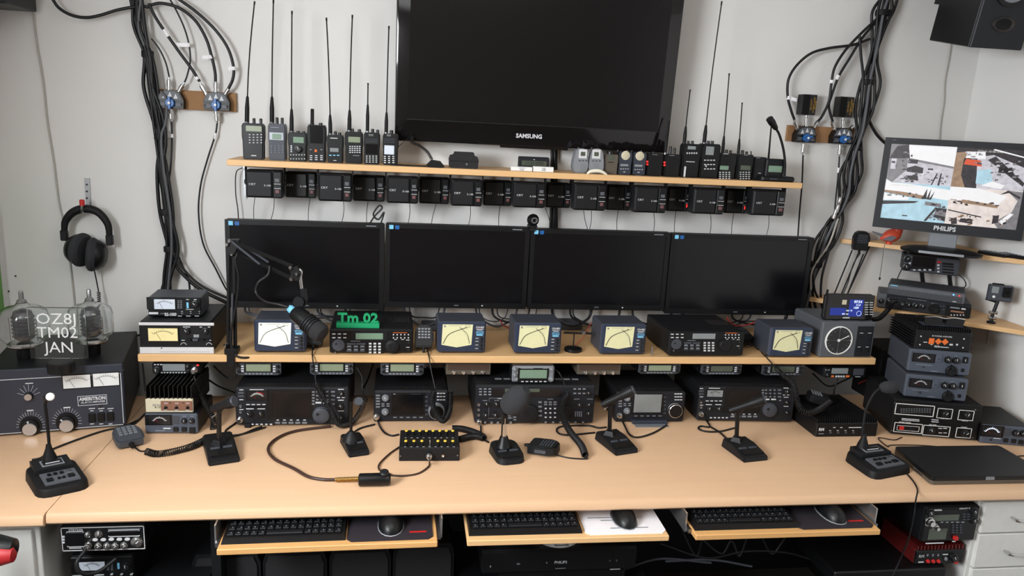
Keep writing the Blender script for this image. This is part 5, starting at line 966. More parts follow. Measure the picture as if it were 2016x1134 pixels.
# ================================================================ camera monitor
a, b_ = ay(1717, 447, -.155), az(2010, 476, ay(1717, 447, -.155).z)
t = thing('security_monitor', 'black monitor showing four camera views on upper corner shelf', 'monitor')
A = ay(1717, 446, -.16); B_ = az(2011, 475, A.z); W = (B_-A).length; ang = math.atan2(B_.y-A.y, B_.x-A.x); mid = (A+B_)/2
H = height_at(A, 270)
dd = Dev(); dd.o = t; t.location = (mid.x, mid.y, ZU); t.rotation_euler = (0, 0, ang); Mw = Matrix.Translation(t.location) @ Matrix.Rotation(ang, 4, 'Z'); dd.inv = Mw.inverted(); dd.W = W; dd.dist = (mid-CAM).dot(FW)
h0 = A.z-ZU; w2 = W/2
MB().box(-w2, w2, .006, .04, h0, h0+H, .006).obj('housing', 'blk', t)
sx0, sz0 = dd.mm(A6, 470, 648); sx1, sz1 = dd.mm(A6, 1000, 100); sxr = w2-.020
SZ0, SZ1 = h0+.036, h0+H-.022; SX0, SX1 = -w2+.022, w2-.022
b = MB().box(-w2, w2, 0, .01, h0, SZ0).box(-w2, w2, 0, .01, SZ1, h0+H).box(-w2, SX0, 0, .01, SZ0, SZ1).box(SX1, w2, 0, .01, SZ0, SZ1); b.obj('bezel', 'face', t)
scr = MB().box(SX0, SX1, .004, .011, SZ0, SZ1).obj('screen', 'screen', t)
text('PHILIPS', .022, 'print', t, 0, -.0008, h0+.017, name='brand_lettering', bold=.0006)
mk('v_sky', (214, 214, 216), .3, emit=.32, var=.05); mk('v_snow', (180, 178, 186), .3, emit=.3, var=.45, scale=60); mk('v_blue', (158, 190, 204), .3, emit=.3, var=.3, scale=40); mk('v_dark', (50, 46, 50), .3, emit=.3, var=.8, scale=70); mk('v_grey', (112, 110, 114), .3, emit=.35, var=.4, scale=60); mk('v_brown', (136, 112, 92), .3, emit=.35, var=.5, scale=60); mk('v_red', (186, 76, 50), .3, emit=.4); mk('v_warm', (204, 194, 190), .3, emit=.3, var=.3, scale=50)
def pic(q0, q1, items):   # flat print of one camera view, coordinates 0..1 inside the quadrant
    x0, z0 = q0; x1, z1 = q1
    for n, (m, polys) in enumerate(items):
        for p in polys: MB().prism([(x0+(x1-x0)*u, z0+(z1-z0)*v) for u, v in p], .0036-.0003*n, .0042-.0003*n).obj('camera_picture', m, scr)
mx_, mz_ = (SX0+SX1)/2-.004, SZ0+(SZ1-SZ0)*.49; R_ = lambda a, b, c, e: [(a, b), (c, b), (c, e), (a, e)]
pic((SX0, mz_), (mx_, SZ1), [('v_sky', [R_(0, 0, 1, 1)]), ('v_snow', [[(.1, 0), (1, 0), (1, .5), (.3, .62)]]), ('v_grey', [[(0, .08), (.1, .0), (.3, .35), (.28, 1), (0, 1)], [(.3, .6), (1, .45), (1, .5), (.3, .66)]]), ('v_dark', [[(0, .62), (.32, .65), (.27, 1), (.1, .95)], R_(.3, .52, .45, .62), [(.3, .3), (.55, .28), (.55, .42), (.42, .47), (.3, .4)], R_(.62, .38, .7, .42), [(.3, .08), (.5, .1), (.48, .22), (.3, .2)], [(.7, 0), (.72, 0), (.78, .3), (.76, .3)], [(.8, 0), (.83, 0), (.84, .32), (.82, .32)]]), ('v_snow', [R_(.04, .35, .12, .62)])])
pic((mx_, mz_), (SX1, SZ1), [('v_dark', [R_(0, 0, 1, 1)]), ('v_snow', [[(.36, .0), (1, .0), (1, .55), (.52, .85), (.3, .78)]]), ('v_brown', [[(0, 0), (.2, 0), (.12, .3), (.12, .7), (.2, .92), (0, .86)]]), ('v_dark', [[(.45, .72), (.98, .12), (1, .2), (.55, .82)], R_(.62, .42, .82, .55), [(.55, .95), (1, .7), (1, .78), (.6, 1)]]), ('v_blue', [[(.34, .12), (.58, .1), (.52, .5), (.33, .45)]]), ('v_red', [[(.13, .58), (.38, .55), (.36, .7), (.15, .72)]]), ('v_sky', [[(.14, .74), (.42, .74), (.4, .92), (.16, .9)], [(.42, .08), (.7, .02), (.74, .12), (.56, .2)], [(.5, .97), (.52, 1), (1, .82), (1, .79)]])])
pic((SX0, SZ0), (mx_, mz_), [('v_blue', [R_(0, 0, 1, 1)]), ('v_sky', [[(0, .78), (1, .62), (1, .9), (.4, .98), (0, 1)], [(.0, .5), (.4, .55), (.4, .62), (0, .7)]]), ('v_brown', [[(0, .72), (.3, .66), (.62, .6), (.62, .7), (.3, .76), (0, .78)]]), ('v_dark', [[(0, .38), (.5, .48), (.56, .54), (0, .48)], [(.82, .15), (1, .05), (1, .4), (.84, .4)], [(.6, .62), (.66, .9), (.67, .62), (.72, .9), (.71, .62), (.78, .84), (.74, .6)], [(.68, .02), (.72, .02), (.86, .4), (.83, .42)], R_(.34, .1, .42, .13)]), ('v_grey', [[(.66, .45), (.9, .42), (.9, .52), (.66, .55)], [(.82, .22), (1, .18), (1, .3), (.84, .33)]])])
pic((mx_, SZ0), (SX1, mz_), [('v_warm', [R_(0, 0, 1, 1)]), ('v_sky', [[(0, .65), (.7, .6), (.8, .85), (.4, 1), (0, 1)]]), ('v_brown', [[(.15, .6), (.7, .52), (.7, .6), (.2, .68)]]), ('v_grey', [[(.68, .15), (.9, .45), (.95, .75), (.78, 1), (1, .98), (1, 0), (.75, 0)]]), ('v_dark', [[(.7, .88), (.8, 1), (.98, .85), (.97, .8), (.82, .94)], [(.66, .1), (.74, .15), (.74, .35), (.66, .3)], [(.02, .36), (.5, .24), (.5, .27), (.02, .39)], [(.2, .08), (.4, .05), (.38, .16), (.22, .18)], [(.1, 0), (.18, .02), (.16, .2), (.08, .15)]]), ('v_sky', [[(.75, .18), (.88, .42), (.93, .4), (.8, .1)]])])
rq = random.Random(11)
def shards(q0, q1, spots, mats_):
    x0, z0 = q0; x1, z1 = q1
    for m in mats_:
        b = MB()
        for u, v, du, dv, n in spots:
            for i in range(n):
                cu, cv = u+rq.uniform(-du, du), v+rq.uniform(-dv, dv); a, c_ = rq.uniform(.006, .035), rq.uniform(.006, .03); k = rq.uniform(-.02, .02)
                p = [(cu-a, cv-c_), (cu+a, cv-c_*.6+k), (cu+a*.6, cv+c_), (cu-a*.8, cv+c_*.7)]
                b.prism([(x0+(x1-x0)*min(1, max(0, e)), z0+(z1-z0)*min(1, max(0, f_))) for e, f_ in p], .0018, .0024)
        b.obj('camera_picture_detail', m, scr, kind='stuff')
shards((SX0, mz_), (mx_, SZ1), [(.45, .2, .2, .16, 12), (.2, .6, .15, .2, 5), (.8, .2, .15, .15, 5)], ('v_dark', 'v_grey'))
shards((mx_, mz_), (SX1, SZ1), [(.72, .45, .22, .3, 10), (.25, .75, .12, .15, 6)], ('v_dark', 'v_grey', 'v_snow'))
shards((SX0, SZ0), (mx_, mz_), [(.85, .3, .13, .22, 12), (.4, .68, .35, .05, 8)], ('v_dark', 'v_grey'))
shards((mx_, SZ0), (SX1, mz_), [(.25, .15, .2, .12, 12), (.4, .6, .35, .06, 10), (.75, .2, .15, .15, 5)], ('v_dark', 'v_brown'))
for x0, z0, s in ((SX0+.03, mz_-.008, '2020-01-10 08:15:42'), (mx_+.07, SZ1-.01, '2020-01-10 08:15:42')): text(s, .009, 'white', scr, x0+.03, .0018, z0, name='time_stamp')
MB().box(-.045, .045, .012, .035, .012, h0+.02, .003).obj('stand_neck', 'grey', t)
MB().lathe([(.13, 0), (.132, .008), (.11, .016), (.05, .022)], 36, Matrix.Scale(.62, 4, (0, 1, 0))).obj('stand_base', 'blk2', t)
MB().box(-.07, .07, -.084, -.079, .004, .012).obj('base_trim', 'silver', t)
text('LED', .006, 'printdim', t, -w2+.03, -.0008, h0+H-.008)
# bird ornament
p = az(1752, 481, ZU); t = thing('bird_figure', 'small red and grey wooden bird ornament by the camera monitor', 'ornament', p, math.radians(-15))
MB().rev((-.035, 0, .02), (.03, 0, .045), [(.004, -.05), (.016, .15), (.024, .4), (.026, .65), (.02, .9), (.008, 1.05)], 20).obj('body', 'bird', t)
MB().rev((.016, 0, .045), (.024, 0, .072), [(.016, -.2), (.02, .3), (.017, .8), (.006, 1.05)], 16).obj('head', 'bird', t)
MB().prism([(-.07, .046), (-.066, .040), (-.03, .024), (-.02, .034), (-.04, .04)], -.006, .006).obj('tail', 'birdgrey', t)
MB().prism([(-.04, .018), (-.005, .016), (.012, .032), (-.01, .036)], -.027, -.022).obj('wing', 'birdgrey', t); MB().rev((.03, 0, .062), (.042, 0, .06), [(.005, 0), (.001, 1)], 8).obj('beak', 'grey', t)
MB().cyl((-.005, 0, 0), (-.005, 0, .02), .012, .01).obj('stand', 'bird', t)
for (x, y), lab, ym in (((1956, 503), 'black remote control on upper corner shelf, left of the pair', 0), ((1995, 507), 'black remote control on upper corner shelf, right of the pair', 0)):
    p = az(x, y, ZU); t = thing('remote_control', lab, 'remote', p, math.radians(20), 'remote controls on the corner shelf')
    MB().box(-.02, .02, -.05, .05, 0, .012, .004).obj('body', 'blk2', t); b = MB()
    for i in range(3):
        for j in range(6): b.box(-.014+i*.011, -.007+i*.011, -.04+j*.014, -.032+j*.014, .0115, .0135)
    b.obj('small_buttons', 'grey', t, kind='stuff')
p = ay(1692, 492, -.05); hand_mic('black hand microphone hung on wall left of the upper corner shelf', p, math.radians(-12), 0, False, size=1.0, cord=[p+Vector((0, -.01, -.01)), ay(1680, 520, -.06), ay(1668, 560, -.06), ay(1650, 600, -.06)])
for i, (a, b_) in enumerate((((1678, 492), (1640, 585)), ((1690, 498), (1652, 590)), ((1717, 474), (1668, 580)), ((1700, 500), (1660, 600)))):
    cable(['antenna whip leaning on wall by the hung microphone, leftmost', 'antenna whip leaning on wall under the hung microphone, second from left', 'long thin antenna whip leaning on wall, furthest right of the whips', 'antenna whip leaning on wall under the hung microphone, third from left'][i], [ay(*a, -.03), ay((a[0]+b_[0])/2, (a[1]+b_[1])/2, -.035), ay(*b_, -.04)], .0028, 'rub', name='antenna_whip', group='antenna whips leaning on the wall')
# ================================================================ wall loudspeaker, top right
P0, P1 = ay(1911, 94, -.36), ay(2010, 99, -.36)
t = thing('bookshelf_speaker', 'black bookshelf loudspeaker mounted high in the right corner', 'speaker', (P0+P1)/2, math.radians(-2)); t.rotation_euler = (math.radians(11), 0, math.radians(-2)); w2 = (P1-P0).length/2
MB().box(-w2, w2, .008, .23, 0, .36, .003).obj('cabinet', 'blk2', t); MB().box(-w2, w2, 0, .012, 0, .36, .003).obj('baffle', 'face', t)
MB().lathe([(w2*.74, 0), (w2*.74, .006), (w2*.6, .006), (w2*.58, .0)], 40, Matrix.Translation((0, 0, .20)) @ FRONT).obj('woofer_surround', 'blk2', t); MB().lathe([(w2*.6, .003), (w2*.25, -.003), (w2*.2, .002), (.004, .006)], 32, Matrix.Translation((0, 0, .20)) @ FRONT).obj('woofer_cone', 'grey', t)
MB().lathe([(.04, 0), (.038, .005), (.03, .002), (.026, -.004)], 30, Matrix.Translation((0, 0, .078)) @ FRONT @ Matrix.Scale(.62, 4, (0, 1, 0))).obj('bass_port', 'ink', t)
MB().lathe([(.026, 0), (.024, .004), (.01, .006)], 24, Matrix.Translation((0, 0, .29)) @ FRONT).obj('tweeter', 'dkgrey', t)
for x in (-.75, .75): MB().lathe([(.003, 0), (.002, .002)], 8, Matrix.Translation((x*w2, 0, .012)) @ FRONT).obj('screw', 'ink', t)
MB().box(-.02, .02, .22, .37, .12, .2).obj('wall_bracket', 'blk', t)
cable('pale speaker wire running down the wall below the corner loudspeaker', [ay(1872, 85, -.006), ay(1868, 115, -.006), ay(1860, 160, -.005), ay(1858, 200, -.006), ay(1852, 240, -.005), ay(1848, 290, -.006)], .0025, 'wirelite')

d = dev('computer_case', 'tall black box standing in the dark behind the power supplies', 'box', None, (1722, 792), (1792, 800), 688, .16, Y=-.26, zb=DZ, body='blk', face='blk2', bev=.004)
MB().box(-d.W*.3, d.W*.3, -.001, .001, d.H*.82, d.H*.86).obj('drive_slot', 'face', d.o)
# ================================================================ below the desk
UZ = DZ-.03
def tray(label, c, bl, br, m, kb, pad, mouse, padm, mousem, klab, mlab, padlab, Y=-1.0, rails=True, z=.655, dull=False):
    A, B_ = az(*q(c, *bl), z), az(*q(c, *br), z); mid = (A+B_)/2; ang = math.atan2(B_.y-A.y, B_.x-A.x); W = (B_-A).length
    t = thing('keyboard_tray', label, 'tray', mid, ang, 'pull-out keyboard trays'); w2 = W/2
    MB().box(-w2, w2, 0, .30, 0, .016, .002).obj('board', m, t)
    if rails:
        for s in (-1, 1):
            MB().box(s*(w2+.006)-.004, s*(w2+.006)+.004, .03, .30, .004, .016).obj('slide_rail', 'steel', t); MB().box(s*(w2+.012)-.002, s*(w2+.012)+.002, .045, .30, .0, UZ-z).obj('side_bracket', 'alu', t)
    top = z+.016; Rm = Matrix.Rotation(ang, 3, 'Z')
    # keyboard
    k = thing('keyboard', klab, 'keyboard', mid+Rm @ Vector((w2*kb[0], .022, .016)), ang, 'keyboards on the trays'); kw = W*kb[1]/2
    bm = MB(); vs = [(-kw, 0, 0), (kw, 0, 0), (kw, .15, 0), (-kw, .15, 0), (-kw+.003, .004, .012), (kw-.003, .004, .012), (kw-.003, .15, .024), (-kw+.003, .15, .024)]
    bm.add(vs, [(3,2,1,0),(4,5,6,7),(0,1,5,4),(1,2,6,5),(2,3,7,6),(3,0,4,7)]).obj('case', 'blk2', k)
    n = 15; pitch = (kw*2-.02)/n; unit = MB().box(-pitch*.43, pitch*.43, -.0075, .0075, 0, .006, .0015).mesh('key', 'blk'); pr = MB().box(-.0016, .0016, -.0014, .0014, .006, .0063).mesh('legend', 'printdim')
    for r in range(5):
        i = 0
        while i < n:
            x = -kw+.01+pitch*(i+.5); y = .022+r*.022; zz = .012+.012*(y-.004)/.146
            if r == 0 and i == 5:
                ko = link('key', MB().box(-pitch*2.4, pitch*2.4, -.0075, .0075, 0, .006, .0015).mesh('key', 'blk'), k); ko.location = (x+pitch*2, y, zz-.001); i += 5; continue
            ko = link('key', unit, k); ko.location = (x, y, zz-.001)
            if r < 3: lg = link('key_legend', pr, ko); lg.location = (random.uniform(-.003, .003), 0, 0)
            i += 1
    # mouse pad and mouse
    p0, p1 = pad; x0, x1 = w2*p0, w2*p1
    po = thing('mouse_pad', padlab, 'mouse pad', mid+Rm @ Vector(((x0+x1)/2, .012, .016)), ang); h = (x1-x0)/2
    MB().prism([(-h+.012, 0), (h-.012, 0), (h, .012), (h, .22), (-h, .22), (-h, .012)], -.003, 0, Matrix.Rotation(math.radians(90), 4, 'X') @ Matrix.Scale(-1, 4, (0, 1, 0)) @ Matrix.Scale(1, 4) if False else Matrix(((1, 0, 0, 0), (0, 0, 1, 0), (0, -1, 0, 0), (0, 0, 0, 1)))).obj('pad', padm, po)
    if padm == 'pad': MB().box(h*.45, h*.85, .03, .037, .0028, .0034).obj('red_print', 'red', po)
    else: MB().box(-h*.8, h*.3, .08, .084, .003, .0034).box(-h*.5, h*.2, .065, .069, .003, .0034).box(-h*.35, h*.6, .025, .029, .003, .0034).obj('print_lines', 'printdim', po)
    mo = thing('computer_mouse', mlab, 'mouse', mid+Rm @ Vector((w2*mouse, .03, .0195)), ang, 'mice on the trays')
    bm = bmesh.new(); bmesh.ops.create_uvsphere(bm, u_segments=18, v_segments=12, radius=1)
    for v in bm.verts: v.co = Vector((v.co.x*.032*(1+.15*abs(v.co.y)), .055+v.co.y*.058, max(0, v.co.z)*.036))
    MB().bm(bm).obj('shell', mousem, mo, ang=60)
    bm = bmesh.new(); bmesh.ops.create_uvsphere(bm, u_segments=18, v_segments=8, radius=1)
    for v in bm.verts: v.co = Vector((v.co.x*.0335*(1+.15*abs(v.co.y)), .055+v.co.y*.0595, max(0, v.co.z)*.010))
    MB().bm(bm).obj('side_trim', 'silver', mo, ang=60)
    MB().tube(spline([(0, .11, .008), (-.01, .15, .01), (-.03, .19, .006)], 6), .002).obj('mouse_cord', 'wire', mo, ang=80)
    return t
tray('pine keyboard tray on metal slides, left below the desk', C5, (248,427), (1872,365), 'pine', (-.42, .56), (.15, .96), .56, 'pad', 'blk2', 'black keyboard on the left pine tray', 'grey-black mouse on the left pine tray', 'black mouse pad with red print on the left tray', rails=True)
tray('plain beech keyboard tray in the middle below the desk', C6, (160,388), (1762,345), 'shelf', (-.42, .56), (.17, .99), .62, 'paper', 'blk2', 'black keyboard on the middle beech tray', 'grey-black mouse on the white pad of the middle tray', 'white printed mouse pad on the middle tray', rails=False)
tray('pine keyboard tray on white brackets, right below the desk', C7, (280,422), (1745,378), 'pine', (-.42, .56), (.12, .97), .62, 'pad', 'blk2', 'black keyboard on the right pine tray', 'grey-black mouse on the right pine tray', 'black mouse pad on the right tray')
# CB radio hung under the desk
d = dev('cb_radio', 'chrome-trimmed CB radio with round chrome knobs hung under the desk', 'radio', N8, (100,575), (1870,530), 92, .16, Y=-.93, body='blk', face='blk2', bev=.003)
F(d, N8, [('R',102,100,1868,535,14,'trim'),('R',215,175,605,490,12,'trim'),('D',410,330,370,290,'screen',.0015),('R',1090,145,1755,270,14,'trim'),('D',1422,208,630,95,'screen',.0015),('K',670,235,60,'chrome',60),('K',900,225,75,'chrome',60),('X',690,450,80),('K',890,470,72,'chrome',70),('K',1070,470,72,'chrome',70),('K',1240,470,72,'chrome',70),('K',1430,460,72,'chrome',70),('K',1690,390,112,'chrome',70),('G',160,280,160,400,1,3,52,34,'print',.002),('T',420,148,52,'STRYKER','print'),('P',1430,120,640,12,'printdim'),('P',410,522,240,16,'print')])
for x, y in ((825,340),(995,338),(1163,330),(1330,330),(1495,328)):
    xx, zz = d.mm(N8, x, y); kk = d.sc(N8); MB().lathe([(34*kk, 0), (34*kk, .002), (22*kk, .002)], 18, Matrix.Translation((xx, 0, zz)) @ FRONT @ Matrix.Scale(1.6, 4, (1, 0, 0))).obj('push_button', 'trim', d.o)
xx, zz = d.mm(N8, 690, 460); MB().tube(spline([(xx, -.02, zz), (xx-.012, -.045, zz-.02), (xx, -.05, zz-.045), (xx+.03, -.03, zz-.055), (xx+.06, .0, zz-.04)], 8), .005, 8).obj('mic_cord', 'wire', d.o, ang=80)
MB().box(-d.W/2-.003, -d.W/2, .05, .1, d.H*.3, UZ-d.o.location.z).obj('bracket', 'blk', d.o); MB().box(d.W/2, d.W/2+.003, .05, .1, d.H*.3, UZ-d.o.location.z).obj('bracket', 'blk', d.o)
d = dev('swr_meter', 'black SWR meter in the dark below the CB radio', 'meter', N8, (330,1300), (1640,1290), 720, .12, Y=-.85, body='blk', face='blk2')
F(d, N8, [('M',760,890,500,200,'meterblue'),('P',1310,890,46,140,'ltblue',.002,'indicator'),('K',1480,890,85),('G',1090,830,1170,970,2,5,40,14,'printdim',.0006),('P',900,1080,200,30,'print'),('G',1180,1060,1590,1060,3,1,60,30,'blk',.005),('G',1180,1050,1590,1050,3,1,50,10,'print',.007),('P',450,1095,200,20,'print')])
zsh = d.o.location.z
tag(MB().box(-.82, -.495, -.93, -.55, zsh-.02, zsh-.001, .002).obj('lower_shelf_board', 'blk'), 'dark shelf board below the SWR meter under the desk', 'shelf')
# four slanted black speakers
mkk = [(375,512,1095,'leftmost'),(516,643,1090,'second'),(648,770,1084,'third'),(774,895,1075,'rightmost')]
for x0, x1, yt, nm in mkk:
    Y = -.78; a, b_ = ay(x0, yt, Y), ay(x1, yt, Y); w2 = (b_.x-a.x)/2
    t = thing('extension_speaker', 'black slanted communication speaker under the desk, %s of four' % nm, 'speaker', ((a.x+b_.x)/2, Y, a.z-.16), 0, 'speakers below the left tray')
    MB().prism([(-w2, 0), (w2, 0), (w2, .13), (w2*.88, .16), (-w2*.88, .16), (-w2, .13)], .006, .14).obj('cabinet', 'blk', t); MB().prism([(-w2*.9, .006), (w2*.9, .006), (w2*.9, .125), (w2*.8, .15), (-w2*.8, .15), (-w2*.9, .125)], 0, .007).obj('grille', 'weave', t)
zsp = ay(400, 1095, -.78).z-.16
tag(MB().box(-.46, .30, -.84, -.5, min(zsp, .40)-.02, min(zsp, .40)-.0005, .002).obj('lower_shelf_board', 'blk'), 'dark shelf board under the four slanted speakers', 'shelf')
# disc player, router and lower box
d = dev('disc_player', 'black disc player with silver lettering under the middle tray', 'disc player', C6, (275,610), (1500,560), 432, .25, Y=-.86, body='blk', face='blk2', bev=.004, fb=.006)
F(d, C6, [('T',903,512,24,'PHILIPS','print'),('P',900,560,84,4,'printdim'),('T',568,525,16,'BD','printdim'),('P',792,516,8,12,'printdim'),('J',1292,497,7,'steel'),('J',1345,495,7,'steel'),('P',345,545,10,18,'printdim')])
zt = d.o.location.z+d.H; yd = -.86
p = az(*q(C6, 912, 415), zt); t = thing('wireless_router', 'white rounded router lying on the disc player', 'router', (p.x, yd+.07, zt)); MB().lathe([(.062, 0), (.066, .008), (.066, .022), (.056, .03)], 28, Matrix.Scale(1.05, 4, (1, 0, 0))).obj('shell', 'white', t); MB().box(-.02, .02, -.068, -.063, .010, .013).obj('logo', 'grey', t)
d2 = dev('satellite_box', 'black set-top box below the disc player', 'set-top box', C6, (400,800), (1400,780), 625, .24, Y=-.84, body='blk', face='blk2', bev=.003); F(d2, C6, [('P',1330,612,84,16,'print'),('P',800,612,380,6,'printdim')])
d2.o.location.z = d.o.location.z-d2.H-.001
zq = d2.o.location.z; tag(MB().box(.18, .75, -.86, -.5, zq-.02, zq-.001, .002).obj('lower_shelf_board', 'blk'), 'dark shelf board under the set-top box', 'shelf')
# right: radio, panel and red amplifier
d = dev('cb_radio', 'black all-mode radio with big chrome mic plug under the right desk', 'radio', C8, (740,880), (1150,870), 615, .18, Y=-.93, body='blk', face='blk2', bev=.004)
F(d, C8, [('P',965,675,420,100,'blk',.002,'upper_panel'),('K',805,650,32),('K',1140,640,30),('K',1138,708,28),('D',930,690,220,50,'lcddark',.0032),('X',800,715,38),('X',842,752,24),('P',872,632,62,10,'print',.003),('T',1075,622,16,'GRANT II','print'),('G',1068,660,1100,700,2,3,22,10,'dkgrey',.004),('G',900,722,1060,722,5,1,22,8,'printdim',.003),('G',985,745,1045,800,3,4,16,10,'dkgrey',.003),('D',870,815,150,90,'lcddark',.0015),('B',1000,840,30,30,'red',.01,'red_button'),('P',850,885,150,8,'print',.001),('P',995,872,26,6,'print',.001)])
dz_ = d.o.location.z
MB().box(-d.W/2-.003, -d.W/2, .05, .1, d.H*.5, UZ-dz_).obj('bracket', 'blk', d.o); MB().box(d.W/2, d.W/2+.003, .05, .1, d.H*.5, UZ-dz_).obj('bracket', 'blk', d.o)
d = dev('linear_amplifier', 'red ribbed amplifier with three red buttons under the right radio', 'amplifier', C8, (695,1052), (1060,1045), 945, .17, Y=-.92, body='redamp', face='blk2', bev=.003)
F(d, C8, [('T',748,985,24,'RM','print'),('P',745,1028,44,10,'print'),('K',795,1020,14,'red'),('K',835,1020,14,'red'),('K',875,1020,14,'red'),('K',988,990,30),('B',1008,1025,26,24,'red',.006),('G',795,975,875,975,3,1,12,18,'printdim',.0008),('P',930,970,44,8,'print'),('B',930,1000,16,26,'grey',.006)])
b = MB()
for i in range(14): x = -d.W/2+.006+i*(d.W-.012)/13; b.box(x-.0018, x+.0018, .004, .17, d.H-.001, d.H+.014)
b.obj('cooling_fins', 'redamp', d.o, kind='stuff')
zz = d.o.location.z; tag(MB().box(1.26, 1.62, -.94, -.55, zz-.045, zz-.0005, .004).obj('lower_device', 'blk2'), 'black low box beneath the red ribbed amplifier', 'box')
# drawer cabinets
def drawers(label, x0, x1, y0, tops, hx):
    t = thing('drawer_cabinet', label, 'cabinet', ((x0+x1)/2, y0, 0)); w2 = (x1-x0)/2
    MB().box(-w2, w2, .012, .5, .02, UZ-.004, .002).obj('body', 'cabinet', t)
    for z0, z1 in tops:
        dr = MB().box(-w2+.014, w2-.014, 0, .014, z0, z1, .002).obj('drawer', 'cabinet', t)
        zc = (z0+z1)/2; MB().tube(spline([(hx-.05, 0, zc), (hx-.045, -.025, zc), (hx+.045, -.025, zc), (hx+.05, 0, zc)], 4), .004, 8).obj('handle', 'chrome', dr)
    MB().box(-w2+.01, w2-.01, .02, .48, 0, .021).obj('plinth', 'blk', t)
p = ay(75, 1060, -.93); drawers('white drawer cabinet at the far left under the desk', XL+.01, p.x, -.93, [(.46, .68), (.25, .45), (.03, .24)], 0)
p = ay(1915, 1010, -.93); drawers('white drawer cabinet at the far right under the desk', max(p.x, 1.70), XR-.02, -.93, [(.59, .69), (.475, .585), (.36, .47), (.03, .355)], -.07)
# chair armrest edge at far left
p = ay(0, 1080, -1.15); t = thing('chair_armrest', 'red and black chair armrest end at the left picture edge', 'chair', p)
MB().rev((-.16, 0, 0), (.035, 0, .0), [(.02, 0), (.03, .3), (.03, .8), (.02, .97), (.006, 1)], 20).obj('pad', 'blk2', t); MB().rev((-.16, -.012, -.006), (.036, -.012, -.008), [(.018, 0), (.024, .4), (.024, .85), (.016, .98), (.004, 1)], 20).obj('red_trim', 'armred', t)
MB().tube([(-.12, 0, -.01), (-.14, .02, -p.z+.2)], .014, 8).obj('post', 'blk2', t)
MB().box(-.36, -.02, -.3, -.02, -p.z, -p.z+.2, .06).obj('seat_base', 'blk2', t)
# cables in the dark under the desk
for i, pts in enumerate(([(1330,1010),(1350,1060),(1372,1095),(1385,1040)], [(1380,1060),(1420,1090),(1440,1065),(1455,1095),(1470,1060)], [(1500,1060),(1520,1090),(1545,1060)], [(1300,1070),(1390,1098),(1470,1085),(1560,1090),(1640,1120)], [(1310,1105),(1400,1102),(1480,1115)], [(1230,1120),(1300,1100),(1400,1108)])):
    cable(['thin cable drooping in a loop right of the middle tray', 'cable loops hanging below the right tray, left group', 'cable loop hanging below the right tray, right group', 'long cable sagging across the dark below the right tray', 'grey cable lying low beside the disc player', 'cable curving from the disc player to the right'][i], [ay(x, y, -.75) for x, y in pts], .004, 'wire' if i < 4 else 'dkgrey')
# ================================================================ left wall: headphones, hook, cords, coax switches
p = ay(168, 412, -.02); t = thing('wall_hook', 'slotted metal hook strip with red tip on the left wall', 'hook', ay(171, 380, 0))
g = lambda x, y, Y: ay(*q(A7, x, y), Y)-t.location
a, b_ = g(510, 32, -.004), g(512, 205, -.004); MB().box(a.x-.008, a.x+.008, -.005, -.001, b_.z, a.z).obj('strip', 'steel', t)
for y in (70, 110, 150): c_ = g(510, y, -.006); MB().lathe([(.0035, 0), (.0035, .0008)], 10, Matrix.Translation((c_.x, -.0052, c_.z)) @ FRONT).obj('slot', 'ink', t)
MB().tube(spline([g(512, 195, -.006), g(505, 215, -.03), g(488, 232, -.05), g(482, 215, -.065), g(482, 180, -.068)], 6), .005, 8).obj('hook_arm', 'steel', t, ang=80); c_ = g(482, 172, -.068); MB().rev(c_+Vector((0, 0, -.012)), c_+Vector((0, 0, .008)), [(.008, 0), (.008, .9), (.006, 1)], 12).obj('red_tip', 'red', t)
H0 = ay(*q(A7, 508, 470), -.05); t = thing('headphones', 'black over-ear headphones hanging on the metal wall hook', 'headphones', H0)
g = lambda x, y, Y: ay(*q(A7, x, y), Y)-H0
arc = spline([g(378, 345, -.05), g(385, 285, -.05), g(430, 232, -.05), g(500, 212, -.05), (g(575, 232, -.05)), g(632, 300, -.05), g(645, 380, -.05)], 6)
MB().tube(arc, [.010+.004*math.sin(math.pi*i/(len(arc)-1)) for i in range(len(arc))], 8).obj('headband', 'rub', t, ang=80)
for x, y, tx, ty in ((378, 368, 405, 440), (645, 395, 605, 480)):
    c_ = g(x, y, -.05); MB().box(c_.x-.011, c_.x+.011, c_.y-.009, c_.y+.009, c_.z-.018, c_.z+.018, .003).obj('slider', 'blk', t); MB().tube([c_, g(tx, ty, -.06)], .0022, 6).obj('yoke_wire', 'chrome', t)
c_ = g(508, 468, -.06)
for sg in (-1, 1):
    ax = Vector((sg*.96, .22, -.10*sg)).normalized(); cc = c_+Vector((sg*.002, 0, -.006*sg))
    MB().rev(cc+ax*.026, cc+ax*.060, [(.052, 0), (.050, .3), (.040, .75), (.022, 1)], 28).obj('ear_cup', 'blk2', t)
    MB().rev(cc, cc+ax*.028, [(.046, 0), (.056, .25), (.058, .6), (.052, 1)], 22).obj('ear_cushion', 'foam', t)
MB().tube(spline([g(552, 560, -.05), g(568, 640, -.04), g(580, 700, -.04)], 6), .0022).obj('cord', 'wire', t, ang=80); MB().tube(helix([g(580, 700, -.04), g(585, 800, -.05), g(597, 880, -.06), g(602, 980, -.08)], .0055, 26), .0014, 5).obj('coiled_cord', 'wire', t, ang=80)
cable('grey wall cord hanging down behind the headphones', [ay(*q(A1, x, y), -.005) for x, y in ((180, -10), (200, 200), (240, 450), (265, 680), (300, 900), (330, 1134))]+[ay(*q(A7, x, y), -.005) for x, y in ((385, 330), (395, 420), (420, 600), (440, 790), (440, 900))], .0028, 'wirelite')
tag(MB().box(XL, XL+.006, -.30, -.045, 1.0, 1.42).obj('wall_poster', 'poster'), 'green picture on the side wall at the left edge', 'poster')
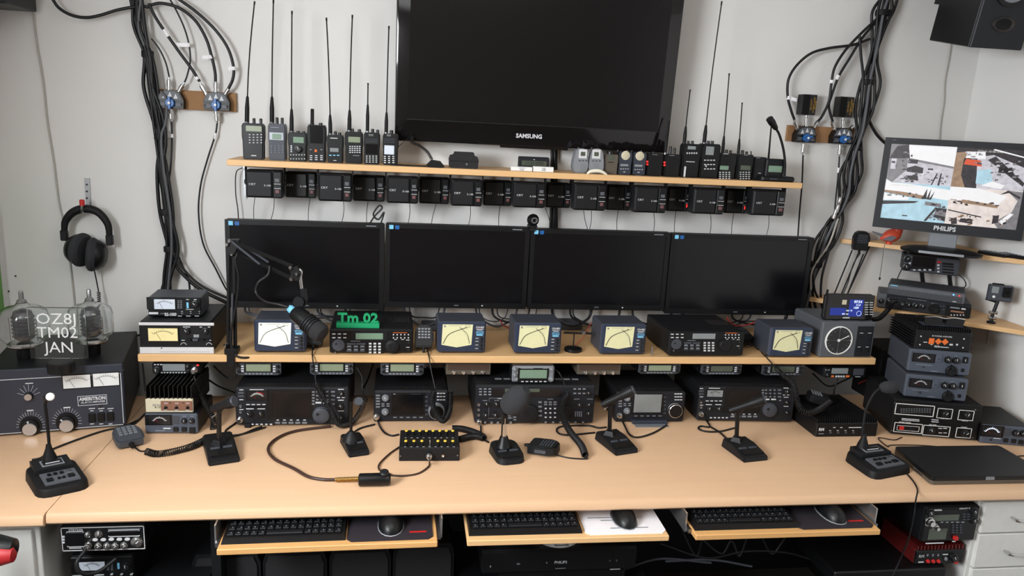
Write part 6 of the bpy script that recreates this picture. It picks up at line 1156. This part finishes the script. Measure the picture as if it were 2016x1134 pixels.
for x, y, lab in ((92, 607, 'small dark screw in the left wall, upper'), (52, 697, 'small dark screw in the left wall, lower')): v = ay(*q(A7, x, y), 0); tag(MB().lathe([(.003, 0), (.003, .002), (.001, .003)], 8, Matrix.Translation(v) @ FRONT).obj('wall_screw', 'ink'), lab, 'screw')
# coax switches on boards
def coax_switch(label, c, cx, cy, ang0, knobr, ports, out):
    o = ay(*q(c, cx, cy), -.045); t = thing('coax_switch', label, 'switch', o, 0, 'coax switches'); kk = (o-CAM).dot(FW)/FPX/c[2]
    pl = [(-150, -95), (150, -95), (155, 10), (115, 95), (55, 125), (-55, 125), (-115, 95), (-155, 10)]
    MB().prism([(x*kk, z*kk) for x, z in pl], 0, .03).obj('body', 'blk2', t); MB().prism([(x*kk*.9, (z*.86+4)*kk) for x, z in pl[2:]], -.002, .001).obj('front_plate', 'mid', t)
    for s in (-1, 1): MB().box(s*95*kk-38*kk, s*95*kk+38*kk, -.0025, .001, -72*kk, -22*kk, .001).obj('flange', 'mid', t); MB().lathe([(12*kk, 0), (12*kk, .001)], 10, Matrix.Translation((s*128*kk, -.0025, -42*kk)) @ FRONT).obj('screw', 'ink', t)
    for a in (-42, 0, 42):
        x, z = 100*math.sin(math.radians(a))*kk, 82*math.cos(math.radians(a))*kk-8*kk; MB().prism([(x-26*kk, z-28*kk), (x+26*kk, z-28*kk), (x, z+32*kk)], -.003, 0).obj('position_mark', 'print', t)
    kb = MB().lathe([(56*kk, 0), (54*kk, .008), (48*kk, .010)], 24, Matrix.Translation((0, -.002, -30*kk)) @ FRONT).obj('selector_knob', 'blue', t)
    MB().box(-15*kk, 15*kk, -.016, -.01, -75*kk, 75*kk, .001, Matrix.Translation((0, -.002, -30*kk)) @ Matrix.Rotation(math.radians(ang0), 4, 'Y')).obj('pointer_bar', 'blue', kb); MB().lathe([(16*kk, 0), (16*kk, .003)], 12, Matrix.Translation((0, -.016, -30*kk)) @ FRONT).obj('knob_cap', 'white', kb)
    for (x0, y0), (x1, y1) in ports+[out]:
        a, b_ = ay(*q(c, x0, y0), -.03)-o, ay(*q(c, x1, y1), -.03)-o; MB().rev(a, b_, [(30*kk, 0), (30*kk, .14), (20*kk, .15), (20*kk, .35), (28*kk, .36), (28*kk, .8), (16*kk, .85), (14*kk, 1)], 14).obj('coax_plug', 'chrome', t)
    return t
coax_switch('blue-knob coax switch on brown board, left one partly behind cables', N6, 285, 490, 0, 0, [((270, 375), (270, 205)), ((375, 405), (455, 275))], ((285, 600), (295, 750)))
coax_switch('blue-knob coax switch on brown board, right one with three cables', N6, 855, 515, 0, 0, [((735, 420), (655, 275)), ((850, 395), (850, 240)), ((960, 425), (1020, 335))], ((855, 630), (865, 770)))
coax_switch('blue-knob coax switch on brown board below the left load block', N5, 335, 830, 70, 0, [((215, 740), (165, 610)), ((335, 705), (338, 550)), ((440, 720), (515, 610))], ((300, 950), (280, 1090)))
coax_switch('blue-knob coax switch on brown board below the right load block', N5, 850, 850, 70, 0, [((730, 745), (690, 625)), ((850, 725), (850, 585)), ((955, 735), (1000, 690))], ((810, 960), (795, 1120)))
for c, (x0, y0), (x1, y1), lab in ((N6, (130, 345), (1105, 635), 'brown fibre board on the left wall behind two coax switches'), (N5, (85, 680), (985, 950), 'brown fibre board on the right wall behind two coax switches')):
    a, b_ = ay(*q(c, x0, y0), -.014), ay(*q(c, x1, y1), -.014); m_ = ay(*q(c, x1, y0), -.014)
    tag(MB().box(a.x, b_.x, -.014, -.001, b_.z, a.z, .001).obj('mounting_board', 'mdf'), lab, 'board')
for x0, lab in ((270, 'black dummy load block with printed lettering, left one on right board'), (785, 'black dummy load block with printed lettering, right one on right board')):
    dy = 0 if x0 < 500 else 32; o = ay(*q(N5, x0+95, 540+dy), -.05); t = thing('dummy_load', lab, 'dummy load', o, 0, 'dummy loads'); kk = (o-CAM).dot(FW)/FPX/N5[2]
    MB().box(-108*kk, 100*kk, 0, .04, 0, 275*kk, .001).obj('body', 'blk2', t); b = MB()
    for i in range(8): b.box((-108+i*14)*kk, (-104+i*14)*kk, -.002, .001, 0, 275*kk)
    b.obj('cooling_ribs', 'finblk', t, kind='stuff')
    for s, x in (('100 WATT', 22), ('DUMMY LOAD', 62), ('50 OHM', 88)): text(s, 34*kk, 'gold', t, x*kk, -.001, 138*kk, rx=90, sx=.95).rotation_euler = (math.radians(90), math.radians(-90), 0)
# antenna feed cables
def lbl(c, pts, Y, lab): 
    for x, y in pts: pass
def coax(label, c, pts, Y=-.03, r=.005, tags=(), m='wire'):
    P = [ay(*q(c, v[0], v[1]), v[2] if len(v) > 2 else Y) for v in pts]; o = thing('coax_cable', label, 'cable', P[0])
    MB().tube(spline([p_-P[0] for p_ in P], 8), r, 8).obj('cable_jacket', m, o, ang=80)
    for (x0, y0), (x1, y1), fx, fy in tags:
        a, b_ = ay(*q(c, x0, y0), Y)-P[0], ay(*q(c, x1, y1), Y)-P[0]; MB().cyl(a, b_, r*1.35, n=10).obj('label_sleeve', 'paper', o)
        if fx: f_ = ay(*q(c, fx, fy), Y)-P[0]; m_ = (a+b_)/2; h = (a-b_).length/2; MB().prism([(m_.x, m_.z-h), (f_.x, f_.z-h), (f_.x, f_.z+h), (m_.x, m_.z+h)] if f_.x > m_.x else [(f_.x, f_.z-h), (m_.x, m_.z-h), (m_.x, m_.z+h), (f_.x, f_.z+h)], m_.y-.0005, m_.y+.0005).obj('label_flag', 'paper', o)
    return o
coax('thick black cable sweeping from the top left into the left bundle', A1, [(290,-10),(330,45),(400,85),(480,98),(560,85),(660,55),(780,35),(830,40)], -.04)
coax('black cable arching from left bundle to right blue switch centre port', A1, [(835,30),(900,18),(1000,45),(1090,115),(1150,215),(1180,310),(1200,400),(1203,455)], -.035, tags=(((1172,310),(1180,328),1130,320),))
coax('black cable crossing diagonally to right blue switch left port', A1, [(830,20),(870,100),(930,190),(1000,290),(1070,385),(1115,455)], -.04, tags=(((915,165),(940,205),None,None),((1095,430),(1105,445),None,None)))
coax('black cable curving from the top to right blue switch right port', A1, [(990,-10),(1100,70),(1200,165),(1270,265),(1303,370),(1300,440),(1275,495)], -.04, tags=(((1302,372),(1303,392),1275,383),))
coax('thin black cable dropping from the top to left switch right port', A1, [(945,-10),(990,70),(1030,160),(1055,250),(1062,340),(1045,420),(1030,460)], -.035, r=.0028, tags=(((1052,240),(1055,262),985,250),))
coax('thin black cable from left bundle to left switch centre port', A1, [(845,215),(890,275),(925,350),(945,430)], -.03, r=.0028)
coax('thin black cable below the left blue switch running to the monitors', A1, [(957,680),(960,760),(955,900),(945,1000),(930,1134)], -.02, r=.003, tags=(((960,748),(960,768),920,758),))
coax('thin black cable below the right blue switch curving to the leftmost monitor', None, [(428,238),(424,265),(408,315),(395,365),(391,420),(400,480),(425,530),(447,572),(470,600)], -.02, r=.003, tags=(((425,262),(423,274),None,None),))
coax('black cable arching left from right bundle to left load switch', A5, [(830,300),(700,345),(520,370),(380,410),(270,500),(205,610),(198,740),(225,850),(250,920)], -.04, tags=(((203,738),(204,765),268,770),))
coax('black cable from right bundle to left load switch right port', A5, [(900,130),(760,260),(640,390),(560,520),(535,640),(515,780),(465,890),(430,935)], -.042, tags=(((537,615),(533,640),None,None),))
coax('black cable from right bundle to right load switch left port', A5, [(900,150),(780,280),(680,440),(590,590),(535,740),(515,820),(545,935)], -.038, tags=(((588,580),(572,612),None,None),))
coax('thin black cable below left load switch dropping past the shelf end', None, [(1581,305),(1579,360),(1574,420),(1568,500),(1560,560)], -.03, r=.003)
coax('thin black cable below right load switch joining the right bundle', None, [(1653,305),(1650,345),(1646,385),(1640,440),(1630,480)], -.03, r=.003, tags=(((1651,330),(1650,340),None,None),))
coax('pair-like black cable behind the camera monitor from the right bundle', A5, [(805,880),(840,960),(880,1030),(920,1075),(960,1110)], -.02, r=.006)
# big vertical bundles
def bundle(label, paths, ties, Y0=-.035, c=None):
    o = thing('cable_bundle', label, 'cable bundle', ay(*paths[0][1][0], Y0)); O = o.location.copy()
    for (r, P_, m, dy) in paths: MB().tube(spline([ay(x, y, Y0+dy)-O for x, y in P_], 8), r, 7).obj('cable_strand', m, o, ang=80)
    for x0, x1, y, h in ties:
        a, b_ = ay(x0, y, Y0)-O, ay(x1, y+1, Y0)-O; k_ = (a-b_).length/2; MB().lathe([(k_*.96, -h), (k_, -h*.6), (k_, h*.6), (k_*.96, h)], 16, Matrix.Translation((a+b_)/2) @ Matrix.Scale(.75, 4, (0, 1, 0))).obj('cable_tie', 'rub', o)
    return o
LP = [(268,-5),(272,50),(290,110),(296,170),(308,230),(316,280),(318,340),(328,418),(337,490),(330,540),(322,600)]
def off(P_, dx, sp=1, ph=0): return [(x+1.25*dx*sp*(.7+.5*math.sin(i*1.7+ph)), y) for i, (x, y) in enumerate(P_)]
ps = [(.0062, off(LP, -9, 1, 2.5), 'wire', .004), (.006, off(LP, 9, 1, .5), 'wire', -.012), (.0055, off(LP, -6, 1, 0), 'wire', 0), (.006, off(LP, 0, 1, 1), 'wire', -.008), (.0055, off(LP, 7, 1, 2), 'wire', 0), (.005, off(LP, 12, .8, 3), 'wire', -.006), (.0045, off(LP, 4, 1, 4), 'wire', -.014), (.005, off(LP, -3, 1.2, 5), 'wire', .006)]
ps.append((.0045, [(278,-5),(273,35),(274,60),(284,90)], 'wiregrey', -.014)); ps.append((.0045, [(317,180),(328,198),(326,240),(318,270),(322,330),(335,420),(338,490),(333,545),(328,600)], 'wiregrey', -.016))
ps.append((.0065, [(334,486),(345,520),(370,550),(400,573),(450,598)], 'wire', -.004)); ps.append((.0045, [(336,484),(350,515),(378,548),(410,570),(455,590)], 'wire', -.012)); ps.append((.0035, [(345,490),(360,525),(372,555),(374,600)], 'wire', 0))
bundle('thick black cable bundle down the left wall to the shelf', ps, [(278,303,106,.010),(303,327,269,.010),(312,341,418,.010),(322,346,490,.010)])
RP = [(1748,-5),(1738,25),(1727,70),(1718,120),(1711,165),(1703,215),(1693,260),(1682,300),(1674,340),(1668,378),(1655,410),(1640,440),(1622,480),(1605,520),(1592,570),(1585,610)]
ps = [(.0055, off(RP, dx, 1, i), 'wire' if i != 4 else 'wiregrey', dy) for i, (dx, dy) in enumerate(((-14, 0), (-9, -.008), (-4, 0), (1, -.01), (3, -.014), (6, -.004), (11, -.006), (15, 0)))]
ps += [(.005, [(1692,70),(1695,110),(1699,150),(1697,190),(1692,230)], 'wire', -.01), (.0045, [(1640,455),(1630,500),(1618,545),(1616,590),(1622,620)], 'wire', -.01), (.004, [(1650,430),(1632,480),(1600,530),(1596,570)], 'wirelite', -.018), (.0045, [(1600,540),(1605,575),(1622,600),(1630,570)], 'wire', -.02)]
bundle('thick black cable bundle down the right wall beside the camera monitor', ps, [(1724,1754,25,.010),(1695,1720,161,.010),(1676,1696,292,.008),(1660,1680,376,.010),(1590,1618,520,.010)])
for (x0, y0), (x1, y1), lab in (((1655,388),(1646,420),'silver inline coax connector on the right cable bundle, upper'),((1647,412),(1640,432),'silver inline coax connector on the right cable bundle, lower')):
    a, b_ = ay(x0, y0, -.06), ay(x1, y1, -.06); tag(MB().rev(a, b_, [(.005, 0), (.008, .1), (.008, .4), (.006, .45), (.008, .5), (.008, .9), (.004, 1)], 12).obj('coax_connector', 'chrome'), lab, 'connector')
# television cable bundle between tv and monitors
bundle('black cable bundle dropping behind the wall shelf from the television', [(.006, [(1087,285),(1087,330),(1086,400),(1084,455)], 'wire', .02), (.006, [(1092,285),(1093,330),(1092,400),(1090,455)], 'wire', .01), (.005, [(1096,285),(1095,330),(1096,400),(1096,455)], 'wire', .015)], [])
# curled spare lead on top of the leftmost monitor
cable('curled spare black lead sticking up behind the leftmost monitor', [ay(x, y, -.10) for x, y in ((728,440),(738,425),(752,410),(746,405),(735,422),(745,432),(756,418),(750,440))], .003)
cable('thin lead from left end of wall shelf dropping to the leftmost monitor', [ay(x, y, -.03) for x, y in ((478,330),(465,340),(464,380),(468,410),(470,440))], .0018)
cable('black lead crossing the wall left of the yellow-dial meter unit', [ay(x, y, -.02) for x, y in ((228,674),(250,667),(280,658),(300,652))], .004)
# jumble of leads behind the shelf equipment, below the monitors
rs = random.Random(3)
segs = [(480,690),(620,760),(790,880),(930,1020),(960,1060),(1080,1180),(1110,1240),(1230,1330),(1340,1480),(1440,1560)]
n = 0
for x0, x1 in segs:
    for j in range(2):
        ya = 606+ (x0-480)*.012; xa = x0+rs.uniform(0, 20); xb = x1-rs.uniform(0, 20)
        n += 1
        cable('%s lead tangled behind the shelf under the monitors, between %s' % (('thicker', 'thinner')[j], ['the boom and left receiver','the left receiver ends','left receiver and second meter','second and third meters','the third meter back','third meter and mast stand','mast stand and fourth meter','fourth meter and right receiver','the right receiver ends','right receiver and right meter'][segs.index((x0, x1))]),
              [ay(xa, ya-12, -.08), ay(xa+6, ya+12, -.09), ay((xa+xb)/2, ya+rs.uniform(14, 34), -.10), ay(xb-8, ya+14, -.08), ay(xb, ya-10, -.07)], (.004, .0024)[j], rs.choice(('wire', 'wire', 'wire', 'dkgrey')), name='tangled_lead', group='tangled leads under the monitors')
for pts, lab in (([(1430,625),(1445,640),(1470,640),(1500,628)], 'red power lead behind the right hand microphone'), ([(985,630),(990,640),(1000,645),(1010,655)], 'short red lead left of the third cross-needle meter'), ([(1690,755),(1720,742),(1750,722)], 'red lead in the dark right of the shelf end')):
    cable(lab, [ay(x, y, -.2) for x, y in pts], .0025, 'redwire')
# leads under the equipment shelf
for pts, lab, Y in (([(400,740),(430,760),(468,775)], 'lead under the shelf left of the big left transceiver', -.2), ([(420,720),(450,745),(470,735),(480,720)], 'lead crossing under the shelf behind the left mobile radio', -.25), ([(735,715),(725,745),(715,765)], 'lead under the shelf right of the left transceiver', -.2), ([(840,722),(855,738),(868,760)], 'lead under the shelf by the chrome-knob box', -.2), ([(875,715),(878,750),(880,765)], 'upright lead under the shelf by the chrome-knob box', -.25), ([(1255,730),(1240,745),(1210,755)], 'lead under the shelf right of the centre transceiver', -.2), ([(1650,745),(1642,770),(1644,800)], 'lead from the orange-key radio down to the ribbed amplifier', -.35), ([(1600,735),(1630,760),(1660,750),(1690,735)], 'lead sagging under the right shelf end', -.2), ([(280,715),(283,740),(286,770)], 'lead hanging at the left shelf end', -.36)):
    cable(lab, [ay(x, y, Y) for x, y in pts], .003)
# leads on the desk
DL = [([(493,347),(440,390),(350,455),(345,485),(400,515),(520,500),(640,450),(720,425)], C2, 'black lead looping from the left transceiver mic socket'), ([(335,550),(420,525),(560,490),(760,430)], C2, 'black lead from the left slab-base microphone to transceiver'), ([(1670,490),(1750,440),(1900,400)], C2, 'black lead from the slim desk microphone to transceiver'), ([(180,270),(200,330),(240,385),(300,410),(360,400)], C3, 'black lead from small left transceiver to switch box'), ([(1035,330),(1040,400),(1060,440),(1100,465)], C3, 'black lead from centre transceiver to foam microphone'), ([(1990,340),(1900,325),(1700,335),(1665,375),(1740,405),(1980,385)], C3, 'black lead looping right of the centre transceiver'), ([(395,390),(430,470),(480,555),(560,580),(700,540),(830,465)], C4, 'black lead looping below the pale-screen transceiver'), ([(1190,400),(1235,480),(1150,475),(1130,500),(1200,525),(1330,525),(1480,490)], C4, 'black lead looping below the right wide transceiver'), ([(1240,480),(1330,535),(1390,590)], C4, 'lead running to the rightmost desk microphone'), ([(0,470),(100,470),(180,490),(260,485)], C4, 'lead left of the pale-screen microphone'), ([(310,378),(420,335),(560,285),(640,262),(700,250),(770,228),(830,200)], C1, 'black lead from left gooseneck microphone to amplifier'), ([(190,440),(240,430),(270,410)], C1, 'short lead behind the left gooseneck base'), ([(720,260),(800,225),(865,165)], C1, 'black lead between the amplifier and left power supply')]
for pts, c, lab in DL: cable(lab, [az(*q(c, x, y), DZ+.0035) for x, y in pts], .003, 'wire')
t = thing('cord_coil', 'loose coiled black cord behind the switch box', 'cord', az(*q(C3, 950, 400), DZ))
L0 = t.location
MB().tube(helix([az(*q(C3, x, y), DZ+.011)-L0 for x, y in ((800,350),(870,352),(960,375),(1030,405),(1060,430),(1000,415),(940,420),(860,440))], .009, 60), .0019, 5).obj('coiled_cord', 'wire', t, ang=80)

# ================================================================ small things at the edges
v = ay(10, 6, -.22); t = thing('bookshelf_speaker', 'dark loudspeaker underside at the top left picture corner', 'speaker', (XL+.14, -.22, v.z)); e = v.x-t.location.x
MB().box(-.13, e, .008, .2, 0, .3, .003).obj('cabinet', 'blk2', t); MB().box(-.13, e, 0, .012, 0, .3, .003).obj('baffle', 'face', t); MB().lathe([(.05, 0), (.05, .004), (.02, .002)], 28, Matrix.Translation((-.02, 0, .16)) @ FRONT).obj('woofer', 'blk', t)
MB().box(-.03, .02, .19, .217, .1, .18).obj('wall_bracket', 'blk', t)
v = ay(480, 392, -.03); t = thing('shelf_bracket', 'thin steel bracket under the left end of the wall shelf', 'bracket', (v.x, -.002, v.z))
MB().box(-.004, .004, -.004, 0, 0, WSZ-.021-v.z).obj('upright', 'steel', t); MB().box(-.004, .004, -.15, -.004, WSZ-.0235-v.z, WSZ-.0205-v.z).obj('arm', 'steel', t); MB().lathe([(.004, 0), (.003, .003)], 10, Matrix.Translation((0, -.004, .006)) @ FRONT).obj('screw', 'steel', t)
